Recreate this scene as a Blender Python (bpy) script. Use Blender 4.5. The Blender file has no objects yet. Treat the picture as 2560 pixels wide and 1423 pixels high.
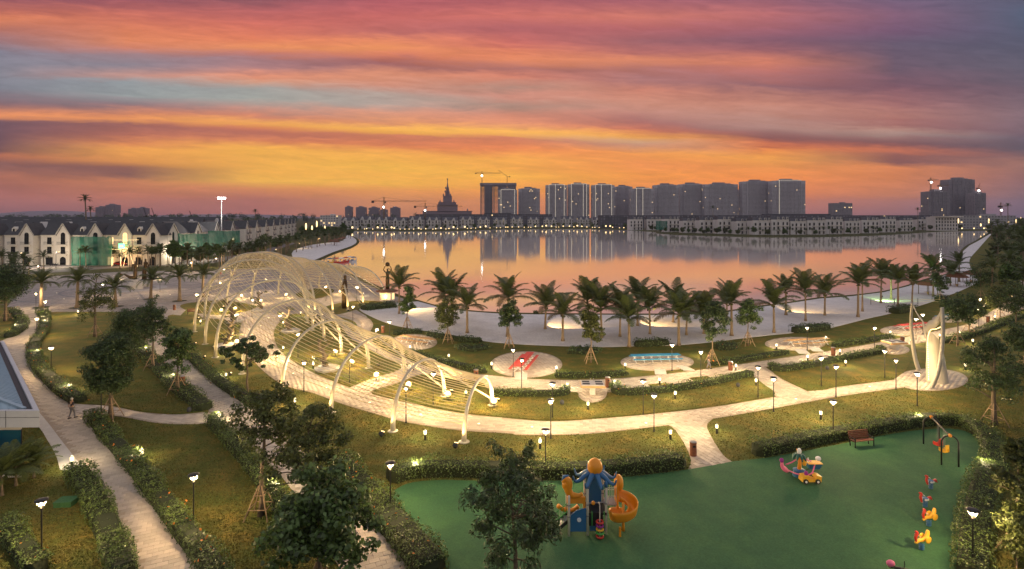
import bpy, math, random
import numpy as np
from mathutils import Vector, Matrix, geometry

# ------------------------------------------------------------------ camera, sky, exposure
F, H, HZ = 1400.0, 17.0, 540.0           # focal length in photo pixels, eye height in metres, horizon row
sc = bpy.context.scene
col = sc.collection
cam = bpy.data.objects.new('camera', bpy.data.cameras.new('camera'))
col.objects.link(cam)
cam.location = (0, 0, H)
cam.rotation_euler = (math.pi / 2, 0, 0)
cam.data.sensor_width = 36
cam.data.lens = F * 36 / 2560
cam.data.shift_y = -(711.5 - HZ) / 2560
cam.data.clip_end = 30000
cam.data.clip_start = 0.5
sc.camera = cam
sc.view_settings.view_transform = 'Standard'
sc.view_settings.look = 'None'
sc.view_settings.exposure = 0.14
sc.view_settings.gamma = 1.0
sc.view_settings.use_curve_mapping = False
sc.render.engine = 'CYCLES'
cy = sc.cycles
cy.use_denoising = True
try: cy.denoiser = 'OPENIMAGEDENOISE'
except Exception: pass
cy.use_light_tree = True
cy.max_bounces = 5; cy.diffuse_bounces = 3; cy.glossy_bounces = 3
cy.transmission_bounces = 3; cy.transparent_max_bounces = 8; cy.volume_bounces = 0
cy.sample_clamp_indirect = 3.0; cy.sample_clamp_direct = 0
cy.caustics_reflective = False; cy.caustics_refractive = False
R = math.radians
HAZE = .00008

def lin(c):
    return tuple(((v / 255) / 12.92 if v / 255 <= .04045 else ((v / 255 + .055) / 1.055) ** 2.4) for v in c)

world = bpy.data.worlds.new('World'); sc.world = world
world.use_nodes = True
WT = world.node_tree; WT.nodes.clear()
def wn(t, **kw):
    n = WT.nodes.new(t)
    for k, v in kw.items(): setattr(n, k, v)
    return n
def wmath(op, a, b=None, c=None, clamp=False):
    n = wn('ShaderNodeMath', operation=op); n.use_clamp = clamp
    for i, v in enumerate((a, b, c)):
        if v is None: continue
        if isinstance(v, (int, float)): n.inputs[i].default_value = v
        else: WT.links.new(v, n.inputs[i])
    return n.outputs[0]
tc = wn('ShaderNodeTexCoord')
sep = wn('ShaderNodeSeparateXYZ'); WT.links.new(tc.outputs['Generated'], sep.inputs[0])
X, Y, Z = sep.outputs
az = wmath('ARCTAN2', X, Y)                                  # 0 = straight ahead, right positive
rad = wmath('SQRT', wmath('ADD', wmath('MULTIPLY', X, X), wmath('MULTIPLY', Y, Y)))
tel = wmath('DIVIDE', wmath('ABSOLUTE', Z), wmath('MAXIMUM', rad, .02))
caz = wmath('MAXIMUM', wmath('COSINE', az), .6)
ypx = wmath('SUBTRACT', 540, wmath('MULTIPLY', wmath('DIVIDE', tel, caz), 1400))   # cloud height coordinate
xn = wmath('MULTIPLY', wmath('DIVIDE', wmath('SINE', az), caz), 1400)
# streaky cloud noise, much longer than high, tilted like the cloud bands
comb = wn('ShaderNodeCombineXYZ')
tilt = wmath('ADD', ypx, wmath('MULTIPLY', xn, -.05))
WT.links.new(wmath('MULTIPLY', xn, .0026), comb.inputs[0]); WT.links.new(wmath('MULTIPLY', tilt, .021), comb.inputs[1])
n1 = wn('ShaderNodeTexNoise'); n1.inputs['Scale'].default_value = 1.0; n1.inputs['Detail'].default_value = 7; n1.inputs['Roughness'].default_value = .62; n1.inputs['Distortion'].default_value = 1.1
WT.links.new(comb.outputs[0], n1.inputs['Vector'])
comb2 = wn('ShaderNodeCombineXYZ')
WT.links.new(wmath('MULTIPLY', xn, .011), comb2.inputs[0]); WT.links.new(wmath('MULTIPLY', tilt, .075), comb2.inputs[1]); comb2.inputs[2].default_value = 7.3
n2 = wn('ShaderNodeTexNoise'); n2.inputs['Scale'].default_value = 1.0; n2.inputs['Detail'].default_value = 9; n2.inputs['Roughness'].default_value = .6; n2.inputs['Distortion'].default_value = .8
WT.links.new(comb2.outputs[0], n2.inputs['Vector'])
nv1 = wmath('SUBTRACT', n1.outputs[0], .5); nv2 = wmath('SUBTRACT', n2.outputs[0], .5)
# shear so that one band keeps one row in every column
xs = wmath('MINIMUM', wmath('MAXIMUM', wmath('ADD', xn, 1280), 0), 2560)
band = wmath('MULTIPLY', wmath('SUBTRACT', ypx, 150), 1 / 170., clamp=True)
lowb = wmath('SUBTRACT', 1, wmath('MULTIPLY', wmath('SUBTRACT', ypx, 420), 1 / 80., clamp=True))
shear = wmath('MULTIPLY', wmath('MULTIPLY', xs, .033), wmath('MULTIPLY', band, lowb))
yw = wmath('SUBTRACT', ypx, shear)
yw = wmath('ADD', yw, wmath('ADD', wmath('MULTIPLY', nv1, 34), wmath('MULTIPLY', nv2, 14)))
fac = wmath('MULTIPLY', wmath('ADD', yw, 900), 1 / 1500., clamp=True)
SKY = {
 0: [(0,140,78,92),(28,182,98,84),(46,206,116,82),(72,172,104,94),(100,150,110,118),(128,124,120,140),(180,130,126,142),(222,120,120,136),(258,126,96,106),(281,216,130,88),(292,222,134,82),(302,108,78,92),(350,110,76,86),(378,124,80,76),(389,172,98,72),(410,126,82,80),(440,168,98,76),(470,162,92,80),(505,172,94,84),(540,134,80,90)],
 320: [(0,146,78,92),(40,188,98,86),(75,206,114,82),(104,208,120,84),(120,196,118,100),(137,148,118,128),(162,132,122,138),(186,188,138,132),(199,138,142,152),(235,142,146,152),(258,130,106,116),(276,202,122,88),(289,220,136,78),(301,148,90,86),(326,170,98,82),(346,216,128,72),(365,226,148,62),(392,212,134,62),(408,134,84,76),(428,132,86,78),(448,188,112,72),(500,188,104,76),(540,146,84,88)],
 640: [(0,132,78,92),(30,172,88,92),(60,196,98,88),(100,212,114,82),(120,216,128,82),(135,182,108,98),(150,152,112,122),(168,168,118,122),(183,216,134,108),(196,200,142,122),(212,152,150,152),(238,152,152,152),(258,182,132,122),(272,202,122,96),(287,232,158,68),(297,202,112,78),(310,172,98,86),(330,206,118,76),(350,230,162,58),(380,226,158,58),(420,230,162,54),(440,232,168,54),(465,212,128,72),(498,178,98,78),(540,172,94,86)],
 960: [(0,166,82,96),(40,186,92,92),(80,182,98,96),(104,216,124,86),(122,220,132,82),(140,202,112,86),(152,152,88,88),(162,148,92,96),(180,202,128,102),(205,196,132,116),(222,166,146,142),(242,170,150,146),(258,202,138,118),(278,216,138,92),(290,236,168,68),(299,226,152,62),(308,190,108,82),(330,212,118,72),(350,232,158,62),(385,236,172,54),(415,232,162,54),(444,236,168,48),(468,226,142,62),(500,216,132,68),(540,192,118,78)],
 1280: [(0,166,86,96),(40,196,102,96),(70,166,88,96),(110,192,98,92),(130,212,118,86),(150,216,124,88),(166,166,102,98),(182,202,118,98),(202,168,126,116),(216,202,132,118),(232,168,132,122),(246,202,128,108),(270,216,134,102),(288,238,170,72),(297,230,160,72),(306,196,112,82),(330,222,122,68),(358,236,158,58),(380,230,152,54),(410,240,168,48),(455,236,148,48),(500,226,132,58),(540,206,118,68)],
 1600: [(0,156,86,102),(40,196,108,98),(70,172,92,98),(100,152,92,102),(130,172,98,98),(150,206,122,92),(166,166,102,98),(182,162,108,112),(202,192,118,102),(222,192,128,112),(240,186,128,118),(258,156,98,98),(273,196,108,82),(288,232,154,64),(300,202,152,118),(310,186,132,112),(330,230,142,62),(360,226,132,62),(395,236,142,48),(455,230,132,48),(500,222,122,56),(540,206,112,68)],
 1920: [(0,140,86,106),(40,172,96,102),(80,146,88,106),(100,126,82,102),(125,146,88,98),(155,196,112,92),(172,176,102,98),(190,136,92,102),(203,166,108,102),(222,186,122,108),(240,176,126,118),(254,170,126,122),(264,150,102,102),(278,134,82,82),(294,190,98,68),(308,226,128,58),(326,236,152,58),(350,226,136,58),(400,236,132,48),(470,222,118,54),(510,196,106,74),(540,170,98,92)],
 2240: [(0,106,86,116),(40,122,86,112),(75,112,82,112),(110,96,82,106),(160,102,82,102),(186,122,82,98),(210,152,98,102),(228,170,112,106),(240,150,92,92),(254,170,126,118),(264,156,126,122),(272,144,102,102),(286,118,76,82),(296,166,92,76),(303,192,102,72),(312,140,84,78),(330,128,80,80),(345,206,118,68),(385,206,118,68),(470,200,116,78),(500,182,108,92),(540,142,92,102)],
 2560: [(0,86,86,112),(40,78,86,112),(100,82,82,106),(160,92,86,106),(190,106,86,102),(220,126,100,112),(246,116,92,106),(262,102,86,102),(285,96,82,96),(305,118,86,92),(325,148,100,92),(380,142,96,96),(480,132,96,106),(540,106,86,112)],
}
TOP = (170, 165, 180)  # overhead sky out of view, lightened to raise the ambient light
prev = None
for xc in sorted(SKY):
    cr = wn('ShaderNodeValToRGB'); cr.color_ramp.interpolation = 'EASE' if False else 'LINEAR'
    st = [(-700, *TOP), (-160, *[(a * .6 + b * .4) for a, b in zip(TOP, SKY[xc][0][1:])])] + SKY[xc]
    el = cr.color_ramp.elements
    while len(el) < len(st): el.new(.5)
    for i, s in enumerate(st):
        el[i].position = (s[0] + 900) / 1500.; 
    for i, s in enumerate(st):
        el[i].color = (*lin(s[1:]), 1)
    WT.links.new(fac, cr.inputs[0])
    if prev is None: prev = cr.outputs[0]; px_ = xc; continue
    a0, a1 = math.atan((px_ - 1280) / 1400), math.atan((xc - 1280) / 1400)
    mr = wn('ShaderNodeMapRange'); mr.inputs[1].default_value = a0; mr.inputs[2].default_value = a1
    WT.links.new(az, mr.inputs[0])
    mx = wn('ShaderNodeMixRGB'); WT.links.new(mr.outputs[0], mx.inputs[0]); WT.links.new(prev, mx.inputs[1]); WT.links.new(cr.outputs[0], mx.inputs[2])
    prev = mx.outputs[0]; px_ = xc
# the sky behind the viewer: pale, brightened to light the land, the same on both sides
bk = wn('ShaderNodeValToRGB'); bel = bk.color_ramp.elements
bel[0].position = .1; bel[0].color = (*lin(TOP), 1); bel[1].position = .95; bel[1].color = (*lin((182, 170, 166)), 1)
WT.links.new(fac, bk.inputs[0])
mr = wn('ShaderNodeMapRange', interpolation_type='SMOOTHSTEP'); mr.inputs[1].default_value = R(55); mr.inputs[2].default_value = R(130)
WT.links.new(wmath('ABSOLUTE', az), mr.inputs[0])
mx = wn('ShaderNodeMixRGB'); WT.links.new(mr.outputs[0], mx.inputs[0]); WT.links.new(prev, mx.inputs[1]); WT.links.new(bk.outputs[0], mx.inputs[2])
# brightness streaks inside the clouds
gain = wmath('ADD', 1.0, wmath('ADD', wmath('MULTIPLY', nv2, .48), wmath('MULTIPLY', nv1, .35)))
hs = wn('ShaderNodeHueSaturation'); hs.inputs['Saturation'].default_value = .96; hs.inputs['Value'].default_value = 1.04; WT.links.new(mx.outputs[0], hs.inputs['Color'])
tn = wn('ShaderNodeVectorMath', operation='MULTIPLY'); WT.links.new(hs.outputs[0], tn.inputs[0]); tn.inputs[1].default_value = (1.03, 1.05, .96)
vm = wn('ShaderNodeVectorMath', operation='SCALE'); WT.links.new(tn.outputs[0], vm.inputs[0]); WT.links.new(gain, vm.inputs['Scale'])
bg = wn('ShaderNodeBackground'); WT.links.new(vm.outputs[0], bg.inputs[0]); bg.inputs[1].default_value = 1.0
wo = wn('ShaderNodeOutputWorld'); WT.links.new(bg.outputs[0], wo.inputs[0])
world.cycles.sampling_method = 'MANUAL'; world.cycles.sample_map_resolution = 512
# ------------------------------------------------------------------ helpers
def G(px, py, z=0.0):                       # ground point seen at a photo pixel -> metres
    d = F * (H - z) / (py - HZ)
    return Vector(((px - 1280) / F * d, d, z))
def D(px, d, z=0.0):
    return Vector(((px - 1280) / F * d, d, z))
def zat(py, d): return H - (py - HZ) * d / F
def mpp(d): return d / F                     # metres per photo pixel at distance d

MATS = {}; PAVED = []; LAWNS = []
def mat(name, c, rough=.7, c2=None, scale=3.0, bump=0.0, bscale=None, metal=0.0, emit=None, estr=0.0,
        island=0.0, trans=0.0, spec=.4, detail=6, c3=None, alpha=1.0, objrand=0.0, bdist=.02, fine=0.0, fscale=14.0):
    m = bpy.data.materials.new(name); m.use_nodes = True
    nt = m.node_tree; b = nt.nodes['Principled BSDF']; L = nt.links
    b.inputs['Roughness'].default_value = rough; b.inputs['Metallic'].default_value = metal
    b.inputs['Specular IOR Level'].default_value = spec
    b.inputs['Base Color'].default_value = (*c, 1); b.inputs['Alpha'].default_value = alpha
    tcn = nt.nodes.new('ShaderNodeTexCoord'); vec = tcn.outputs['Object']
    out = None
    if c2 is not None:
        n = nt.nodes.new('ShaderNodeTexNoise'); n.inputs['Scale'].default_value = scale; n.inputs['Detail'].default_value = detail; n.inputs['Roughness'].default_value = .65
        L.new(vec, n.inputs['Vector'])
        r = nt.nodes.new('ShaderNodeValToRGB'); e = r.color_ramp.elements
        e[0].position = .34; e[0].color = (*c, 1); e[1].position = .66; e[1].color = (*c2, 1)
        if c3 is not None:
            x = e.new(.5); x.color = (*c3, 1)
        L.new(n.outputs[0], r.inputs[0]); out = r.outputs[0]
    if fine:                                              # small-scale mottling: blades, grains, specks
        n = nt.nodes.new('ShaderNodeTexNoise'); n.inputs['Scale'].default_value = fscale; n.inputs['Detail'].default_value = 8; n.inputs['Roughness'].default_value = .75
        L.new(vec, n.inputs['Vector'])
        mr_ = nt.nodes.new('ShaderNodeMapRange'); mr_.inputs[1].default_value = .3; mr_.inputs[2].default_value = .7; mr_.inputs[3].default_value = 1 - fine; mr_.inputs[4].default_value = 1 + fine
        L.new(n.outputs[0], mr_.inputs[0])
        sc_ = nt.nodes.new('ShaderNodeVectorMath'); sc_.operation = 'SCALE'
        if out is None: sc_.inputs[0].default_value = c
        else: L.new(out, sc_.inputs[0])
        L.new(mr_.outputs[0], sc_.inputs['Scale']); out = sc_.outputs[0]
    if island or objrand:
        g = nt.nodes.new('ShaderNodeNewGeometry'); o = nt.nodes.new('ShaderNodeObjectInfo')
        a = nt.nodes.new('ShaderNodeMath'); a.operation = 'ADD'; L.new(g.outputs['Random Per Island'], a.inputs[0]); L.new(o.outputs['Random'], a.inputs[1])
        fr = nt.nodes.new('ShaderNodeMath'); fr.operation = 'FRACT'; L.new(a.outputs[0], fr.inputs[0])
        mr_ = nt.nodes.new('ShaderNodeMapRange'); amt = max(island, objrand)
        mr_.inputs[3].default_value = 1 - amt; mr_.inputs[4].default_value = 1 + amt
        L.new(fr.outputs[0], mr_.inputs[0])
        sc_ = nt.nodes.new('ShaderNodeVectorMath'); sc_.operation = 'SCALE'
        if out is None: sc_.inputs[0].default_value = c
        else: L.new(out, sc_.inputs[0])
        L.new(mr_.outputs[0], sc_.inputs['Scale']); out = sc_.outputs[0]
    if out is not None: L.new(out, b.inputs['Base Color'])
    if bump:
        n = nt.nodes.new('ShaderNodeTexNoise'); n.inputs['Scale'].default_value = bscale or scale * 4; n.inputs['Detail'].default_value = 5
        L.new(vec, n.inputs['Vector'])
        bp = nt.nodes.new('ShaderNodeBump'); bp.inputs['Strength'].default_value = bump; bp.inputs['Distance'].default_value = bdist
        L.new(n.outputs[0], bp.inputs['Height']); L.new(bp.outputs[0], b.inputs['Normal'])
    if trans:                                             # thin leaves let light through
        t = nt.nodes.new('ShaderNodeBsdfTranslucent'); ms = nt.nodes.new('ShaderNodeMixShader'); ms.inputs[0].default_value = trans
        if out is not None: L.new(out, t.inputs[0])
        else: t.inputs[0].default_value = (*c, 1)
        o_ = nt.nodes['Material Output']; L.new(b.outputs[0], ms.inputs[1]); L.new(t.outputs[0], ms.inputs[2]); L.new(ms.outputs[0], o_.inputs[0])
    if emit:
        b.inputs['Emission Color'].default_value = (*emit, 1); b.inputs['Emission Strength'].default_value = estr
        m.cycles.emission_sampling = 'NONE'
    MATS[name] = m
    return m

class MB:
    def __init__(s): s.v = []; s.f = []
    def add(s, vs, fs):
        o = len(s.v); s.v += [tuple(v) for v in vs]; s.f += [tuple(i + o for i in f) for f in fs]; return s
    def box(s, c, d, rz=0.0, M=None):
        x, y, z = d[0] / 2, d[1] / 2, d[2] / 2
        vs = [Vector((i * x, j * y, k * z)) for k in (-1, 1) for j in (-1, 1) for i in (-1, 1)]
        m = M if M is not None else Matrix.Rotation(rz, 3, 'Z')
        vs = [m @ v + Vector(c) for v in vs]
        return s.add(vs, [(0, 2, 3, 1), (4, 5, 7, 6), (0, 1, 5, 4), (2, 6, 7, 3), (0, 4, 6, 2), (1, 3, 7, 5)])
    def bar(s, a, b, w, h=None):                            # square bar between two points
        a, b = Vector(a), Vector(b); d = b - a
        q = d.to_track_quat('Z', 'Y').to_matrix()
        return s.box((a + b) / 2, (w, h or w, d.length), M=q)
    def tube(s, pts, r, n=8, closed=False, cap=True):
        pts = [Vector(p) for p in pts]; N = len(pts)
        rs = r if isinstance(r, (list, tuple)) else [r] * N
        o = len(s.v); up = Vector((0, 0, 1)); px = None
        for i, p in enumerate(pts):
            a = pts[(i - 1) % N] if (closed or i > 0) else p
            b = pts[(i + 1) % N] if (closed or i < N - 1) else p
            t = (b - a)
            t = t.normalized() if t.length > 1e-9 else Vector((0, 0, 1))
            if px is None:
                x = t.cross(up)
                if x.length < .05: x = t.cross(Vector((0, 1, 0)))
            else:
                x = px - t * px.dot(t)
                if x.length < 1e-4: x = t.cross(up)
            x.normalize(); y = t.cross(x); px = x
            for k in range(n):
                q = 2 * math.pi * k / n
                s.v.append(tuple(p + (x * math.cos(q) + y * math.sin(q)) * rs[i]))
        for i in range(N if closed else N - 1):
            j = (i + 1) % N
            for k in range(n):
                l = (k + 1) % n
                s.f.append((o + i * n + k, o + i * n + l, o + j * n + l, o + j * n + k))
        if cap and not closed:
            s.f.append(tuple(o + k for k in range(n))[::-1]); s.f.append(tuple(o + (N - 1) * n + k for k in range(n)))
        return s
    def lathe(s, prof, c=(0, 0, 0), n=16, sx=1.0, sy=1.0):
        o = len(s.v); c = Vector(c)
        for r_, z in prof:
            for k in range(n):
                q = 2 * math.pi * k / n
                s.v.append((c.x + r_ * sx * math.cos(q), c.y + r_ * sy * math.sin(q), c.z + z))
        for i in range(len(prof) - 1):
            for k in range(n):
                l = (k + 1) % n
                s.f.append((o + i * n + k, o + i * n + l, o + (i + 1) * n + l, o + (i + 1) * n + k))
        s.f.append(tuple(o + k for k in range(n))[::-1]); s.f.append(tuple(o + (len(prof) - 1) * n + k for k in range(n)))
        return s
    def ball(s, c, r, n=12, m=8, M=None):
        r = r if isinstance(r, (tuple, list)) else (r, r, r); o = len(s.v); c = Vector(c)
        for i in range(m + 1):
            t = math.pi * i / m
            for k in range(n):
                q = 2 * math.pi * k / n
                v = Vector((r[0] * math.sin(t) * math.cos(q), r[1] * math.sin(t) * math.sin(q), r[2] * math.cos(t)))
                if M is not None: v = M @ v
                s.v.append(tuple(v + c))
        for i in range(m):
            for k in range(n):
                l = (k + 1) % n
                s.f.append((o + i * n + k, o + (i + 1) * n + k, o + (i + 1) * n + l, o + i * n + l))
        return s
    def prism(s, poly, a, b, axis='z', off=(0, 0, 0)):       # extrude a 2-D outline between a and b
        n = len(poly); O = Vector(off)
        def P(p, t): return O + (Vector((p[0], p[1], t)) if axis == 'z' else Vector((p[0], t, p[1])) if axis == 'y' else Vector((t, p[0], p[1])))
        vs = [P(p, a) for p in poly] + [P(p, b) for p in poly]
        return s.add(vs, [tuple(range(n))[::-1], tuple(range(n, 2 * n))] + [(i, (i + 1) % n, n + (i + 1) % n, n + i) for i in range(n)])
    def ribbon(s, pts, wid, th):                             # band along pts; wid = list of half-width vectors
        for i in range(len(pts)):
            pass
        vs = []; N = len(pts)
        for i, p in enumerate(pts):
            p = Vector(p); w = Vector(wid[i]); t = (Vector(pts[min(i + 1, N - 1)]) - Vector(pts[max(i - 1, 0)]))
            nrm = t.cross(w).normalized() * th / 2
            vs += [p - w - nrm, p + w - nrm, p + w + nrm, p - w + nrm]
        fs = []
        for i in range(N - 1):
            for k in range(4):
                l = (k + 1) % 4; fs.append((i * 4 + k, i * 4 + l, i * 4 + 4 + l, i * 4 + 4 + k))
        fs += [(3, 2, 1, 0), tuple((N - 1) * 4 + k for k in range(4))]
        return s.add(vs, fs)
    def mesh(s, name, smooth=False):
        me = bpy.data.meshes.new(name); me.from_pydata(s.v, [], s.f)
        if smooth: me.shade_smooth()
        me.update(); return me
    def build(s, name, m, parent=None, smooth=False, loc=None, rz=0.0):
        return put(name, s.mesh(name, smooth), m, parent, loc, rz)

def put(name, me, m=None, parent=None, loc=None, rz=0.0):
    o = bpy.data.objects.new(name, me); col.objects.link(o)
    if m is not None and me is not None and not me.materials: me.materials.append(MATS[m] if isinstance(m, str) else m)
    if loc is not None: o.location = loc
    if rz: o.rotation_euler = (0, 0, rz)
    if parent is not None: o.parent = parent
    return o
def np_mesh(name, V, Q):
    me = bpy.data.meshes.new(name); n = len(Q); k = Q.shape[1]
    me.vertices.add(len(V)); me.vertices.foreach_set('co', np.ascontiguousarray(V, dtype=np.float32).ravel())
    me.loops.add(n * k); me.loops.foreach_set('vertex_index', np.ascontiguousarray(Q, dtype=np.int32).ravel())
    me.polygons.add(n); me.polygons.foreach_set('loop_start', np.arange(0, n * k, k, dtype=np.int32))
    me.update(calc_edges=True); return me
def tag(o, label=None, cat=None, group=None, kind=None):
    if label: o['label'] = label
    if cat: o['category'] = cat
    if group: o['group'] = group
    if kind: o['kind'] = kind
    return o
def thing(name, label, cat, loc=(0, 0, 0), rz=0.0, group=None):
    o = bpy.data.objects.new(name, None); col.objects.link(o)
    o.location = loc; o.rotation_euler = (0, 0, rz); o.empty_display_size = .3
    return tag(o, label, cat, group)
def dup(root, loc, rz=0.0, s=1.0, label=None, group=None, cat=None):
    kids = {}
    for o in list(root.children): kids[o] = list(o.children)
    r = root.copy(); col.objects.link(r); r.location = loc; r.rotation_euler = (0, 0, rz)
    r.scale = s if isinstance(s, (tuple, list)) else (s, s, s)
    tag(r, label, cat, group)
    for k, g in kids.items():
        c = k.copy(); col.objects.link(c); c.parent = r
        for x in g:
            d = x.copy(); col.objects.link(d); d.parent = c
    return r
LIGHTS = {}
def light(kind, key, e, c, parent=None, loc=(0, 0, 0), r=.1, size=60, blend=.5, aim=None):
    if key not in LIGHTS:
        l = bpy.data.lights.new(key, kind); l.energy = e; l.color = c; l.shadow_soft_size = r
        if kind == 'SPOT': l.spot_size = R(size); l.spot_blend = blend
        LIGHTS[key] = l
    o = bpy.data.objects.new(key, LIGHTS[key]); col.objects.link(o); o.location = loc
    if aim is not None: o.rotation_euler = (Vector(aim) - Vector(loc)).to_track_quat('-Z', 'Y').to_euler()
    if parent is not None: o.parent = parent
    return o

def spline(pts, n=6, closed=False):                          # Catmull-Rom through points
    P = [Vector(p) for p in pts]; N = len(P); out = []
    for i in range(N if closed else N - 1):
        p0 = P[(i - 1) % N] if closed or i > 0 else P[i]; p1 = P[i]; p2 = P[(i + 1) % N]
        p3 = P[(i + 2) % N] if closed or i < N - 2 else p2
        for k in range(n):
            t = k / n
            out.append(.5 * ((2 * p1) + (p2 - p0) * t + (2 * p0 - 5 * p1 + 4 * p2 - p3) * t * t + (3 * p1 - p0 - 3 * p2 + p3) * t ** 3))
    if not closed: out.append(P[-1])
    return out
def gpoly(px, n=5, closed=True, smooth=True):
    P = [G(*p) for p in px]
    return [v.to_2d() for v in (spline(P, n, closed) if smooth else P)]
def area2(p): return sum(p[i][0] * p[(i + 1) % len(p)][1] - p[(i + 1) % len(p)][0] * p[i][1] for i in range(len(p)))
def slab(name, poly, z0, z1, m, parent=None):                # a sheet with real edges
    if m not in ('grass', 'lawn'): PAVED.append(poly)
    if m == 'lawn': LAWNS.append(poly)
    if area2(poly) < 0: poly = poly[::-1]
    n = len(poly); tri = geometry.tessellate_polygon([[Vector((p[0], p[1], 0)) for p in poly]])
    mb = MB(); mb.v = [(p[0], p[1], z1) for p in poly] + [(p[0], p[1], z0) for p in poly]
    for t in tri:
        a, b, c = [Vector(poly[i]) for i in t]
        mb.f.append(tuple(t) if (b - a).cross(c - a) > 0 else tuple(t)[::-1])
    mb.f += [(i, n + i, n + (i + 1) % n, (i + 1) % n) for i in range(n)]
    return mb.build(name, m, parent)
def struct(o, label=None): return tag(o, label, None, None, 'structure')
def inside(poly, X, Y):
    r = np.zeros(len(X), bool); n = len(poly)
    for i in range(n):
        x0, y0 = poly[i]; x1, y1 = poly[(i + 1) % n]
        c = (y0 > Y) != (y1 > Y)
        with np.errstate(divide='ignore', invalid='ignore'):
            r ^= c & (X < (x1 - x0) * (Y - y0) / (y1 - y0 + 1e-12) + x0)
    return r

# ------------------------------------------------------------------ materials
mat('grass', (.075, .100, .020), .9, (.175, .130, .030), .55, .9, 9, c3=(.11, .11, .025), spec=.15, bdist=.06, fine=.3, fscale=5)
mat('lawn', (.085, .110, .022), .9, (.200, .145, .032), .42, .9, 10, c3=(.125, .118, .027), spec=.15, bdist=.05, fine=.3, fscale=5)
mat('grass_blade', (.08, .108, .026), .8, (.175, .135, .038), .5, island=.45, trans=.2, spec=.2)
mat('meadow', (.05, .06, .02), .9, (.09, .085, .03), .02, spec=.1)
mat('sand', (.60, .58, .58), .9, (.74, .72, .72), .35, 1.0, 2.6, spec=.15, bdist=.16, fine=.12, fscale=3)
mat('paver', (.46, .39, .32), .8, (.54, .465, .385), .35, .3, 14, island=.15, spec=.3, fine=.06, fscale=2)
mat('grout', (.34, .28, .22), .9, (.42, .35, .28), .8, spec=.2)
mat('plaza', (.30, .275, .265), .8, (.42, .38, .35), .12, .2, 3, spec=.3, fine=.2, fscale=1.2)
mat('band', (.17, .165, .18), .8, (.22, .21, .22), .5)
mat('concrete', (.50, .48, .46), .85, (.60, .58, .56), 1.2, .3, 8)
mat('asphalt', (.10, .095, .10), .9, (.14, .13, .13), .3, .3, 10)
mat('rubber', (.036, .112, .046), .85, (.056, .145, .052), .5, .4, 22, c3=(.045, .128, .05), spec=.25, fine=.28, fscale=9)
mat('black_metal', (.012, .012, .013), .45, spec=.5)
mat('grey_metal', (.30, .30, .31), .45, metal=.6)
mat('white_steel', (.42, .385, .31), .45, (.47, .435, .36), 1.5, spec=.5)
mat('cable', (.70, .58, .34), .5)
mat('warm_bulb', (1, .9, .7), .5, emit=(1, .56, .18), estr=1.7)
mat('warm_glow', (1, .9, .7), .5, emit=(1, .66, .28), estr=2.4)
mat('white_bulb', (1, 1, 1), .5, emit=(1, .78, .42), estr=2.6)
mat('cool_bulb', (1, 1, 1), .5, emit=(1, .96, .92), estr=14)
mat('led', (1, .95, .8), .5, emit=(1, .86, .62), estr=.55)
mat('leaf', (.095, .155, .045), .42, island=.7, trans=.35, spec=.5)
mat('leaf_dark', (.060, .10, .034), .42, island=.7, trans=.3, spec=.5)
mat('leaf_olive', (.100, .122, .036), .45, island=.7, trans=.35, spec=.4)
mat('leaf_bright', (.085, .14, .03), .5, island=.45, trans=.3, spec=.4)
mat('hedge_leaf', (.095, .14, .034), .42, island=.75, trans=.25, spec=.4)
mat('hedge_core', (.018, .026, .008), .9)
mat('flower_orange', (.75, .22, .02), .6, island=.3)
mat('flower_red', (.55, .06, .02), .6, island=.3)
mat('frond', (.085, .112, .036), .5, island=.35, trans=.25, spec=.4)
mat('frond_dry', (.15, .11, .045), .7, island=.3, trans=.2)
mat('bark', (.11, .082, .058), .9, (.18, .14, .10), 6, .8, 14)
mat('bark_palm', (.17, .125, .085), .9, (.25, .19, .13), 5, .9, 16)
mat('stake', (.30, .20, .12), .8, (.38, .27, .17), 5)
mat('wood', (.42, .25, .11), .6, (.52, .33, .16), 4, .2, 12, island=.12)
mat('wood_dark', (.16, .055, .03), .55, (.21, .08, .04), 5, island=.15)
mat('paint_red', (.62, .07, .055), .5, island=.1)
mat('paint_blue', (.03, .26, .48), .5, island=.1)
mat('plaster', (.72, .66, .58), .85, (.80, .74, .66), .5, .15, 6)
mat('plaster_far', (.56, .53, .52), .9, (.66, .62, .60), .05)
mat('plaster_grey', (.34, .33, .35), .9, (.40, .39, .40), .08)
mat('trim', (.74, .68, .60), .8)
mat('slate', (.040, .042, .050), .7, (.062, .062, .070), 1.2, .4, 4)
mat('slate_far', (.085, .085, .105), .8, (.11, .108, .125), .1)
mat('glass_dark', (.012, .013, .016), .08, spec=.8)
mat('glass_lit', (.9, .6, .25), .4, emit=(1, .68, .32), estr=1.3)
mat('net_green', (.018, .125, .085), .85, (.025, .165, .11), .8, alpha=.78)
mat('bronze', (.075, .048, .026), .38, (.13, .085, .04), 4, metal=.75)
mat('stone', (.33, .32, .32), .9, (.44, .42, .41), 2, .8, 5)
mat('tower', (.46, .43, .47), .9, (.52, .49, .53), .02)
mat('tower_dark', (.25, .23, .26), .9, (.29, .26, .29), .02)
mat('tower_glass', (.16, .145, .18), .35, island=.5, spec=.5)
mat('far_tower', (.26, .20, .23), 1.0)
mat('crane', (.22, .13, .05), .7)
mat('crane_dark', (.06, .045, .05), .7)
mat('roof_blue', (.32, .44, .52), .5, (.38, .50, .58), 2, metal=.2)
mat('fascia', (.55, .56, .58), .5, (.60, .61, .62), 1.0)
mat('gutter', (.03, .034, .04), .6)
mat('blue_glass', (.012, .10, .16), .06, spec=.8)
mat('thatch', (.15, .065, .04), .95, (.22, .10, .06), 6, .9, 18)
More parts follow.
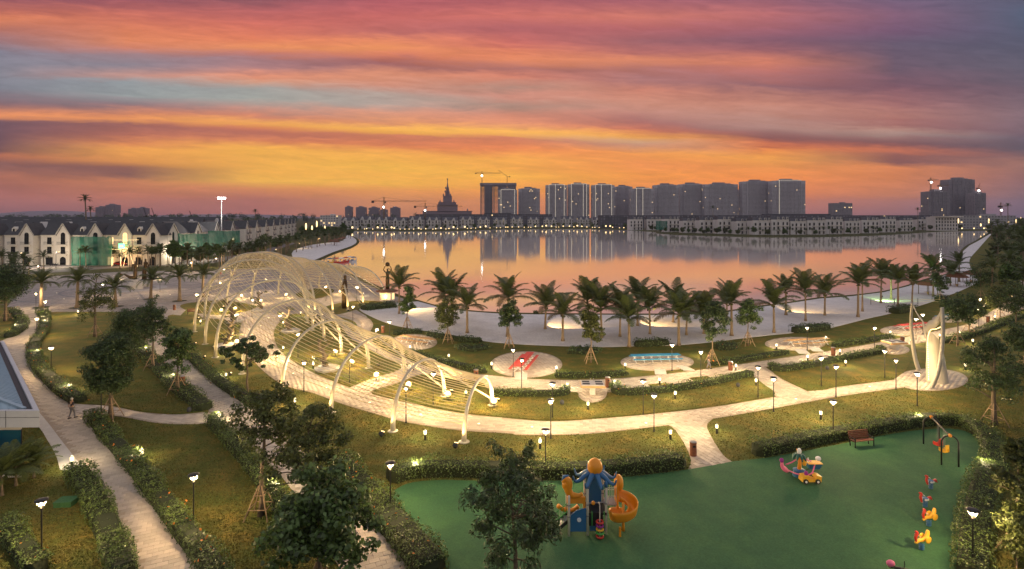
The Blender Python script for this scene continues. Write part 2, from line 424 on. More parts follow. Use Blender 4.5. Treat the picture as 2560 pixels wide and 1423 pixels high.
mat('toy_orange', (.80, .30, .015), .38, spec=.5)
mat('toy_blue', (.030, .135, .29), .42, spec=.5)
mat('toy_red', (.52, .035, .02), .35, spec=.5)
mat('toy_yellow', (.78, .42, .03), .4, spec=.5)
mat('toy_green', (.06, .34, .07), .4)
mat('toy_purple', (.26, .02, .22), .4)
mat('toy_pink', (.75, .16, .30), .4)
mat('toy_teal', (.02, .10, .085), .5)
mat('toy_white', (.78, .78, .80), .4)
mat('post_cream', (.64, .60, .53), .45)
mat('skin', (.42, .25, .17), .6)
mat('cloth_dark', (.03, .028, .04), .9)
mat('cloth_grey', (.16, .16, .19), .9)
mat('hair_grey', (.5, .48, .46), .8)
mat('hair_dark', (.02, .016, .014), .7)
mat('car_red', (.25, .03, .02), .25, spec=.6)
mat('sign_green', (.1, .8, .2), .5, emit=(.15, 1, .35), estr=3)

nt = MATS['plaza'].node_tree; bs = nt.nodes['Principled BSDF']; src = bs.inputs['Base Color'].links[0].from_socket
bk_ = nt.nodes.new('ShaderNodeTexBrick'); bk_.inputs['Scale'].default_value = 1.0; bk_.inputs['Brick Width'].default_value = 1.6; bk_.inputs['Row Height'].default_value = .8; bk_.inputs['Mortar Size'].default_value = .06
bk_.inputs['Color1'].default_value = (1, 1, 1, 1); bk_.inputs['Color2'].default_value = (.84, .82, .82, 1); bk_.inputs['Mortar'].default_value = (.6, .57, .56, 1)
tq = nt.nodes.new('ShaderNodeTexCoord'); mq = nt.nodes.new('ShaderNodeMapping'); mq.inputs['Rotation'].default_value = (0, 0, R(32)); nt.links.new(tq.outputs['Object'], mq.inputs[0]); nt.links.new(mq.outputs[0], bk_.inputs['Vector'])
mm = nt.nodes.new('ShaderNodeMixRGB'); mm.blend_type = 'MULTIPLY'; mm.inputs[0].default_value = 1; nt.links.new(src, mm.inputs[1]); nt.links.new(bk_.outputs[0], mm.inputs[2]); nt.links.new(mm.outputs[0], bs.inputs['Base Color'])

# ------------------------------------------------------------------ the setting
def px2(pts): return [G(*p).to_2d() for p in pts]
S_near = [(741,662),(762,661),(800,660),(838,665),(880,686),(940,712),(1000,738),(1045,750),(1100,765),(1170,775),(1240,780),(1310,782),(1400,783),(1520,784),(1616,784),(1720,783),(1820,776),(1900,764),(1970,755),(2049,743),(2130,737),(2210,727),(2270,712),(2310,698),(2345,690),(2375,680),(2398,655),(2404,627),(2420,612),(2441,601),(2469,584)]
S_far = [(2500,577),(2451,576.5),(2380,578),(2325,580),(2250,585),(2173,589),(2050,592),(1920,593),(1800,590),(1700,587),(1645,583),(1640,580),(1600,577),(1543,574),(1420,572),(1280,573),(1214,574.5),(1103,578),(980,578),(900,577.5),(872,578),(868,586)]
S_left = [(880,590),(893,597),(896,606),(880,618),(837,633),(784,655),(760,660)]
lake_poly = [v.to_2d() for v in spline([G(*p) for p in S_near + S_far + S_left], 3, True)]
if area2(lake_poly) < 0: lake_poly = lake_poly[::-1]
B = 5200.0
outer = [(-B, -400), (B, -400), (B, B), (-B, B)]
hole = lake_poly[::-1]
tri = geometry.tessellate_polygon([[Vector((*p, 0)) for p in outer], [Vector((p[0], p[1], 0)) for p in hole]])
allp = [Vector(p) for p in outer] + [Vector(p) for p in hole]
mb = MB(); mb.v = [(p.x, p.y, 0) for p in allp]
for t in tri:
    a, b, c = [allp[i] for i in t]
    mb.f.append(tuple(t) if (b - a).cross(c - a) > 0 else tuple(t)[::-1])
n = len(hole); base = 4
for i, p in enumerate(hole):                                # sloping bank that runs down under the water
    a = Vector(hole[i - 1]); b = Vector(hole[(i + 1) % n]); t = (b - a).normalized(); nr = Vector((t.y, -t.x))
    q = Vector(p) + nr * -1.2 if False else Vector(p) + Vector((t.y, -t.x)) * 1.2
    mb.v.append((q.x, q.y, -.6))
o2 = 4 + n
for i in range(n):
    j = (i + 1) % n
    mb.f.append((base + i, o2 + i, o2 + j, base + j))
ground = struct(mb.build('ground', 'meadow'))
# lake
def shore_y(x):                                            # photo row of the far shore above column x
    P_ = sorted(S_far); 
    for a_, b_ in zip(P_, P_[1:]):
        if a_[0] <= x <= b_[0]: return a_[1] + (b_[1] - a_[1]) * (x - a_[0]) / max(1e-6, b_[0] - a_[0])
    return 577.0
m = bpy.data.materials.new('water'); m.use_nodes = True; nt = m.node_tree; b = nt.nodes['Principled BSDF']; MATS['water'] = m
b.inputs['Base Color'].default_value = (.92, .84, .78, 1); b.inputs['Roughness'].default_value = .05; b.inputs['IOR'].default_value = 1.52; b.inputs['Metallic'].default_value = .42
tcn = nt.nodes.new('ShaderNodeTexCoord'); mp = nt.nodes.new('ShaderNodeMapping'); mp.inputs['Scale'].default_value = (.25, .9, 1)
ns = nt.nodes.new('ShaderNodeTexNoise'); ns.inputs['Scale'].default_value = 1.0; ns.inputs['Detail'].default_value = 4
bp = nt.nodes.new('ShaderNodeBump'); bp.inputs['Strength'].default_value = .10; bp.inputs['Distance'].default_value = .05
nt.links.new(tcn.outputs['Object'], mp.inputs[0]); nt.links.new(mp.outputs[0], ns.inputs['Vector']); nt.links.new(ns.outputs[0], bp.inputs['Height']); nt.links.new(bp.outputs[0], b.inputs['Normal'])
xs_ = [p[0] for p in lake_poly]; ys_ = [p[1] for p in lake_poly]
lk = MB().add([(min(xs_) - 20, min(ys_) - 15, -.25), (max(xs_) + 20, min(ys_) - 15, -.25), (max(xs_) + 20, max(ys_) + 20, -.25), (min(xs_) - 20, max(ys_) + 20, -.25)], [(0, 1, 2, 3)])
struct(lk.build('lake_water', 'water'))
# the park lawn as one sheet over the near ground, then sand, paving and lawn islands
park_px = [(-900,1700),(-700,900),(-300,740),(60,700),(300,682),(560,668),(735,650)]
shore_in = [(760,663),(800,664),(836,669),(878,690),(938,716),(998,742),(1045,754),(1100,769),(1170,779),(1240,784),(1310,786),(1400,787),(1616,788),(1720,787),(1820,780),(1900,768),(1970,759),(2049,747),(2130,741),(2210,731),(2270,716),(2310,702),(2345,694),(2378,684),(2402,656),(2408,628),(2424,614),(2445,603),(2475,585)]
park = [G(*p).to_2d() for p in park_px] + [G(*p).to_2d() for p in shore_in] + [Vector((700, 560)), Vector((500, 60)), Vector((60, 5))]
struct(slab('park_lawn', park, -.05, .004, 'grass'))
sand_low = [(2480,584),(2446,622),(2424,650),(2432,680),(2445,700),(2441,708),(2400,728),(2368,740),(2315,760),(2223,785),(2173,796),(2072,821),(1990,832),(1920,839),(1850,847),(1786,855),(1685,864),(1584,866),(1508,868),(1381,865),(1280,860),(1209,853),(1121,836),(1035,823),(976,811),(926,791),(898,773),(925,766),(985,757),(1030,755)]
sand = [G(*p).to_2d() for p in shore_in[6:]] + [v.to_2d() for v in spline([G(*p) for p in sand_low], 4)]
struct(slab('beach_sand', sand, -.05, .03, 'sand'))
spit = px2([(734,627),(782,612),(855,602),(866,590),(872,588),(888,597),(891,606),(876,616),(834,630),(782,652),(750,657),(735,650)])
struct(slab('spit_sand', [v.to_2d() for v in spline([Vector((*p, 0)) for p in spit], 3, True)], -.05, .03, 'sand'))
street = px2([(-400,700),(70,686),(310,669),(520,660),(640,640),(700,622),(740,608),(722,606),(690,617),(625,632),(515,650),(310,662),(70,676),(-400,690)])
struct(slab('street', street, -.05, .012, 'asphalt'))
walk = px2([(-400,689),(70,675.5),(310,661.5),(515,649.5),(512,646),(300,657),(60,668),(-400,680)])
struct(slab('sidewalk', walk, -.05, .13, 'plaza'))
plaza_poly = px2([(-60,800),(20,765),(62,712),(100,692),(300,680),(480,676),(640,672),(745,654),(792,664),(836,671),(890,697),(965,734),(1020,750),(985,756),(930,764),(890,775),(915,790),(930,810),(926,835),(935,862),(985,898),(1010,912),(900,965),(760,940),(690,890),(612,900),(560,830),(470,770),(440,800),(345,790),(335,778),(130,790),(108,800),(40,850),(-60,870)])
plaza = struct(slab('plaza_paving', plaza_poly, -.05, .02, 'plaza'))
cpl = G(338, 722)
def ringpoly(c, r0, r1, a0=0, a1=2 * math.pi, n=72):
    A = [a0 + (a1 - a0) * i / n for i in range(n + 1)]
    return [(c.x + r0 * math.cos(t), c.y + r0 * math.sin(t)) for t in A], [(c.x + r1 * math.cos(t), c.y + r1 * math.sin(t)) for t in A]
def ring(name, c, r0, r1, z, m, parent, **k):
    a, b_ = ringpoly(c, r0, r1, **k); n = len(a)
    return MB().add([(*p, z) for p in a] + [(*p, z) for p in b_], [(i, n + i, n + i + 1, i + 1) for i in range(n - 1)]).build(name, m, parent)
for r_ in (13.5, 21.5, 29.5, 37.5):
    ring('paving_band', cpl, r_, r_ + .55, .026, 'band', plaza, a0=R(150) if r_ > 30 else 0, a1=R(390) if r_ > 30 else 2 * math.pi)
for k in range(12):
    t = R(30 * k + 8)
    p0 = cpl + Vector((math.cos(t), math.sin(t), 0)) * 7; p1 = cpl + Vector((math.cos(t), math.sin(t), 0)) * 29.4
    nn = Vector((-math.sin(t), math.cos(t), 0)) * .22
    MB().add([p + Vector((0, 0, .023)) for p in (p0 - nn, p1 - nn, p1 + nn, p0 + nn)], [(0, 1, 2, 3)]).build('paving_band', 'band', plaza)

TILE = MB().box((0, 0, 0), (.985, .985, 1)).mesh('paver'); TILE.materials.append(MATS['paver'])
TILE = MB().add([(-.49, -.485, -.5), (.49, -.485, -.5), (.49, .485, -.5), (-.49, .485, -.5), (-.48, -.473, .5), (.48, -.473, .5), (.48, .473, .5), (-.48, .473, .5)],
      [(4, 5, 6, 7), (0, 1, 5, 4), (1, 2, 6, 5), (2, 3, 7, 6), (3, 0, 4, 7)]).mesh('paver'); TILE.materials.append(MATS['paver'])
TV = np.array([v.co[:] for v in TILE.vertices]); TQ = np.array([p.vertices[:] for p in TILE.polygons])
def pave(parent, poly, z, tw=.5, th=.36, rot=0.0, dmax=120, single=300, seed=1):
    rng = np.random.default_rng(seed); P = np.array([(p[0], p[1]) for p in poly]); c, s_ = math.cos(rot), math.sin(rot)
    Q = np.stack([P[:, 0] * c + P[:, 1] * s_, -P[:, 0] * s_ + P[:, 1] * c], 1)
    u = np.arange(Q[:, 0].min(), Q[:, 0].max(), tw); v = np.arange(Q[:, 1].min(), Q[:, 1].max(), th)
    U, V = np.meshgrid(u, v); U = U + (np.arange(len(v)) % 2)[:, None] * tw / 2
    U, V = U.ravel(), V.ravel()
    ok = np.ones(len(U), bool)
    for du, dv in ((-.5, -.5), (.5, -.5), (.5, .5), (-.5, .5)):
        a, b_ = U + du * tw, V + dv * th
        ok &= inside(poly, a * c - b_ * s_, a * s_ + b_ * c)
    Xw, Yw = U * c - V * s_, U * s_ + V * c
    ok &= (Yw < dmax) & (Yw > 24) & (np.abs(Xw) < Yw * .97 + 2)
    Xw, Yw = Xw[ok], Yw[ok]
    if not len(Xw): return
    od = np.argsort(Yw); Xw, Yw = Xw[od], Yw[od]
    k = 0
    while k < min(single, len(Xw)) and tw * F / Yw[k] >= 10: k += 1
    zz = z + rng.normal(0, .0022, len(Xw))
    for i in range(k):
        o = bpy.data.objects.new('paver', TILE); col.objects.link(o); o.parent = parent
        o.location = (Xw[i], Yw[i], zz[i]); o.rotation_euler = (0, 0, rot + random.uniform(-.012, .012)); o.scale = (tw, th, .03)
    N = len(Xw) - k
    if N > 0:
        a = TV[:, 0] * tw; b_ = TV[:, 1] * th
        bx, by = a * c - b_ * s_, a * s_ + b_ * c
        V3 = np.stack([Xw[k:, None] + bx, Yw[k:, None] + by, zz[k:, None] + TV[:, 2] * .03], 2).reshape(-1, 3)
        Q4 = (TQ[None] + (np.arange(N) * 8)[:, None, None]).reshape(-1, 4)
        o = put('paver_field', np_mesh('paver_field', V3, Q4), 'paver', parent); o['kind'] = 'stuff'
def path(name, px, rot, smooth=True, seed=1, single=300, tw=.5, th=.36, dmax=110, n=4):
    poly = gpoly(px, n, True, smooth) if smooth else px2(px)
    o = struct(slab(name, poly, -.05, .026, 'grout'))
    pave(o, poly, .028, tw, th, rot, dmax, single, seed)
    return o
def edge(l, r, n=5):
    a = [v.to_2d() for v in spline([G(*p) for p in l], n)]; b_ = [v.to_2d() for v in spline([G(*p) for p in r], n)]
    return a + b_[::-1]
def path_e(name, l, r, rot, seed, single=300, z=.026, **k):
    poly = edge(l, r); o = struct(slab(name, poly, -.05, z, 'grout')); pave(o, poly, z + .002, .5, .36, rot, 110, single, seed); return o
P1L = [(-40,860),(-5,858),(20,880),(45,935),(72,985),(99,1033),(124,1063),(152,1100),(200,1162),(217,1179),(253,1237),(296,1316),(334,1410),(380,1530)]
P1R = [(104,798),(96,823),(71,856),(70,882),(83,915),(121,955),(167,1005),(198,1028),(218,1045),(243,1071),(276,1103),(316,1146),(349,1189),(384,1238),(430,1298),(468,1359),(516,1420),(600,1530)]
path_e('west_path', P1L, P1R, R(28), 1)
path_e('link_path', [(165,1008),(215,1012),(278,1016),(354,1031),(430,1037),(493,1033),(519,1027)], [(198,1040),(240,1037),(303,1042),(379,1056),(443,1061),(516,1059),(540,1050)], R(-20), 2, 150, .022)
P2L = [(330,778),(342,812),(359,851),(379,882),(415,922),(443,945),(481,980),(521,1026),(530,1046),(569,1066),(602,1100),(685,1175),(722,1215),(770,1290),(812,1360),(850,1423),(900,1530)]
P2R = [(400,788),(408,820),(415,846),(445,875),(481,907),(531,950),(569,973),(640,1024),(720,1095),(790,1160),(842,1205),(883,1240),(908,1265),(956,1321),(994,1372),(1027,1423),(1090,1530)]
path_e('park_path', P2L, P2R, R(25), 3)
P3L = [(606,800),(602,822),(602,845),(618,880),(655,925),(711,964),(782,983),(855,1010),(931,1033),(1014,1056),(1146,1076),(1272,1084),(1303,1088),(1457,1086),(1609,1071),(1766,1050),(1920,1024),(2072,996),(2173,981),(2256,970),(2300,962)]
P3R = [(723,788),(698,808),(686,826),(686,846),(696,871),(723,897),(782,932),(863,966),(933,987),(1019,1008),(1146,1033),(1272,1047),(1381,1054),(1508,1047),(1659,1033),(1786,1018),(1920,996),(2021,979),(2120,965),(2245,949),(2300,940)]
path_e('promenade', P3L, P3R, R(-8), 4, 300, .03)
path_e('playground_path', [(1650,1060),(1680,1068),(1710,1108),(1727,1150),(1720,1176)], [(1790,1042),(1768,1062),(1776,1088),(1806,1136),(1832,1156)], R(-70), 5, 220, .024)
path_e('cross_path', [(860,975),(931,947),(994,927),(1030,905)], [(925,990),(943,975),(989,960),(1057,935),(1090,925)], R(30), 6, 0, .023)
P4U = [(985,905),(1040,918),(1100,928),(1219,938),(1280,944),(1381,950),(1508,949),(1634,939),(1773,922),(1920,901),(2072,878),(2173,861),(2249,846),(2350,826),(2426,808),(2476,780),(2514,755),(2535,735),(2548,700)]
P4D = [(960,925),(1030,938),(1120,958),(1225,974),(1300,980),(1410,983),(1540,980),(1659,970),(1799,953),(1850,938),(1920,917),(1975,914),(2072,900),(2173,878),(2274,862),(2350,848),(2426,826),(2502,796),(2560,772),(2580,750),(2585,715)]
path_e('lakeside_path', P4U, P4D, R(-6), 7, 0, .027)
path_e('diagonal_path', [(1852,922),(1890,946),(1920,970),(1938,990),(1950,1005)], [(1905,912),(1930,930),(1958,950),(2021,980),(2030,990)], R(-35), 8, 0, .0255)
path_e('winding_path', [(820,782),(860,790),(895,800),(902,815),(893,835),(905,865),(955,895),(1000,915)], [(830,775),(868,779),(915,793),(933,811),(924,835),(936,860),(985,888),(1030,906)], R(10), 9, 0, .0275)
strip = path_e('concrete_strip', [(60,1040),(95,1066),(118,1100),(140,1140),(150,1175)], [(99,1033),(124,1063),(152,1100),(200,1162),(212,1178)], 0, 10, 0, .0285)
for c_ in list(strip.children): bpy.data.objects.remove(c_)
strip.data.materials[0] = MATS['concrete']
def oval(name, cx, cy_, rx, ry, z=.032, single=0, seed=1):
    c0, cl, crr = G(cx, cy_), G(cx - rx, cy_), G(cx, cy_ + ry)
    ax = (c0 - cl).length; f, k = G(cx, cy_ - ry), G(cx, cy_ + ry); c0 = (f + k) / 2; ay = (f - k).length / 2
    sh = (f - k) / 2
    poly = [Vector((c0.x + ax * math.cos(t) + sh.x * math.sin(t), c0.y + sh.y * math.sin(t))) for t in [2 * math.pi * i / 40 for i in range(40)]]
    o = struct(slab(name, poly, -.05, z, 'grout')); pave(o, poly, z + .002, .45, .4, R(45), 110, single, seed); return o, poly
for i, a in enumerate([(1034,856,59,20),(1316,912,90,33),(1643,906,92,22),(1988,860,76,17),(2258,827,58,13),(2375,797,45,10),(1481,982,37,25),(2240,875,34,12),(2328,950,92,28)]):
    oval('oval_paving', *a, seed=20 + i)
# playground surface
PG = [(979,1240),(994,1222),(1032,1207),(1108,1201),(1179,1203),(1328,1203),(1457,1201),(1558,1194),(1720,1175),(1831,1155),(1920,1145),(2046,1122),(2122,1107),(2198,1091),(2299,1076),(2375,1073),(2426,1083),(2454,1108),(2456,1151),(2439,1186),(2421,1245),(2408,1290),(2402,1341),(2396,1423),(2390,1540),(1190,1540),(1118,1423),(1055,1341),(1019,1301),(994,1273)]
struct(slab('playground_surface', gpoly(PG, 3), -.05, .034, 'rubber'))
# lawn islands laid over the paving
def lawn(px, n=4, z=.05): return struct(slab('lawn_island', gpoly(px, n), -.05, z, 'lawn'))
lawn([(723,788),(698,808),(686,826),(686,846),(696,871),(723,897),(782,932),(863,963),(885,964),(931,947),(994,927),(1002,915),(975,900),(900,862),(870,840),(850,815),(815,796),(770,785)])
lawn([(932,985),(943,974),(989,961),(1057,936),(1110,943),(1200,956),(1218,972),(1260,985),(1410,990),(1418,983),(1445,983),(1448,1000),(1480,1008),(1515,1000),(1520,986),(1545,990),(1640,988),(1770,968),(1858,945),(1890,952),(1918,968),(1934,980),(1925,991),(1786,1015),(1659,1030),(1508,1044),(1381,1051),(1272,1044),(1146,1030),(1019,1005)], 3)
lawn([(110,790),(128,781),(335,784),(342,820),(356,853),(378,890),(441,952),(519,1025),(495,1030),(430,1034),(354,1028),(278,1014),(215,1010),(172,1004),(124,953),(87,915),(73,882),(76,858),(98,826)], 3)
lawn([(-60,870),(-60,800),(0,772),(30,770),(52,788),(62,806),(52,828),(10,850)])
lawn([(450,766),(480,757),(560,752),(640,766),(600,782),(540,788),(480,780)])
lawn([(420,790),(470,792),(560,800),(600,805),(597,840),(612,885),(650,930),(700,966),(720,970),(715,1000),(700,1060),(640,1010),(575,965),(535,940),(485,900),(450,870),(425,840)], 3)
lawn([(740,735),(800,720),(836,726),(812,742),(770,748)])
lawn([(805,775),(830,762),(900,752),(960,756),(930,764),(890,775),(850,786),(825,784)])
lawn([(838,792),(880,802),(893,816),(884,830),(870,815)])
lawn([(2036,978),(1962,950),(1935,930),(2000,924),(2085,908),(2205,884),(2215,890),(2262,890),(2275,905),(2240,946),(2120,962)], 3)
for px_ in ([(1268,972),(1330,972),(1322,984),(1262,984)], [(1620,962),(1665,958),(1680,968),(1632,975)], [(1722,946),(1768,941),(1786,950),(1740,958)], [(2000,905),(2032,900),(2046,908),(2015,914)], [(2088,890),(2116,887),(2128,894),(2105,898)]):
    struct(slab('lawn_island', px2(px_), -.05, .06, 'lawn'))
# stepping stones between the lakeside path and the picnic ovals
k = 0
for (x0, y0, x1, y1, n_, w_) in [(1304,934,1302,948,5,1.3),(1650,926,1652,936,4,1.2),(1703,917,1722,926,5,1.2),(2000,875,2010,884,5,1.3),(2032,869,2044,878,5,1.3),(2322,834,2330,842,4,1.3)]:
    a, b_ = G(x0, y0), G(x1, y1)
    for i in range(n_):
        p = a.lerp(b_, i / (n_ - 1))
        MB().box((0, 0, 0), (w_, .42, .06)).build('stepping_stone', 'concrete', ground, loc=(p.x, p.y, .04), rz=R(-6))
# ------------------------------------------------------------------ vegetation builders
def leaf_quads(rng, P, Nrm, ln, wd, jit=.35):
    """diamond leaves at points P, lying roughly across normals Nrm"""
    n = len(P); T = rng.normal(size=(n, 3)); T[:, 2] -= .25
    T -= (T * Nrm).sum(1)[:, None] * Nrm; T /= np.linalg.norm(T, axis=1)[:, None] + 1e-9
    S = np.cross(Nrm, T); L = ln * rng.uniform(.65, 1.3, n)[:, None]; W = wd * rng.uniform(.65, 1.25, n)[:, None]
    a = P - T * L / 2; c = P + T * L / 2; m_ = P + Nrm * (L * .12)
    V = np.stack([a, m_ + S * W / 2, c, m_ - S * W / 2], 1).reshape(-1, 3)
    return V, np.arange(4 * n).reshape(-1, 4)
def clump_leaves(rng, C, Rd, per, ln, wd, flat=.8, droop=0.0):
    K = len(C); per = np.maximum((per * (Rd / Rd.mean()) ** 2).astype(int), 4); idx = np.repeat(np.arange(K), per); n = len(idx)
    d = rng.normal(size=(n, 3)); d /= np.linalg.norm(d, axis=1)[:, None]
    r = rng.uniform(0, 1, n) ** .45
    off = d * r[:, None] * Rd[idx][:, None]; off[:, 2] *= flat
    if droop: off[:, 2] -= droop * (off[:, 0] ** 2 + off[:, 1] ** 2) / (Rd[idx] + .01)
    P = C[idx] + off
    N = d * .8 + rng.normal(size=(n, 3)) * .55; N[:, 2] += .45; N /= np.linalg.norm(N, axis=1)[:, None]
    return leaf_quads(rng, P, N, ln, wd)
def crown_points(rng, K, rx, rz, shape):
    P = rng.normal(size=(K, 3)); P /= np.linalg.norm(P, axis=1)[:, None]; P *= (rng.uniform(.12, 1, K) ** .5)[:, None]
    if shape == 'open': P[:, :2] *= (1 - .35 * np.clip(P[:, 2], -1, 1))[:, None]; P *= rng.uniform(.72, 1.12, K)[:, None]
    if shape == 'cone': P[:, :2] *= (.62 - .5 * P[:, 2])[:, None]
    if shape == 'block': P = np.sign(P) * np.abs(P) ** .7
    return P * np.array([rx, rx, rz])
def broad_tree(name, label, base, h, cw, cb, seed, K=70, per=90, ln=.22, wd=.13, leafm='leaf', shape='open', clump=.24, stakes=False, trunk=.11, group=None, lean=(0, 0), droop=0.0, cat='tree'):
    rng = np.random.default_rng(seed); rr = random.Random(seed)
    t = thing(name, label, cat, base, 0, group)
    rz, rx = (h - cb) / 2, cw / 2; cz = cb + rz
    C = crown_points(rng, K, rx * (1 - clump * .6), rz * (1 - clump * .5), shape); C[:, 2] += cz
    C[:, 0] += lean[0] * (C[:, 2] / h); C[:, 1] += lean[1] * (C[:, 2] / h)
    Rd = rng.uniform(.6, 1.35, K) * clump * min(rx * 1.15, rz * 1.15)
    V, Q = clump_leaves(rng, C, Rd, per, ln, wd, .75, droop)
    put('crown', np_mesh('crown', V, Q), leafm, t)
    mb = MB(); k = 7
    top = cb + (h - cb) * .72
    pts = [Vector((lean[0] * (z / h) + rr.uniform(-.06, .06) * (i > 0), lean[1] * (z / h) + rr.uniform(-.06, .06) * (i > 0), z)) for i, z in enumerate([top * j / k for j in range(k + 1)])]
    mb.tube(pts, [trunk * (1.35 if j == 0 else 1 - .8 * j / k) for j in range(k + 1)], 7)
    for j in rng.choice(K, min(K, 16), replace=False):
        c = Vector(C[j]); zz = max(cb * .75, min(c.z - .3 * (Vector((c.x, c.y)).length + .3), top * .96)); f_ = zz / top
        p = pts[0].lerp(pts[-1], f_) ; q = p.lerp(c, .55) + Vector((0, 0, .12))
        mb.tube([p, q, c], [trunk * .42 * (1.1 - f_ * .7), trunk * .26, trunk * .07], 5)
    mb.build('trunk', 'bark', t, True)
    if stakes:
        for a in range(4):
            q = R(45 + 90 * a); s_ = MB().tube([(math.cos(q) * .95, math.sin(q) * .95, 0), (math.cos(q) * .12, math.sin(q) * .12, 1.75)], .035, 6)
            s_.build('support_stake', 'stake', t)
        for z_, rr_ in ((.55, .68), (1.25, .36)):
            for a in range(4):
                q, w = R(45 + 90 * a), R(135 + 90 * a)
                MB().tube([(math.cos(q) * rr_, math.sin(q) * rr_, z_), (math.cos(w) * rr_, math.sin(w) * rr_, z_ + .02)], .025, 5).build('support_rail', 'stake', t)
    return t
def frond_mesh(rng, L, arch, lw, nl, seg=9, vee=.55, droop=.5):
    """a pinnate leaf along +x: midrib plus two rows of drooping leaflets"""
    mb = MB(); pts = []; ang = arch[0]; p = Vector((0, 0, 0))
    for i in range(seg + 1):
        pts.append(p.copy()); p = p + Vector((math.cos(ang), 0, math.sin(ang))) * (L / seg); ang -= (arch[0] - arch[1]) / seg * (0.5 + i / seg)
    mb.tube(pts, [.028 * (1 - .85 * i / seg) + .004 for i in range(seg + 1)], 4)
    for i in range(nl):
        f_ = .10 + .90 * i / (nl - 1); x = f_ * seg; a = min(int(x), seg - 1); c = pts[a].lerp(pts[a + 1], x - a)
        t = (pts[a + 1] - pts[a]).normalized(); up = Vector((-t.z, 0, t.x))
        for s_ in (-1, 1):
            l = lw * (math.sin(math.pi * (.12 + .84 * f_)) ** .7) * rng.uniform(.85, 1.12)
            d = (t * rng.uniform(.45, .65) + Vector((0, s_, 0)) * .85 + up * (vee - .35)).normalized()
            e = c + d * l * .55; tip = c + d * l + Vector((0, 0, -droop * l * rng.uniform(.5, 1.1)))
            w = t * max(.04, .075 * lw)
            mb.add([c - w * .5, c + w * .5, e + w * .55, tip, e - w * .55], [(0, 1, 2, 4), (4, 2, 3)])
    return mb.mesh('frond')
rngf = np.random.default_rng(5)
COCO = [frond_mesh(rngf, 3.0, (R(a), R(b)), .80, 40, vee=.5, droop=.38) for a, b in ((76, 22), (50, -28), (20, -48), (62, -8))]
DATE = [frond_mesh(rngf, 3.0, (R(a), R(b)), .52, 42, vee=.75, droop=.25) for a, b in ((72, 5), (46, -48), (16, -72))]
for me in COCO + DATE: me.materials.append(MATS['frond'])
COCO_DRY = COCO[2].copy(); COCO_DRY.materials.clear(); COCO_DRY.materials.append(MATS['frond_dry'])
def palm_trunk(h, r0, r1, lean, seed, n=9, swell=1.6):
    rr = random.Random(seed); a = rr.uniform(0, 6.28); pts = []
    for i in range(n + 1):
        f_ = i / n; k = lean * h * f_ * f_
        pts.append(Vector((math.cos(a) * k, math.sin(a) * k, h * f_)))
    return pts, MB().tube(pts, [r0 * swell if i == 0 else (r0 * (1.15 if i == 1 else 1)) + (r1 - r0) * i / n for i in range(n + 1)], 9)
def palm(name, label, base, h, fl, kind, seed, nf=17, group=None, r0=.16, merged=False):
    """h = height of the crown's heart; fl = frond length"""
    rr = random.Random(seed); t = thing(name, label, 'palm tree', base, rr.uniform(0, 6.28), group)
    pts, mb = palm_trunk(h, r0, r0 * .72, rr.uniform(.0, .07), seed)
    mb.build('trunk', 'bark_palm', t, True)
    top = pts[-1]; s_ = fl / 3.0; vs = COCO if kind == 'coco' else DATE
    for i in range(nf):
        f_ = i / nf; az_ = i * 2.399 + rr.uniform(-.25, .25)
        me = vs[0] if f_ < .30 else (vs[1] if f_ < .66 else vs[2])
        if kind == 'coco' and .3 < f_ < .5: me = vs[3]
        if kind == 'coco' and f_ > .93: me = COCO_DRY
        o = put('frond', me, None, t); o.location = top + Vector((0, 0, -.25 * f_)); k = s_ * rr.uniform(.86, 1.1)
        o.rotation_euler = (rr.uniform(-.15, .15), rr.uniform(-.12, .12), az_); o.scale = (k, k, k)
    if kind == 'coco':
        m2 = MB()
        for i in range(5):
            q = rr.uniform(0, 6.28); m2.ball(top + Vector((math.cos(q) * .24, math.sin(q) * .24, -.3 - .1 * (i % 2))), .12, 7, 5)
        m2.build('coconuts', 'leaf_olive', t, True)
    return t
def merged_palm(seed, h, fl, kind, nf=14, r0=.15):
    """a far palm: trunk and one crown mesh, to be copied"""
    rr = random.Random(seed); pts, mb = palm_trunk(h, r0, r0 * .75, rr.uniform(0, .06), seed, 6); V = []; Q = []
    vs = COCO if kind == 'coco' else DATE; cm = MB()
    for i in range(nf):
        f_ = i / nf; me = vs[0] if f_ < .3 else vs[1] if f_ < .66 else vs[2]
        M = Matrix.Translation(pts[-1] + Vector((0, 0, -.2 * f_))) @ Matrix.Rotation(i * 2.399 + rr.uniform(-.2, .2), 4, 'Z') @ Matrix.Scale(fl / 3 * rr.uniform(.85, 1.1), 4)
        o = len(cm.v); cm.v += [tuple(M @ v.co) for v in me.vertices]; cm.f += [tuple(o + k for k in p.vertices) for p in me.polygons]
    return mb.mesh('trunk', True), cm.mesh('crown')
def far_tree_meshes(seed, h, cw, cb, shape, K, per, ln, wd, clump=.3, trunk=.12):
    rng = np.random.default_rng(seed); C = crown_points(rng, K, cw / 2 * .8, (h - cb) / 2 * .85, shape); C[:, 2] += (h + cb) / 2
    V, Q = clump_leaves(rng, C, rng.uniform(.6, 1.3, K) * clump * cw / 2, per, ln, wd)
    mb = MB().tube([(0, 0, 0), (.04, 0, cb), (0, .05, h * .75)], [trunk * 1.3, trunk, trunk * .3], 6)
    for j in range(8):
        c = Vector(C[j]); mb.tube([(0, 0, cb * .8 + (h - cb) * .05 * j), Vector((c.x * .5, c.y * .5, c.z * .95)), c], [trunk * .4, trunk * .25, .02], 4)
    return mb.mesh('trunk', True), np_mesh('crown', V, Q)
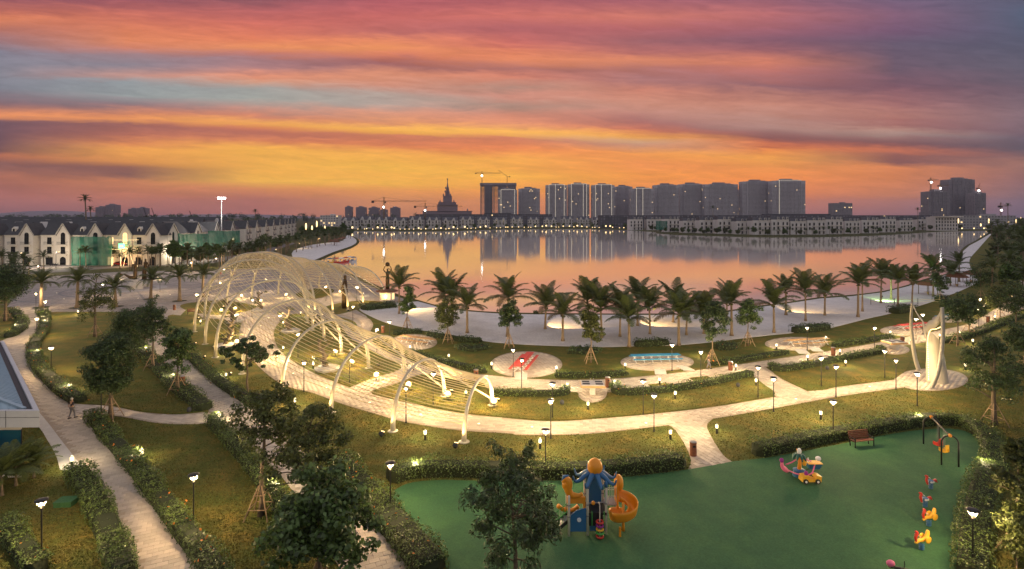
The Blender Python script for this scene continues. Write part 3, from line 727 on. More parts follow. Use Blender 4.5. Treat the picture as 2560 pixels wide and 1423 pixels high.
def from_meshes(name, label, cat, base, rz, s, tm, cmesh, tmat, cmat, group=None):
    t = thing(name, label, cat, base, rz, group); t.scale = s if isinstance(s, tuple) else (s, s, s)
    put('trunk', tm, tmat, t); put('crown', cmesh, cmat, t); return t
def hedge(label, px, w, hh, seed, dens=55, leaf=.13, flowers=None, name='hedge', closed=False, leafm='hedge_leaf', wpts=None):
    """clipped hedge along a line of ground pixels: dark core, leafy skin, blossoms"""
    pts = wpts or [G(*p) for p in px]; L = spline(pts, 5, closed); o = L[0].copy(); o.z = 0
    t = thing(name, label, name.replace('_', ' '), o)
    rng = np.random.default_rng(seed); core = MB(); N = len(L)
    if len(L) < 2: return t
    ws = []
    for i, p in enumerate(L):
        a, b_ = L[max(i - 1, 0)], L[min(i + 1, N - 1)]; d = (b_ - a).normalized(); nr = Vector((-d.y, d.x, 0))
        ws.append(nr)
        k = .9 if 0 < i < N - 1 else .3; hk = hh * (1 if 0 < i < N - 1 else .5)
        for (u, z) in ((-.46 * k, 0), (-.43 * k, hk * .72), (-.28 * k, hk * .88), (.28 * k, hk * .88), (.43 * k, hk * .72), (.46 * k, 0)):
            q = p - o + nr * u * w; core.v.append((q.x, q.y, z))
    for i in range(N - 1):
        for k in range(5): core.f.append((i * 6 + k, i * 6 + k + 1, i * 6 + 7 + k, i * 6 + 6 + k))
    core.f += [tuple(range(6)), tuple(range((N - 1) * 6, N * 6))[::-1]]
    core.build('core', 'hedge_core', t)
    seg = np.array([(L[i + 1] - L[i]).length for i in range(N - 1)]); n = int(seg.sum() * (w + 1.6 * hh) * dens)
    n = max(n, 60)
    si = rng.choice(N - 1, n, p=seg / seg.sum()); f_ = rng.uniform(0, 1, n)
    A = np.array([v[:] for v in L]); W = np.array([v[:] for v in ws])
    C = A[si] * (1 - f_)[:, None] + A[si + 1] * f_[:, None] - np.array(o[:]); Wn = W[si]
    th = rng.uniform(-1.25, 1.25, n)                         # position round the section: side, top, side
    lump = (1 + .13 * np.sin(C[:, 0] * .9 - C[:, 1] * .7)) * 1 + .10 * np.sin(C[:, 0] * 2.3 + C[:, 1] * 1.7) + .06 * np.sin(C[:, 0] * 5.1 - C[:, 1] * 4.3)
    u = np.clip(th, -.8, .8) / .8 * .5 * w * lump; z = np.where(np.abs(th) < .8, hh * lump, hh * lump * (1.25 - np.abs(th)) / .45 * .97)
    rad_ = rng.uniform(.86, 1.06, n); P = C + Wn * (u * rad_)[:, None]; P[:, 2] = z * rad_ + rng.normal(0, .02, n)
    P[:, 2] = np.maximum(P[:, 2], .03)
    Nn = Wn * (np.sign(th) * (np.abs(th) > .7))[:, None] * .9 + rng.normal(size=(n, 3)) * .55; Nn[:, 2] += np.where(np.abs(th) < .8, 1.0, .35)
    Nn /= np.linalg.norm(Nn, axis=1)[:, None]
    V, Q = leaf_quads(rng, P, Nn, leaf, leaf * .6)
    put('foliage', np_mesh('foliage', V, Q), leafm, t)
    if flowers:
        k = rng.choice(n, max(6, int(n * .006)), replace=False); Pf = P[k] * np.array([1, 1, 1.06]); V, Q = leaf_quads(rng, np.repeat(Pf, 3, 0), np.repeat(Nn[k], 3, 0), .13, .12)
        put('blossom', np_mesh('blossom', V, Q), flowers, t)
    return t

# ------------------------------------------------------------------ pergola of arches and cables
ARCH = [((-3.6,42.1),(-1.8,50.2),3.5),((-9.4,44.2),(-6.4,52.8),4.4),((-15.6,48.3),(-11.6,60.5),5.1),((-22,53.5),(-16,62.5),6.1),((-29,60.2),(-21,69),7.3),
        ((-35.6,67.2),(-25.5,76),8.8),((-40.6,74.1),(-29.5,83),9.6),((-46.5,82),(-32.5,89),10.3),((-50.5,92),(-34.5,94),10.9),((-52.5,103),(-35.4,97.5),10.6),
        ((-52.5,113),(-33.6,95.6),9.7),((-50.5,121),(-31.2,97.5),8.8),((-48,127),(-29.6,101),7.8),((-45,130.5),(-28.3,106.5),6.8),((-40.5,132),(-25.1,111),5.9)]
perg = thing('cable_pergola', 'white tubular arch tunnel strung with cables curving over the promenade', 'pergola')
AP = []
for (o_, i_, h_) in ARCH:
    o_, i_ = Vector((*o_, 0)), Vector((*i_, 0)); c = (o_ + i_) / 2; hx = (i_ - o_) / 2; pts = []
    for k in range(25):
        q = math.pi * k / 24; cx_ = -math.cos(q); sz = math.sin(q)
        pts.append(c + hx * (abs(cx_) ** .92 * (1 if cx_ > 0 else -1)) + Vector((0, 0, h_ * sz ** .86)))
    AP.append(pts)
    a = MB().tube(pts, [.20 - .085 * math.sin(math.pi * k / 24) for k in range(25)], 10).build('arch', 'white_steel', perg, True)
    for e in (pts[0], pts[-1]):
        MB().lathe([(.42, 0), (.42, .05), (.3, .09)], e, 12).build('foot_plate', 'white_steel', a)
NC = 36
for k in range(NC):
    x = 2.4 + 18.2 * k / (NC - 1); i0 = int(x); f_ = x - i0
    line = [p[i0].lerp(p[i0 + 1], f_) for p in AP]
    pts = []
    for j in range(len(line) - 1):
        a, b_ = line[j], line[j + 1]; mid = (a + b_) / 2 - Vector((0, 0, .14))
        pts += [a, mid]
    pts.append(line[-1])
    MB().tube(pts, .031, 4).build('cable', 'cable', perg)
# finer net on the high middle of the tunnel and at the far end
for j in range(6, 14):
    net = MB()
    for k in range(4, 20):
        a, b_ = AP[j][k], AP[j][k + 1]
        for f_ in (.2, .5, .8):
            p = a.lerp(b_, f_); q0 = AP[j + 1][k].lerp(AP[j + 1][k + 1], f_)
            kk = min(k + 2, 23); q1 = AP[j + 1][kk].lerp(AP[j + 1][kk + 1], f_)
            net.tube([p, q1], .014, 3, cap=False); net.tube([AP[j][kk].lerp(AP[j][kk + 1], f_), q0], .014, 3, cap=False)
    o = net.build('cable_net', 'cable', perg); o['kind'] = 'stuff'
def strut(p, q): MB().tube([p, q], .09, 8).build('strut', 'white_steel', perg, True)
for j in range(1, 14):                                       # diagonal braces between neighbouring arches
    strut(AP[j][13], AP[j - 1][23] if j < 8 else AP[j + 1][22])
for j in range(5, 12): strut(AP[j][8], AP[j + 1][4])
for j in (12, 13): strut(AP[j][11], AP[j + 1][24])

upl = []
for j, pts in enumerate(AP):
    for end, nxt in ((pts[0], pts[5]), (pts[-1], pts[-6])):
        d = (pts[12] - end); d.z = 0; d.normalize(); side = Vector((-d.y, d.x, 0)) * .3
        p = end - d * 1.15 + side
        if j > 11 and end is pts[0]: continue
        upl.append((p, end.lerp(nxt, .8)))
for p, a in upl:
    t = thing('uplight', 'small black ground spotlight aimed up a pergola arch leg', 'spotlight', p, math.atan2(a.y - p.y, a.x - p.x), 'spotlights at the pergola feet')
    M = Matrix.Rotation(R(48), 3, 'Y')
    MB().box((-.05, 0, .05), (.10, .22, .10)).build('bracket', 'black_metal', t)
    MB().box((0, 0, .2), (.22, .34, .24), M=M).build('housing', 'black_metal', t)
    MB().box((.085, 0, .285), (.04, .30, .20), M=M).build('lens', 'warm_glow', t)
    dz = Vector(((a - p).to_2d().length, 0, a.z))
    light('SPOT', 'uplight_beam', 900, (1, .60, .18), t, (.16, 0, .36), .08, 62, .8, dz)
# bright round floodlights on short posts inside the tunnel
FL0 = None
for (x, y, k) in [(1235,1020,1),(1120,1002,1),(1021,978,1),(941,952,.9),(880,918,.7),(838,892,.8),(592,866,.7),(604,748,.8),(588,780,.7),(553,785,.6),(652,760,.7),(715,745,.7),(850,736,.8),(690,902,.5)]:
    p = G(x, y)
    if FL0 is None:
        FL0 = thing('floodlight', 'round dazzling floodlight on a short post under the cable arches', 'floodlight', p, 0, 'floodlights under the cable arches')
        MB().tube([(0, 0, 0), (0, 0, .34)], .04, 8).build('post', 'black_metal', FL0)
        MB().lathe([(.06, .3), (.2, .36), (.24, .42), (.2, .46)], n=14).build('housing', 'black_metal', FL0)
        MB().ball((0, 0, .62), (.28, .28, .24), 14, 8).build('lens', 'warm_glow', FL0, True)
        light('POINT', 'flood_glow', 560, (1, .66, .25), FL0, (0, 0, 1.15), .2)
    else: dup(FL0, p, 0, 1)
# string of coloured bulbs hanging on the far side of the tunnel
tg = thing('pennant_string', 'short row of red, green and blue pennants hung under the arches', 'pennants', G(568, 708))
for i, c_ in enumerate(('toy_red', 'toy_green', 'toy_blue', 'toy_purple', 'toy_red')):
    MB().prism([(-.25, 0), (.25, 0), (0, -.6)], -.02, .02, 'y', ((i - 2) * .8, 0, 3.1 - .2 * abs(i - 2))).build('pennant', c_, tg)
MB().tube([(-2.2, 0, 2.9), (0, 0, 3.15), (2.2, 0, 2.9)], .02, 4).build('cord', 'cable', tg)
MB().tube([(-2.2, 0, 0), (-2.2, 0, 2.95)], .04, 6).build('pole', 'black_metal', tg); MB().tube([(2.2, 0, 0), (2.2, 0, 2.95)], .04, 6).build('pole', 'black_metal', tg)

# ------------------------------------------------------------------ lamps
LAMP0 = None
def lamp(x, y, label, grp):
    global LAMP0
    p = G(x, y)
    if LAMP0 is None:
        t = LAMP0 = thing('path_lamp', label, 'lamp post', p, 0, grp)
        MB().lathe([(.09, 0), (.09, .04), (.05, .08), (.038, .5), (.034, 2.5)], n=10).build('pole', 'black_metal', t)
        MB().lathe([(.05, 2.46), (.075, 2.5), (.05, 2.56)], n=10).build('collar', 'black_metal', t)
        MB().lathe([(.03, 2.55), (.05, 2.62), (.085, 2.72), (.07, 2.76)], n=10).build('bulb', 'warm_glow', t)
        for k in range(4):
            q = R(45 + 90 * k); c, s_ = math.cos(q), math.sin(q)
            a = MB().tube([(c * .04, s_ * .04, 2.54), (c * .13, s_ * .13, 2.72), (c * .21, s_ * .21, 2.92)], .017, 5).build('arm', 'warm_bulb' if False else 'grey_metal', t)
        cap = MB().lathe([(.05, 2.90), (.24, 2.915), (.285, 2.94), (.285, 2.97), (.20, 3.01), (.02, 3.03)], n=20).build('cap', 'black_metal', t, True)
        MB().lathe([(.06, 2.885), (.18, 2.885), (.18, 2.9)], n=14).build('reflector', 'warm_bulb', cap)
        light('POINT', 'lamp_glow', 1500, (1, .69, .34), t, (0, 0, 2.83), .09)
        return t
    return dup(LAMP0, p, random.uniform(0, 1.5), 1, label, grp)
for grp, label, ps in [
  ('lamps by the playground hedge', 'black path lamp standing in the hedge round the playground', [(976,1287),(1364,1186),(2083,1098),(2432,1430)]),
  ('lamps along the west path', 'black path lamp standing beside the broad west path', [(484,1323),(104,1400),(128,936),(92,848),(113,797),(90,773),(253,1048)]),
  ('lamps along the promenade', 'black path lamp standing on grass beside the curved promenade', [(1377,1096),(1381,1045),(1608,1036),(1635,1079),(1895,995),(1934,1029),(2090,993),(2053,967),(2212,946),(2240,974),(2293,1015)]),
  ('lamps under the cable arches', 'black path lamp standing under the cable arches', [(760,980),(874,957),(1015,1057),(1083,1014),(745,895),(700,838),(590,835),(630,792),(550,740),(664,730),(560,700)]),
  ('lamps along the lakeside path', 'black path lamp standing beside the lakeside picnic path', [(1283,942),(1304,972),(1752,948),(1680,927),(2018,876),(2186,876),(2307,836),(2290,850),(974,857),(942,880),(2447,820),(2450,790),(2530,778),(882,812)]),
  ('lamps on the plaza', 'black path lamp standing on the pale round plaza', [(492,776),(892,754),(95,690),(345,690),(478,680),(400,730),(255,745),(815,752)]),
  ('lamps beyond the plaza', 'black path lamp among the palms beyond the plaza', [(590,650),(625,642),(540,668),(748,622),(760,606),(800,608),(690,640)])]:
    for q in ps: lamp(*q, label, grp)
BOL0 = None
def bollard(x, y, label, grp):
    global BOL0
    p = G(x, y)
    if BOL0 is None:
        t = BOL0 = thing('bollard_light', label, 'bollard light', p, 0, grp)
        MB().lathe([(.085, 0), (.085, .42)], n=10).build('post', 'black_metal', t)
        MB().lathe([(.07, .42), (.105, .46), (.105, .68), (.07, .70)], n=10).build('lantern', 'white_bulb', t)
        MB().lathe([(.09, .70), (.09, .75), (.05, .78)], n=10).build('cap', 'black_metal', t)
        light('POINT', 'bollard_glow', 150, (1, .80, .45), t, (0, 0, .95), .1)
        return t
    return dup(BOL0, p, 0, 1, label, grp)
for grp, label, ps in [
  ('bollards round the playground', 'short black bollard with a glowing lantern near the playground hedge', [(1063,1100),(1350,1122),(1040,1185),(1676,1099),(1792,1084),(2052,1049),(2295,1060),(2458,1183)]),
  ('bollards along the west paths', 'short black bollard with a glowing lantern beside the west paths', [(355,1150),(180,1168),(687,1230),(548,1056),(172,980),(92,890),(365,882),(433,952),(38,822),(112,812),(565,950)]),
  ('bollards among the picnic ovals', 'short black bollard with a glowing lantern beside the picnic ovals', [(1391,932),(1229,922),(1122,901),(1563,924),(1752,892),(1941,874),(2065,855),(2226,840),(1025,878),(940,838)]),
  ('bollards beside the lakeside path', 'short black bollard with a glowing lantern beside the lakeside path', [(1418,975),(1537,968),(1649,962),(1688,998),(1470,1025),(1840,927),(1890,965),(2019,903),(2100,888),(2114,917),(2278,860),(2350,848),(2432,862),(2413,925),(2400,840),(2487,800),(2460,775)]),
  ('bollards under the cable arches', 'short black bollard with a glowing lantern under the cable arches', [(738,1017),(783,922),(708,880),(708,815),(560,888),(501,812),(752,790),(1165,995),(1012,915)]),
  ('bollards round the plaza', 'short black bollard with a glowing lantern at the plaza edge', [(195,787),(300,700),(395,700),(470,668),(908,740)])]:
    for q in ps: bollard(*q, label, grp)
sp0 = None
for (x, y) in [(1197,1060),(1052,1037),(924,1007),(815,970),(733,934),(681,888),(652,815),(672,795),(1615,1058),(2174,967),(1990,998),(1330,1068),(142,733),(160,748),(345,746),(425,737),(285,690),(405,690),(230,705),(505,660)]:
    p = G(x, y, .03)
    if sp0 is None:
        sp0 = thing('path_spot', 'tiny round light set flush in the paving', 'ground light', p, 0, 'flush lights in the paving')
        MB().lathe([(.14, 0), (.14, .02), (.11, .026)], n=12).build('ring', 'grey_metal', sp0)
        MB().lathe([(.10, .01), (.10, .034), (.04, .045)], n=12).build('lens', 'white_bulb', sp0)
    else: dup(sp0, p)
# ------------------------------------------------------------------ buildings
def arch_outline(w, h, n=8):                                 # door or window outline with a round head
    r = w / 2
    return [(-r, 0), (r, 0), (r, h - r)] + [(r * math.cos(math.pi * k / n), h - r + r * math.sin(math.pi * k / n)) for k in range(1, n)] + [(-r, h - r)]
def window(t, x, z, w, h, y=0.0, arched=False, lit=False, sill=True, wall_axis='y'):
    ol = arch_outline(w, h) if arched else [(-w / 2, 0), (w / 2, 0), (w / 2, h), (-w / 2, h)]
    big = [(p[0] * (1 + .22 / w), p[1] * (1 + .2 / h) - .08) for p in ol]
    f = MB().prism(big, y - .06, y + .02, 'y', (x, 0, z)).build('window', 'trim', t)
    MB().prism(ol, y - .085, y - .03, 'y', (x, 0, z)).build('pane', 'glass_lit' if lit else 'glass_dark', f)
    mu = MB().box((x, y - .1, z + h * .5), (.06, .05, h * .96)); mu.box((x, y - .1, z + h * .62), (w * .96, .05, .06))
    mu.build('mullion', 'slate', f)
    return f
def balcony(t, x, z, w, y=0.0, d=.8):
    b_ = MB().box((x, y - d / 2, z), (w, d, .28)).box((x, y - d * .4, z - .25), (w * .86, d * .8, .22)).build('balcony', 'trim', t)
    r = MB()
    for k in range(int(w / .28) + 1): r.box((x - w / 2 + .1 + k * (w - .2) / int(w / .28), y - d + .08, z + .58), (.035, .035, .9))
    r.box((x, y - d + .08, z + 1.04), (w, .07, .07)).box((x - w / 2 + .06, y - d / 2, z + 1.04), (.06, d, .06)).box((x + w / 2 - .06, y - d / 2, z + 1.04), (.06, d, .06))
    r.build('railing', 'black_metal', b_)
def villa(label, loc, rz, w=10.6, group=None, lit=False, mirror=False, dormer=True, cat='house'):
    t = thing('villa', label, cat, loc, rz, group); s_ = -1 if mirror else 1
    gw = w * .42; mw = w - gw; gx = s_ * (w / 2 - gw / 2); mx_ = -s_ * (w / 2 - mw / 2); he = 10.4; dp = 9.0
    MB().box((mx_, dp / 2 + .6, he / 2), (mw, dp, he)).build('wall', 'plaster', t)
    MB().prism([(-gw / 2, 0), (gw / 2, 0), (gw / 2, he + .1), (0, he + 3.6), (-gw / 2, he + .1)], 0, dp * .7, 'y', (gx, 0, 0)).build('gable_wall', 'plaster', t)
    c = MB()
    for z in (3.6, 7.0): c.box((mx_, .55, z), (mw + .02, .2, .22)); c.box((gx, -.05, z), (gw + .15, .2, .22))
    c.box((mx_, .5, he - .1), (mw, .35, .35)); c.build('cornice', 'trim', t)
    r = MB()
    y0, y1, yr = .1, dp + 1.0, dp / 2 + .6
    r.prism([(y0, he + .05), (y1, he + .05), (yr, he + 4.5)], mx_ - mw / 2 - .15, mx_ + mw / 2 + .15, 'x')
    r.add([(gx + a * (gw / 2 + .35), y, he + .1 - .25 + (0 if a else 4.0) + dz) for dz in (0, .22) for y in (-.35, dp * .7) for a in (-1, 0, 1)],
          [(0, 1, 4, 3), (1, 2, 5, 4), (6, 9, 10, 7), (7, 10, 11, 8), (0, 6, 7, 1), (1, 7, 8, 2), (0, 3, 9, 6), (2, 8, 11, 5)])
    ro = r.build('roof', 'slate', t)
    e = MB()
    for a in (-1, 1): e.bar((gx + a * (gw / 2 + .4), -.3, he - .12), (gx, -.3, he + 3.95), .1, .34)
    e.build('barge_board', 'trim', ro)
    if dormer:
        MB().prism([(-.7, 0), (.7, 0), (.7, 1.3), (0, 2.0), (-.7, 1.3)], 1.5, 3.6, 'y', (mx_ - s_ * .6, 0, he + .9)).build('dormer', 'trim', ro)
        MB().prism(arch_outline(.7, 1.2), 1.44, 1.52, 'y', (mx_ - s_ * .6, 0, he + 1.0)).build('dormer_pane', 'glass_dark', ro)
    window(t, gx, 7.3, 1.5, 4.0, 0, True, lit); window(t, gx, 4.0, 1.5, 2.4, 0, False, lit)
    window(t, mx_, 7.3, 1.5, 2.3, .6, False, lit); window(t, mx_, 4.0, 1.5, 2.4, .6)
    if w > 14: window(t, mx_ + s_ * 3.2, 7.3, 1.3, 2.3, .6); window(t, mx_ + s_ * 3.2, 4.0, 1.3, 2.4, .6); window(t, mx_ - s_ * 3.2, 7.3, 1.3, 2.3, .6)
    balcony(t, gx, 7.0, 3.4); balcony(t, mx_, 7.0, 3.0, .6); balcony(t, gx, 3.7, 3.4); balcony(t, mx_, 3.7, 3.0, .6)
    d = MB().prism(arch_outline(2.1, 3.0), -.08, .02, 'y', (gx, 0, 0)).build('door', 'glass_dark', t)
    MB().prism([(-1.4, 0), (-1.05, 0), (-1.05, 2)] + [(1.05 * math.cos(math.pi - math.pi * k / 8), 1.95 + 1.05 * math.sin(math.pi * k / 8)) for k in range(9)] + [(1.05, 0), (1.4, 0), (1.4, 3.4), (-1.4, 3.4)], -.14, .0, 'y', (gx, 0, 0)).build('door_surround', 'trim', t)
    MB().box((mx_, .5, 1.5), (2.2, .25, 2.6)).build('shop_window', 'glass_lit' if lit else 'glass_dark', t)
    return t
V0 = {}
for i, (x, lb) in enumerate([(-28, 'cream gabled villa at the street corner with its lower floors behind bushy palms'), (67, 'cream gabled villa beside the one with the arched front door'), (158, 'cream gabled villa with arched front door and parked scooters'), (239, 'gabled villa half wrapped in green construction netting beside the lit one'), (313, 'gabled villa glowing with strings of warm fairy lights'), (383, 'cream gabled villa next to the fairy-lit one')]):
    p = D(x - 22, 192)
    villa(lb, (p.x, p.y, 0), R(0), 10.3, 'villas facing the plaza', lit=(i == 4), dormer=i in (1, 3, 5))
rows = [(456,206),(512,226),(557,250),(595,276),(629,304),(653,330),(675,356),(693,382),(708,407),(720,432),(728,455),(737,478),(745,500)]
VR = None
for i, (x, d) in enumerate(rows):
    p = D(x - 6, d); q = D(rows[min(i + 1, 12)][0] - 6, rows[min(i + 1, 12)][1]) if i < 12 else p + (p - D(rows[11][0] - 6, rows[11][1]))
    a = math.atan2((q - p).y, (q - p).x)
    lb = 'gabled villa in the terrace running back along the lake'
    if VR is None: VR = villa(lb, (p.x, p.y, 0), a, 19, 'villas of the receding terrace', mirror=True, dormer=False)
    else: dup(VR, (p.x, p.y, 0), a, (1, 1, 1))
# low dark roofed rows behind the first villas
def back_row(label, a, b_, h, dp=10, m='plaster_grey'):
    c = (a + b_) / 2; L = (b_ - a).length; t = thing('terrace_row', label, 'building', c, math.atan2((b_ - a).y, (b_ - a).x))
    MB().box((0, dp / 2, h * .36), (L, dp, h * .72)).build('wall', m, t)
    MB().prism([(-.4, h * .72), (dp + .4, h * .72), (dp / 2, h)], -L / 2 - .3, L / 2 + .3, 'x').build('roof', 'slate', t)
    k = int(L / 9)
    for i in range(k): MB().prism([(-1.3, h * .70), (1.3, h * .70), (1.3, h * .80), (0, h * .95), (-1.3, h * .80)], .6, dp * .45, 'y', (-L / 2 + (i + .5) * L / k, -.9, 0)).build('gable', 'plaster_far', t)
    return t
back_row('long dark slate roofs with small pale gables behind the front villas', D(-250, 222), D(440, 232), 15.4)
back_row('second long run of dark roofs further behind the villas', D(-250, 262), D(500, 285), 16.0)
back_row('distant run of dark roofs beyond the villa rows', D(-250, 330), D(560, 360), 16.4)
# construction netting
def net(label, px0, px1, d, z0, z1, a=0):
    p, q = D(px0, d), D(px1, d); L = (q - p).length; t = thing('construction_net', label, 'netting', p, a)
    n, m_ = 22, 10; V = []; rr = random.Random(int(px0))
    for j in range(m_ + 1):
        for i in range(n + 1): V.append((L * i / n, .35 * math.sin(i * 1.3 + j * .6) * rr.uniform(.4, 1), z0 + (z1 - z0) * j / m_ + (rr.uniform(-.25, .25) if j == m_ else 0)))
    MB().add(V, [(j * (n + 1) + i, j * (n + 1) + i + 1, (j + 1) * (n + 1) + i + 1, (j + 1) * (n + 1) + i) for j in range(m_) for i in range(n)]).build('sheet', 'net_green', t, True)
    s_ = MB()
    for i in range(0, n + 1, 3): s_.tube([(L * i / n, .5, 0), (L * i / n, .5, z1 + .4)], .05, 5)
    for z in (2.2, 4.6, 7): s_.tube([(0, .5, z), (L, .5, z)], .04, 5)
    o = s_.build('scaffold', 'grey_metal', t); o['kind'] = 'stuff'
net('dark green construction net hanging before the villa beside the lit one', 178, 280, 188, .3, 10)
net('pale green construction net at the start of the receding terrace', 395, 512, 203, 2.0, 10.5, R(10))
net('green construction net further along the receding terrace', 520, 592, 222, 5.0, 11, R(25))
# fairy lights on the villa
p = D(313, 191)
fl = thing('fairy_lights', 'strings of warm fairy lights draped over the bright villa', 'string lights', p)
def string(a, b_, sag, n):
    a, b_ = Vector(a), Vector(b_); m_ = MB()
    for i in range(n + 1):
        f_ = i / n; q = a.lerp(b_, f_) + Vector((0, 0, -sag * 4 * f_ * (1 - f_))); m_.ball(q, .10, 6, 4)
    m_.build('light_string', 'warm_glow', fl)
string((-5, -1, 8.9), (5, -1, 8.9), .1, 22); string((2, -1, 6.4), (7, -6, 0.4), .5, 20); string((-1, -1, 6.4), (2, -5, .4), .4, 18); string((-4, -1, 6), (-1, -5, .4), .4, 16); string((1.5, -1, 6.4), (1.5, -3, .3), .1, 14); string((-5, -1.2, 5.8), (5, -1.2, 5.8), .2, 20)
light('POINT', 'fairy_glow', 650, (1, .60, .26), fl, (0, -4.5, 5), .8); light('POINT', 'fairy_glow', 5200, (1, .60, .26), fl, (2, -4, 2), .8)
sg = thing('shop_sign', 'small glowing green shop sign on the fairy-lit villa', 'sign', p + Vector((-.4, -1.2, 6.3)))
MB().box((0, 0, .5), (2.0, .15, 1.6)).build('panel', 'sign_green', sg); MB().box((0, -.1, .5), (1.1, .06, .5)).build('emblem', 'toy_white', sg)

# far shore houses: one gabled kind, one mansard kind
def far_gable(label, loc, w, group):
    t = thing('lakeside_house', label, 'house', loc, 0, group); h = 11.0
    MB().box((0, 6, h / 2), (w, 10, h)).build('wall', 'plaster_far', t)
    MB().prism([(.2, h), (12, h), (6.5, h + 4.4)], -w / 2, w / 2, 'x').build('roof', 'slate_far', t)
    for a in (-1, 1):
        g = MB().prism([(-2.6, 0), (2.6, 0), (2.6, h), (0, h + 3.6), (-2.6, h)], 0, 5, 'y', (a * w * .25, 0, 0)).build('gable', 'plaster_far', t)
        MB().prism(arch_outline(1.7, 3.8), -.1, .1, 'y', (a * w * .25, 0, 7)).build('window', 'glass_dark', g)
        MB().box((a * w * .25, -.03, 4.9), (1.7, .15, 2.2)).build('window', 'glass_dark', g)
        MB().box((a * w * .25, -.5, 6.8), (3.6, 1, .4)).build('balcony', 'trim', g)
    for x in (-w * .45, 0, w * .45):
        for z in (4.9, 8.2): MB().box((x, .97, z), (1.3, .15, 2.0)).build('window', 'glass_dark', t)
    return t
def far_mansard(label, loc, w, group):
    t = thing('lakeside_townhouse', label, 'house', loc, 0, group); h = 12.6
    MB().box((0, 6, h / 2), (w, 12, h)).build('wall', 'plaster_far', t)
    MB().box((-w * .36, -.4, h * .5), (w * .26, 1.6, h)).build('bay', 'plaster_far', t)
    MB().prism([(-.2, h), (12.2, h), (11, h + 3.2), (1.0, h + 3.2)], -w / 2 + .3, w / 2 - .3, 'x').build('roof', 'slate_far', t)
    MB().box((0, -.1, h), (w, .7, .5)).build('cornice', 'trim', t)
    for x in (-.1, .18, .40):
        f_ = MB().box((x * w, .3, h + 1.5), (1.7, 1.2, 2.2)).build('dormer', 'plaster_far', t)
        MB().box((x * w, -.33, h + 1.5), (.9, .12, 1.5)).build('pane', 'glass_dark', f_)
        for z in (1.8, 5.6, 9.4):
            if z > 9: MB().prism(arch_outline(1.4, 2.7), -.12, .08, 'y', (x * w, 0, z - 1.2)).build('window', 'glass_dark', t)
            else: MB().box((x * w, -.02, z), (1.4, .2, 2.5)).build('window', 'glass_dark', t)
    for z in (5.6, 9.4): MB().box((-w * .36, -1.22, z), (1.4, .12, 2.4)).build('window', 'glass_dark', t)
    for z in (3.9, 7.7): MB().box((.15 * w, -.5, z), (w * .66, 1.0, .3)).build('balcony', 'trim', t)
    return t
FG = FM = None
for i in range(17):
    px_ = 872 + i * 42; d = 23800 / (shore_y(px_) - 5.0 - 540); p = D(px_, d)
    lb = 'pale gabled lakeside house across the water'
    if FG is None: FG = far_gable(lb, p, 20.5, 'gabled houses across the lake')
    else: dup(FG, p, 0, (1 - .07 * (i % 3), 1, 1 + .05 * ((i * 2) % 3)))
for i in range(18):
    px_ = 1590 + i * 45; d = 23800 / (max(shore_y(px_), 581) - 5.5 - 540); p = D(px_, d)
    lb = 'grey mansard townhouse across the water'
    if FM is None: FM = far_mansard(lb, p, 16.2, 'mansard townhouses across the lake')
    else: dup(FM, p, 0, (1 + .08 * ((i * 5) % 3 - 1), 1, 1 + .06 * ((i * 7) % 3 - 1)))
net('pale teal net over a townhouse above the tree line', 1640, 1668, 560, 3, 12)
net('large teal net over the townhouses right of the round cloud', 1985, 2040, 515, 2, 12)
lb = thing('hotel_block', 'long pale four storey block with arched top windows at the row end', 'building', D(2368, 640))
MB().box((0, 8, 8), (26, 14, 16)).build('wall', 'plaster_far', lb); MB().box((0, .8, 16.2), (26.6, 15, .6)).build('cornice', 'trim', lb)
for i in range(8):
    for z in (2.5, 6.3, 10, 13.6): MB().prism(arch_outline(1.3, 2.4), .85, 1.05, 'y', (-11.4 + i * 3.25, 0, z - 1.2)).build('window', 'glass_dark', lb)
def low_block(label, px0, px1, d, h, m='plaster_grey', lit=3, dp=18):
    p, q = D(px0, d), D(px1, d); L = (q - p).length; t = thing('low_block', label, 'building', (p + q) / 2)
    MB().box((0, dp / 2, h / 2), (L, dp, h)).build('wall', m, t); MB().box((L * .1, dp / 2, h + 1.0), (L * .2, dp * .5, 2)).build('roof_hut', m, t)
    g = MB(); rr = random.Random(int(px0)); ll = MB(); n = max(3, int(L / 4)); f_ = max(2, int(h / 3.4))
    for i in range(n):
        for j in range(f_):
            (ll if rr.random() < lit / (n * f_) else g).box((-L / 2 + (i + .5) * L / n, -.02, (j + .55) * h / f_), (L / n * .5, .3, h / f_ * .5))
    o = g.build('window_grid', 'tower_glass', t); o['kind'] = 'stuff'
    if ll.v: o = ll.build('lit_windows', 'glass_lit', t); o['kind'] = 'stuff'
    return t
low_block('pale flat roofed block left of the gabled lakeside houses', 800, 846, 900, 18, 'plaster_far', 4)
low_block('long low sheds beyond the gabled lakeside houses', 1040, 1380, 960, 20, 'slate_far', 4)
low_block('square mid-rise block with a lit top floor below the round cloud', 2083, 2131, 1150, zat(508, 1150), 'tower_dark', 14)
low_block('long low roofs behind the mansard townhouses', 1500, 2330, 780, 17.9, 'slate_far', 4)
low_block('low far buildings right of the construction towers', 2400, 2540, 720, 17.5, 'plaster_grey', 5)

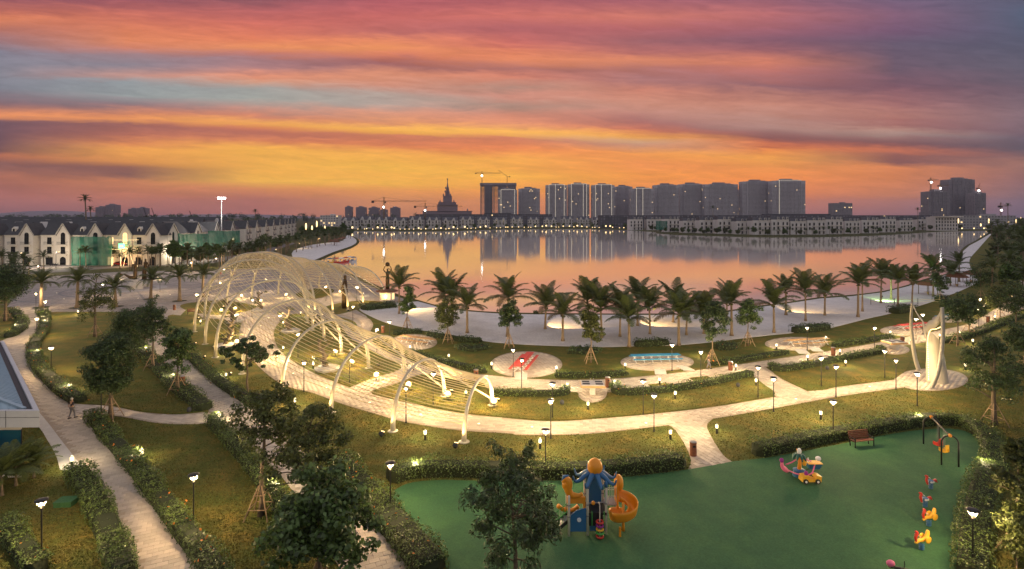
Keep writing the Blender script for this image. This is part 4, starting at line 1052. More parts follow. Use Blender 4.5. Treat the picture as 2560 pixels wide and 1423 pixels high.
# apartment towers
def tower(label, x0, x1, yt, d, group=None, led=False, m='tower', lit=8, frame=False, step=True, edges=(0, 1), cat='tower'):
    p, q = D(x0, d), D(x1, d); w = (q - p).length; h = zat(yt, d); t = thing('apartment_tower', label, cat, (p + q) / 2, 0, group)
    rr = random.Random(int(x0 * 7 + yt)); dp = 26.0; fl_ = 3.4; nf = int(h / fl_)
    if frame:                                                # bare concrete frame: slabs, columns, two cores
        s_ = MB()
        for j in range(nf + 1): s_.box((0, dp / 2, j * fl_), (w, dp, 1.1))
        o = s_.build('floor_slabs', m, t); o['kind'] = 'stuff'
        c = MB()
        for i in range(9):
            for y in (0.6, dp - .6): c.box((-w / 2 + .6 + i * (w - 1.2) / 8, y, h / 2), (1.5, 1.5, h))
        o = c.build('columns', m, t); o['kind'] = 'stuff'
        for x in (-.28, .12, .38): MB().box((x * w, dp / 2, h / 2 + 2), (w * .22, dp * .8, h + 3)).build('core', 'tower_dark', t)
        MB().box((0, dp / 2, h + 1), (w * 1.03, dp, 8)).build('formwork', 'tower_dark', t)
        return t
    body = MB().box((0, dp / 2, h / 2), (w * .72, dp, h)).build('wall', m, t)
    for s_ in (-1, 1):
        MB().box((s_ * w * .43, dp / 2 + 3, h / 2 - .4), (w * .14, dp, h - .8)).build('side_wall', m, t)
    MB().box((-w * .05, dp / 2, h + 2.2), (w * .34, dp * .5, 4.4)).build('roof_house', 'tower_dark', t)
    MB().box((w * .2, dp / 2, h + 1), (w * .2, dp * .4, 2)).build('roof_house', 'tower_dark', t)
    g = MB(); ll = MB(); nc = max(6, int(w / 3.1))
    for i in range(nc):
        x = -w / 2 + (i + .5) * w / nc; y = 0 if abs(x) < w * .36 else 3
        for j in range(nf - (2 if y and step else 0)):
            b_ = ll if rr.random() < lit / (nc * nf) else g
            b_.box((x, y - .02, j * fl_ + 1.9), (w / nc * .62, .35, 1.75))
    s2 = MB()
    for j in range(1, nf): s2.box((0, -.25, j * fl_ + .35), (w * .70, .9, .5))
    for i in range(1, nc):
        x = -w / 2 + i * w / nc
        if abs(x) < w * .35 and i % 3 == 0: s2.box((x, -.4, h / 2), (.9, 1.2, h))
    # the long flank seen obliquely
    for j in range(nf - 2):
        for k in range(5):
            s_ = 1 if (x0 + x1) / 2 < 1280 else -1
            (ll if rr.random() < .02 else g).box((s_ * w / 2, 6.5 + k * 4.6, j * fl_ + 1.9), (.35, 2.4, 1.7))
    o = g.build('window_grid', 'tower_glass', t); o['kind'] = 'stuff'
    o = s2.build('balcony_bands', m, t); o['kind'] = 'stuff'
    if ll.v: o = ll.build('lit_windows', 'glass_lit', t); o['kind'] = 'stuff'
    if led:
        for e in edges:
            x = (-.36 + .72 * e) * w; MB().box((x, -.7, h / 2), (.7, .5, h)).build('light_strip', 'led', t)
        MB().box((0, -.7, h + .2), (w * .72, .5, .6)).build('light_strip', 'led', t)
    return t
TD = 1500
tower('tall bare concrete tower frame under construction topped by cranes', 1201, 1290, 462, TD + 60, None, frame=True, m='tower_dark')
tower('slim light-outlined apartment tower before the bare concrete frame', 1246, 1293, 474, TD - 40, None, True)
tower('plain dark apartment tower between the outlined ones and the bare frame', 1296, 1350, 471, TD)
tower('light-outlined apartment tower first in the long row', 1365, 1418, 462, TD, None, True, edges=(0, .42, 1))
tower('light-outlined apartment tower second in the long row', 1421, 1474, 460, TD + 20, None, True, edges=(.0, .78, 1))
tower('light-outlined apartment tower third in the long row', 1481, 1537, 462, TD, None, True, edges=(0, .36, 1))
tower('plain apartment tower wedged behind two light-outlined ones', 1536, 1582, 466, TD + 70)
tower('lower light-outlined apartment tower fourth in the long row', 1578, 1636, 471, TD - 30, None, True, edges=(.12, .5, .9))
tower('grey apartment tower right after the last outlined one', 1637, 1698, 462, TD, lit=5)
tower('grey apartment tower joined to the widest unlit tower', 1700, 1763, 460, TD + 30, lit=5)
tower('widest unlit grey apartment tower of the row', 1763, 1846, 460, TD, lit=6)
tower('narrow low tower peeping behind the widest grey one', 1838, 1853, 476, TD + 120, lit=10)
tower('big grey apartment tower left half of the last pair', 1858, 1932, 453, TD - 20, lit=3)
tower('big grey apartment tower with one bright vertical light strip', 1933, 2015, 451, TD - 60, None, True, edges=(.06,), lit=3)
tower('dark tower shell topped with two cranes', 2325, 2378, 478, 1250, m='tower_dark', lit=2, step=False)
tower('tallest stepped tower between two dark construction shells', 2374, 2440, 448, 1300, m='tower_dark', lit=2)
tower('short green-netted tower shell at the end of the skyline', 2440, 2468, 482, 1250, m='tower_dark', lit=3, step=False)
for (a, b_, y, lb) in [(862,878,517,'slim hazy tower block left of its far neighbours'), (889,913,518,'second hazy tower block beyond the gabled houses'), (921,946,519,'third hazy tower block behind the crane light'), (950,966,524,'small hazy tower block beside the crane mast'), (975,998,519,'hazy tower block right of the crane mast'), (262,290,512,'hazy slab tower beyond the tall fan palms'), (237,263,518,'lower hazy block leaning on the slab tower'), (319,341,522,'hazy square block beyond the dark roofs'), (341,363,520,'second hazy square block beyond the dark roofs'), (2310,2330,530,'tiny hazy block left of the dark shells')]:
    tower(lb, a, b_, y, 2300, 'hazy blocks on the horizon', m='far_tower', lit=1)
# the spired landmark
L0 = D(1117, 1300); sp = thing('spired_palace', 'tiered palace with stepped shoulders and a tall spire on the skyline', 'tower', L0); u = mpp(1300)
for (hw, y0, y1) in [(60, 545, 528), (24, 530, 512), (20, 514, 506), (10, 508, 490), (5.2, 491, 481), (3.4, 482, 472)]:
    z0, z1 = max(0, zat(y0, 1300)), zat(y1, 1300); b_ = MB().box((0, 15, (z0 + z1) / 2), (2 * hw * u, min(30, 2 * hw * u), z1 - z0)).build('tier', 'far_tower', sp)
    MB().box((0, 15, z1), (2 * hw * u * 1.05, min(30, 2 * hw * u) * 1.05, 1.0)).build('cornice', 'far_tower', b_)
    for a in (-1, 1): MB().lathe([(1.6, 0), (1.6, 3), (.1, 6)], (a * hw * u * .86, 4, z1), 8).build('turret', 'far_tower', b_)
MB().lathe([(2.4, 0), (1.8, 8), (1.0, 14), (.5, 26)], (0, 15, zat(473, 1300)), 8).build('spire', 'far_tower', sp)
MB().ball((0, 15, zat(447, 1300)), 1.7, 8, 6).build('finial', 'far_tower', sp)
# cranes
def lattice(mb, a, b_, w, n):
    a, b_ = Vector(a), Vector(b_); d = (b_ - a).normalized(); x = d.cross(Vector((0, 1, 0))); x = x.normalized() if x.length > .1 else Vector((1, 0, 0)); y = d.cross(x)
    cs = [(x * i + y * j) * w / 2 for i in (-1, 1) for j in (-1, 1)]
    for c in cs: mb.bar(a + c, b_ + c, w * .16)
    for k in range(n):
        p, q = a.lerp(b_, k / n), a.lerp(b_, (k + 1) / n)
        mb.bar(p + cs[0 if k % 2 else 2], q + cs[2 if k % 2 else 0], w * .12); mb.bar(p + cs[1 if k % 2 else 3], q + cs[3 if k % 2 else 1], w * .12)
def crane(label, px_, ybase, ytop, xl, xr, d, lamp_y=None, th=1.8, luff=None, m='crane'):
    t = thing('tower_crane', label, 'crane', D(px_, d, max(0, zat(ybase, d)))); z0 = max(0, zat(ybase, d)); zt = zat(ytop, d) - z0; u = mpp(d)
    mb = MB(); lattice(mb, (0, 0, 0), (0, 0, zt), th, 12); mb.build('mast', m, t)
    mb = MB()
    if luff: lattice(mb, (0, 0, zt), ((xr - px_) * u, 0, zt + luff), th * .7, 12)
    else:
        lattice(mb, ((xl - px_) * u, 0, zt), ((xr - px_) * u, 0, zt), th * .75, 18); mb.bar((0, 0, zt), (0, 0, zt + 5), th * .6)
        mb.bar((0, 0, zt + 5), ((xr - px_) * u * .6, 0, zt + .6), th * .12); mb.bar((0, 0, zt + 5), ((xl - px_) * u * .9, 0, zt + .6), th * .12)
    mb.build('jib', m, t)
    MB().box(((xl - px_) * u * .9, 0, zt - 1), (3, 2, 2.6)).build('counterweight', 'crane_dark', t); MB().box((th, 0, zt - 1.4), (1.8, 1.6, 2)).build('cab', 'crane_dark', t)
    if lamp_y: MB().ball((0, -th, zat(lamp_y, d) - z0), u * 2.1, 10, 6).build('work_light', 'cool_bulb', t, True)
    return t
crane('tower crane with a long level jib over the gabled houses', 960, 546, 503, 929, 1066, 700, 518, 1.6)
crane('tower crane with a work light beside the spired palace', 1063, 546, 516, 1035, 1156, 800, 526, 1.5)
crane('level jib crane on the bare concrete tower', 1205, 462, 433, 1188, 1252, TD, 440, 2.6)
crane('luffing crane at the right corner of the bare concrete tower', 1268, 460, 441, 1275, 1246, TD, None, 2.4, luff=16)
crane('crane rising from the left edge of the dark tower shell', 2327, 476, 450, 2321, 2346, 1250, 456, 2.0)
crane('smaller crane on top of the dark tower shell', 2350, 476, 464, 2345, 2372, 1250, 471, 1.8)
crane('small crane above the green-netted tower shell', 2446, 480, 470, 2442, 2450, 1250, 477, 1.4, luff=10)
crane('low crane with a lamp among the far right roofs', 2502, 546, 515, 2498, 2516, 800, 526, 1.2)
for (a, b_, y) in [(366, 378, 522), (386, 398, 520), (480, 486, 526)]:
    crane('thin slanting crane boom on the left horizon', a, 548, 541, a - 4, a - 7, 600, None, .8, luff=9 if a < 400 else 6, m='crane_dark')['group'] = 'slanting booms on the left horizon'
# floodlight mast
p = D(554, 240); t = thing('floodlight_mast', 'very tall grey mast with a dazzling crown of floodlights', 'light mast', p); zt = zat(495, 240)
MB().lathe([(.42, 0), (.34, 2), (.16, zt)], n=12).build('pole', 'grey_metal', t, True)
MB().lathe([(.9, zt - .3), (1.3, zt), (.9, zt + .3)], n=12).build('crown_ring', 'grey_metal', t)
for k in range(8):
    q = R(45 * k + 20); MB().box((math.cos(q) * 1.2, math.sin(q) * 1.2, zt - .1), (.7, .5, .7), q).build('floodlight', 'cool_bulb', t)
light('POINT', 'mast_glow', 5000, (1, .92, .78), t, (0, -4, zt - 3), 1.0)
# the pavilion in the corner with a blue metal roof
d0 = 36.0; zr = zat(1028, d0); A = D(97, d0, zr); Bk = D(10, F * (H - zr) / (855 - HZ), zr)
pv = thing('park_pavilion', 'low pavilion with blue ribbed metal roof and grey fascia by the west path', 'building', (A.x, A.y, 0))
ax = (Bk - A); ax.z = 0; L = ax.length; ux = ax.normalized(); uy = Vector((-ux.y, ux.x, 0)) if ux.x > 0 else Vector((-ux.y, ux.x, 0))
W_ = 14.0; uy = Vector((-1, -.02, 0)).normalized()
def Pv(a, b_, z): v = ux * a + uy * b_; return (v.x, v.y, z)
def pbox(a0, a1, b0, b1, z0, z1): 
    m_ = MB(); m_.v = [Pv(a, b_, z) for z in (z0, z1) for b_ in (b0, b1) for a in (a0, a1)]
    m_.f = [(0, 2, 3, 1), (4, 5, 7, 6), (0, 1, 5, 4), (2, 6, 7, 3), (0, 4, 6, 2), (1, 3, 7, 5)]; return m_
f0 = pbox(0, L, 0, .35, zr - .95, zr + .12).build('fascia', 'fascia', pv)
f1 = pbox(-.35, -.002, 0, W_, zr - .95, zr + .12).build('fascia', 'fascia', pv)
for k in range(1, 6): pbox(-.36, -.34, k * 2.1, k * 2.1 + .035, zr - .95, zr + .13).build('panel_joint', 'gutter', f1)
pbox(-.37, -.34, 0, W_, zr - .32, zr - .30).build('panel_joint', 'gutter', f1)
pbox(.01, L, .36, .85, zr - .2, zr - .02).build('gutter', 'gutter', pv); pbox(.01, .5, .86, W_, zr - .2, zr - .02).build('gutter', 'gutter', pv)
rf = MB(); rf.v = [Pv(.5, .85, zr), Pv(L, .85, zr), Pv(L, W_, zr + 3.2), Pv(W_ * .8, W_, zr + 3.2), Pv(.5, W_, zr)]; rf.f = [(0, 1, 2, 3), (0, 3, 4)]
ro = rf.build('roof', 'roof_blue', pv)
for k in range(1, 56):
    f_ = k / 56 ; a = .5 + (L - .5) * f_; lim = min(1, (a - .5) / (W_ * .8 - .5))
    x0, x1 = Vector(Pv(a, .85, zr + .02)), Vector(Pv(a, .85 + (W_ - .85) * lim, zr + .02 + 3.2 * lim)); MB().bar(x0, x1, .045).build('rib', 'roof_blue', ro)
for k in range(1, 26):
    f_ = k / 26; b_ = .85 + (W_ - .85) * f_; x0, x1 = Vector(Pv(.5, b_, zr + .02)), Vector(Pv(.5 + (W_ * .8 - .5) * f_, b_, zr + .02 + 3.2 * f_)); MB().bar(x0, x1, .045).build('rib', 'roof_blue', ro)
MB().bar(Vector(Pv(.5, .85, zr + .05)), Vector(Pv(W_ * .8, W_, zr + 3.25)), .22, .12).build('hip_cap', 'roof_blue', ro)
pbox(.6, L, 1.0, W_, 0, zr - .95).build('wall', 'plaster', pv)
gl = pbox(.55, .585, 1.0, W_, .2, zr - 1.35).build('glass_wall', 'blue_glass', pv)
for k in range(6): pbox(.50, .545, 1.0 + k * 2.2, 1.08 + k * 2.2, .2, zr - 1.3).build('mullion', 'gutter', gl)

# treeline and low hills at the horizon
rng = np.random.default_rng(77)
def treeline(name, d, x0, x1, h0, h1, n, leafm, ln):
    C = np.stack([rng.uniform((x0 - 1280) / F * d, (x1 - 1280) / F * d, n), d + rng.uniform(-25, 25, n), rng.uniform(h0 * .25, h1 * .75, n)], 1)
    V, Q = clump_leaves(rng, C, rng.uniform(.5, 1.2, n) * h1 * .36, 26, ln, ln * .7, .8)
    o = put(name, np_mesh(name, V, Q), leafm); tag(o, None, None, None, 'stuff'); return o
tag(treeline('distant_trees', 560, -500, 700, 8, 18, 420, 'leaf_dark', 2.0), 'dark belt of distant trees behind the left roofs')
tag(treeline('distant_trees', 1700, -700, 1250, 10, 26, 420, 'leaf_dark', 4.5), 'hazy belt of trees on the left horizon')
tag(treeline('distant_trees', 1000, 2000, 3400, 9, 19, 380, 'leaf_dark', 3.0), 'hazy belt of trees on the right horizon')
hm = MB()
for (cx_, w, h) in [(130, 170, 62), (20, 120, 46), (560, 260, 36)]:
    c = D(cx_, 4200); hm.ball((c.x, c.y, -6), (w * 3.0, 160, h), 24, 10)
hm.v = [(v[0], v[1], max(v[2], -.4)) for v in hm.v]
struct(hm.build('hills', 'far_tower', None, True))
# ------------------------------------------------------------------ near trees, each with its own crown
def T(name, label, bx, by, yt, wpx, ycb, seed, **k):
    wpx *= 1.18
    p = G(bx, by); d = p.y; h = zat(yt, d); cb = max(.5, zat(ycb, d)); return broad_tree(name, label, p, h, wpx * mpp(d), cb, seed, **k)
T('young_tree', 'large-leaved tree in front of all, crown over the park path', 798, 1500, 1135, 285, 1470, 11, K=88, per=120, ln=.25, wd=.18, leafm='leaf', shape='open', clump=.17, trunk=.12, stakes=True)
T('young_tree', 'dense leafy tree right beside the large-leaved one over the park path', 772, 1330, 1005, 185, 1240, 12, K=62, per=110, ln=.19, wd=.12, leafm='leaf_olive', clump=.17, trunk=.12)
T('young_tree', 'forked tree with dark leaning trunk and wooden props by the hedge', 652, 1290, 915, 200, 1175, 13, K=56, per=95, ln=.19, wd=.12, leafm='leaf_olive', clump=.16, trunk=.15, stakes=True, lean=(.3, .2))
T('young_tree', 'small layered tree rising before the second pergola arch', 618, 990, 838, 145, 925, 14, K=46, per=90, ln=.24, wd=.15, leafm='leaf_dark', clump=.18, trunk=.12)
T('weeping_tree', 'drooping narrow-leaved tree at the edge of the playground', 1290, 1470, 1058, 225, 1440, 15, K=70, per=95, ln=.28, wd=.08, leafm='leaf_dark', shape='open', clump=.17, trunk=.12, droop=.6, lean=(-.4, 0))
T('weeping_tree', 'dark sparse tree with wooden props beside the loop sculpture', 2485, 1062, 812, 140, 1010, 16, K=70, per=80, ln=.26, wd=.09, leafm='leaf_dark', clump=.17, trunk=.2, stakes=True)
T('young_tree', 'slim tree with props at the foot of the right hand hedge', 2545, 1400, 1075, 110, 1330, 17, K=55, per=90, ln=.2, wd=.11, leafm='leaf_olive', clump=.19, trunk=.1, stakes=True)
T('young_tree', 'leafy sapling at the bottom right behind the hedge', 2580, 1440, 1230, 120, 1400, 18, K=70, per=100, ln=.2, wd=.11, leafm='leaf_olive', clump=.26, trunk=.1)
T('ficus_tree', 'dense block-shaped dark tree with lit forked trunk and props', 277, 1047, 830, 92, 985, 19, K=150, per=150, ln=.20, wd=.09, leafm='leaf_dark', shape='block', clump=.26, trunk=.2, stakes=True)
T('ficus_tree', 'round dense dark tree behind the block-shaped one', 332, 900, 762, 84, 868, 20, K=110, per=130, ln=.2, wd=.1, leafm='leaf_dark', shape='block', clump=.28, trunk=.16)
T('young_tree', 'slender tree with a tall trunk on the park path hedge', 382, 925, 735, 74, 865, 21, K=56, per=90, ln=.22, wd=.12, leafm='leaf_dark', clump=.21, trunk=.13, stakes=True)
T('young_tree', 'broad-leaved sapling with triangular props beside the litter bin', 444, 985, 797, 88, 930, 22, K=52, per=90, ln=.24, wd=.15, leafm='leaf', clump=.20, trunk=.11, stakes=True)
T('young_tree', 'open-branched brownish tree before the palms of the plaza', 238, 842, 680, 84, 805, 23, K=60, per=70, ln=.24, wd=.11, leafm='leaf_olive', clump=.17, trunk=.22, stakes=True)
T('young_tree', 'bushy dark tree on the small lawn left of the plaza', 14, 803, 648, 110, 762, 24, K=110, per=100, ln=.3, wd=.16, leafm='leaf_dark', clump=.25, trunk=.26, stakes=True)
for i, (bx, by, yt, w, yc, sd, lm, lb) in enumerate([(1018,822,710,40,796,30,'leaf','round-headed young tree with props beside the first beach palm'), (1120,857,733,62,825,31,'leaf_olive','dense young tree with props before a twin beach palm'), (1273,870,740,64,828,32,'leaf_dark','dark oval young tree with props alone on the lawn edge'),
      (1477,907,752,62,872,33,'leaf_olive','sparse tall young tree with props between the red and blue tables'), (1780,912,736,72,850,34,'leaf_dark','dark spreading young tree with props by the orange shrub'), (1870,864,738,62,822,35,'leaf','young tree with props at the edge of the sand'),
      (2350,752,660,42,742,36,'leaf_dark','oval young tree among the thatched shelters'), (2394,864,726,78,815,37,'leaf_dark','heavy-headed tree with props right of the loop sculpture'), (2422,838,724,66,810,38,'leaf_dark','second heavy-headed tree with props on the lakeside path'), (2500,800,700,70,775,39,'leaf_olive','thin tree with props at the bend of the lakeside path'),
      (2452,745,640,60,735,40,'leaf_dark','dark tree at the end of the narrow beach'), (2540,850,690,90,800,41,'leaf_dark','dark tree at the right end of the lakeside path'), (2560,930,800,80,900,42,'leaf_dark','shadowy bush-like tree right of the lakeside path')]):
    T('young_tree', lb, bx, by, yt, w, yc, sd, K=46, per=80, ln=.26, wd=.14, leafm=lm, clump=.23, trunk=.10, stakes=True)
# ------------------------------------------------------------------ beach palms (coconut), frond by frond
BP = [(998,785,690),(1110,803,706),(1168,833,735),(1268,842,712),(1363,823,735),(1407,853,752),(1474,838,722),(1504,845,738),(1573,868,762),(1625,836,738),(1594,815,722),(1697,864,750),(1716,838,752),(1683,806,732),(1829,840,724),(1817,802,730),(1935,832,730),(1965,788,702),(2014,803,698),(2062,789,708),(2145,793,682),(2156,779,676),(2202,758,668),(2245,772,676),(2280,765,680),(2333,742,654),(2398,705,640),(2376,715,664),(1130,812,716),(2228,748,672),(1550,842,742),(1760,835,755)]
for i, (x, y, yt) in enumerate(BP):
    p = G(x, y); d = p.y; hc = zat(yt, d) - 1.75; lb = 'coconut palm on the pale beach with arching green fronds'
    palm('coconut_palm', lb, p, max(2.5, hc), 3.95 + .4 * math.sin(i * 2.1), 'coco', 100 + i, 16, 'coconut palms on the beach', .15 + .02 * (i % 3))
for i, (x, y, yt) in enumerate([(103,769,684),(193,770,680),(289,767,696),(377,748,676),(449,753,668),(507,742,664)]):
    p = G(x, y); d = p.y; palm('date_palm', 'feathery date palm with thick trunk in the plaza paving', p, zat(yt + 22, d), 3.4, 'date', 200 + i, 38, 'date palms in the plaza', .3)
    ring('tree_pit', Vector((p.x, p.y, 0)), .3, 1.3, .05, 'hedge_core', plaza, n=20)
# ------------------------------------------------------------------ palms and trees further off, copied from a few prototypes
PM = [merged_palm(300 + i, 5.5, 2.7, 'date' if i < 2 else 'coco', 20) for i in range(4)]
FT = [far_tree_meshes(310, 8, 6, 2.2, 'open', 40, 60, .6, .4), far_tree_meshes(311, 7, 5, 2.0, 'block', 36, 60, .55, .35)]
TALL = [merged_palm(320, 22, 3.0, 'date', 30, .3)]
def fpalm(x, y, hpx, lb, grp, v=0):
    p = G(x, y); s_ = (zat(y - hpx * 1.12, p.y)) / 7.0
    return from_meshes('palm_tree', lb, 'palm tree', p, random.uniform(0, 6), s_, *PM[v % 4], 'bark_palm', 'frond', grp)
rr = random.Random(9)
for i, (x, y, h_) in enumerate([(110,690,56),(200,668,42),(215,668,44),(285,664,36),(300,672,34),(325,676,52),(378,676,48),(400,670,44),(430,668,40),(480,679,42),(522,678,44),(455,662,36),(345,664,40),(548,672,46),(575,660,40),(600,655,40),(628,652,44),(560,650,38),(655,645,44),(590,640,36)]):
    fpalm(x, y, h_, 'palm tree on the lawn between the plaza and the villas', 'palms between plaza and villas', i)
for i in range(34):
    x = 330 + i * 9.5 + rr.uniform(-6, 6); y = 668 - max(0, x - 470) * .11 + rr.uniform(-7, 7)
    fpalm(x, y, rr.uniform(36, 50) * (y - 540) / 125, 'palm tree in the belt before the receding villa terrace', 'palms before the receding terrace', i)
for i, (x, y, h_) in enumerate([(6,690,58),(24,688,50),(40,684,44),(58,688,46),(72,690,40),(-8,700,70),(30,700,46)]):
    fpalm(x, y, h_, 'bushy palm massed before the corner villa', 'bushy palms by the corner villa', i)
for i in range(46):
    x = 640 + 228 * (i / 45) + rr.uniform(-9, 9); y = 655 - 53 * (i / 45) ** .8 + rr.uniform(-9, 4)
    fpalm(x, max(y, 597), rr.uniform(30, 42) * (y - 540) / 95, 'palm in the grove behind the left beach', 'palms behind the left beach', 2 + i)
def ftree(x, y, hpx, lb, grp, v=0, m='leaf_dark', name='broadleaf_tree'):
    p = G(x, y); s_ = zat(y - hpx, p.y) / 8.2
    return from_meshes(name, lb, 'tree', p, random.uniform(0, 6), s_, *FT[v % 2], 'bark', m, grp)
for i, (x, y, h_, m_) in enumerate([(438,668,70,'leaf_bright'),(500,664,50,'leaf_olive'),(520,660,55,'leaf_dark'),(470,662,46,'leaf_bright'),(548,655,46,'leaf_bright'),(590,650,42,'leaf_bright'),(625,648,44,'leaf_dark'),(655,640,40,'leaf_olive'),(690,632,40,'leaf_dark'),(720,622,40,'leaf_dark'),(745,612,34,'leaf_dark')]):
    ftree(x, y, h_, 'leafy tree before the netted villas', 'leafy trees before the villas', i, MATS[m_])
for i in range(26):
    ftree(752 + i * 5 + rr.uniform(-4, 4), rr.uniform(584, 600), rr.uniform(18, 32), 'dark tree in the wood behind the left beach', 'dark trees behind the left beach', i)
for i in range(34):                                          # right bank: palms and trees crowding along the path
    f_ = i / 33; y = 590 + 165 * f_ ** 1.4; x = 2478 - 5 * f_ + rr.uniform(0, 85 + 10 * f_)
    if i % 3: fpalm(x, y, rr.uniform(50, 76) * (.55 + f_ * .75), 'palm crowding the right bank behind the narrow beach', 'palms on the right bank', i)
    else: ftree(x, y, rr.uniform(50, 74) * (.55 + f_ * .75), 'dark tree crowding the right bank', 'dark trees on the right bank', i)
for i in range(58):                                          # trees on the far shore
    x = 872 + i * 12.2 + rr.uniform(-4, 4); y = shore_y(x) - rr.uniform(.8, 3.2)
    p = G(x, y)
    if i % 2: from_meshes('palm_tree', 'small palm on the far shore before the gabled houses', 'palm tree', p, rr.uniform(0, 6), rr.uniform(.75, 1.1), *PM[i % 4], 'bark_palm', 'frond', 'far palms by the gabled houses')
    else: from_meshes('broadleaf_tree', 'small tree on the far shore before the gabled houses', 'tree', p, rr.uniform(0, 6), rr.uniform(.6, .95), *FT[i % 2], 'bark', 'leaf_dark', 'far trees by the gabled houses')
for i in range(64):
    x = 1560 + i * 13.4 + rr.uniform(-5, 5); y = shore_y(x) - rr.uniform(1.0, 3.5)
    p = G(x, y)
    if x > 1840 and i % 3: from_meshes('palm_tree', 'small palm on the far shore before the mansard townhouses', 'palm tree', p, rr.uniform(0, 6), rr.uniform(.75, 1.15), *PM[i % 4], 'bark_palm', 'frond', 'far palms by the townhouses')
    else: from_meshes('broadleaf_tree', 'small tree on the far shore before the mansard townhouses', 'tree', p, rr.uniform(0, 6), rr.uniform(.7, 1.05), *FT[i % 2], 'bark', 'leaf_dark', 'far trees by the townhouses')
for (x, yt, d, lb) in [(217, 487, 262, 'tallest fan palm standing above the left roofs'), (229, 516, 300, 'shorter fan palm beside the tallest one above the roofs'), (640, 523, 420, 'lone fan palm above the end of the receding terrace'), (1783, 514, 640, 'lone fan palm before the widest grey tower'), (2295, 519, 640, 'lone fan palm left of the dark tower shells'), (2520, 508, 560, 'fan palm beside the low crane on the right')]:
    zt = zat(yt, d); from_meshes('fan_palm', lb, 'palm tree', D(x, d), 1.0, (min(1.6, zt / 24) * 1.0, min(1.6, zt / 24) * 1.0, zt / 24), *TALL[0], 'bark_palm', 'leaf_dark')
# clumping palms by the pavilion
for i, (x, y, s_) in enumerate([(40, 1215, .95), (85, 1195, .8), (5, 1240, 1.0), (-10, 1190, .9)]):
    p = G(x, y); palm('areca_palm', ['clumping palm nearest the blue glass of the pavilion corner', 'clumping palm beside the bollard on the concrete strip', 'clumping palm overhanging the dark soil bed', 'clumping palm against the pavilion glass'][i], p, 1.3 * s_, 2.0 * s_, 'coco', 260 + i, 20, None, .07)

# ------------------------------------------------------------------ hedges and shrubs
hedge('flowering hedge curving along the west path beside the big lawn', [(103,780),(113,802),(107,832),(90,858),(84,882),(95,918),(130,957),(165,988),(203,1008)], 1.5, .75, 1, 60, .14, 'flower_orange')
hedge('hedge round the small lawn left of the west path', [(30,778),(54,803),(50,826),(18,846)], 1.5, .7, 2, 40, .16, 'flower_orange')
hedge('long flowering hedge on the right side of the west path', [(230,1045),(262,1085),(300,1130),(345,1182),(386,1237),(426,1290),(466,1345),(510,1400),(560,1480)], 1.15, .75, 3, 150, .13, 'flower_orange')
hedge('thick dark hedge on the left side of the west path', [(190,1188),(224,1238),(254,1302),(286,1378),(312,1460)], 1.3, .85, 4, 150, .13)
hedge('short flowering hedge at the lower left corner', [(6,1322),(48,1372),(98,1440)], 1.1, .75, 5, 150, .13, 'flower_orange')
hedge('hedge between the big lawn and the park path', [(330,845),(352,878),(384,912),(424,952),(460,985),(492,1008),(512,1028)], 1.7, .7, 6, 70, .14, 'flower_orange')
hedge('hedge on the right side of the park path by the pergola', [(478,893),(500,915),(530,942),(562,968),(600,992),(645,1020)], 1.3, .7, 7, 70, .14, 'flower_orange')
hedge('hedge on the left side of the lower park path', [(527,1055),(558,1090),(592,1128),(625,1166),(660,1215),(700,1270),(740,1340)], 1.0, .8, 8, 140, .13)
hedge('broad hedge between the park path and the playground', [(838,1160),(880,1202),(925,1250),(975,1310),(1030,1372),(1085,1440)], 1.9, .8, 9, 140, .13, 'flower_orange')
hedge('clipped hedge behind the octopus play tower', [(975,1205),(1010,1192),(1060,1185),(1150,1184),(1250,1187),(1330,1189),(1450,1188),(1600,1176),(1712,1162)], 1.5, .85, 10, 110, .13)
hedge('long clipped hedge curving round the swings and spring riders', [(1885,1138),(1960,1122),(2060,1101),(2150,1085),(2250,1068),(2330,1058),(2400,1062),(2448,1082),(2478,1115),(2486,1160),(2468,1205),(2452,1255),(2440,1310),(2434,1370),(2430,1460)], 1.5, .85, 11, 110, .13)
hedge('low hedge left of the stone barbecue table', [(1230,988),(1300,990),(1370,990),(1410,987),(1414,974)], 1.0, .6, 12, 60, .15, 'flower_orange')
hedge('low hedge right of the stone barbecue table', [(1540,964),(1548,985),(1640,981),(1750,966),(1850,945),(1878,938)], 1.1, .6, 13, 60, .15, 'flower_orange')
hedge('low zigzag hedge before the loop sculpture', [(1932,916),(1945,928),(2010,920),(2080,906),(2150,892),(2204,881),(2196,872)], 1.1, .6, 14, 50, .16)
hedge('low hedge along the lakeside path beside the red table', [(1385,942),(1440,943),(1500,942),(1570,936)], 1.0, .55, 15, 50, .15, 'flower_orange')
hedge('low hedge along the lakeside path right of the blue table', [(1770,914),(1850,904),(1920,892),(1972,884)], 1.0, .55, 16, 50, .16, 'flower_orange')
hedge('low hedge along the lakeside path beyond the second wooden table', [(2080,868),(2150,857),(2235,843)], 1.2, .55, 17, 50, .17)
hedge('low hedge along the lakeside path beside the pergola end', [(1022,883),(1090,903),(1150,918),(1215,933)], 1.2, .55, 18, 50, .16)
hedge('low hedge on the far stretch of the lakeside path', [(2360,858),(2430,838),(2500,812),(2560,790)], 1.4, .6, 19, 45, .18)
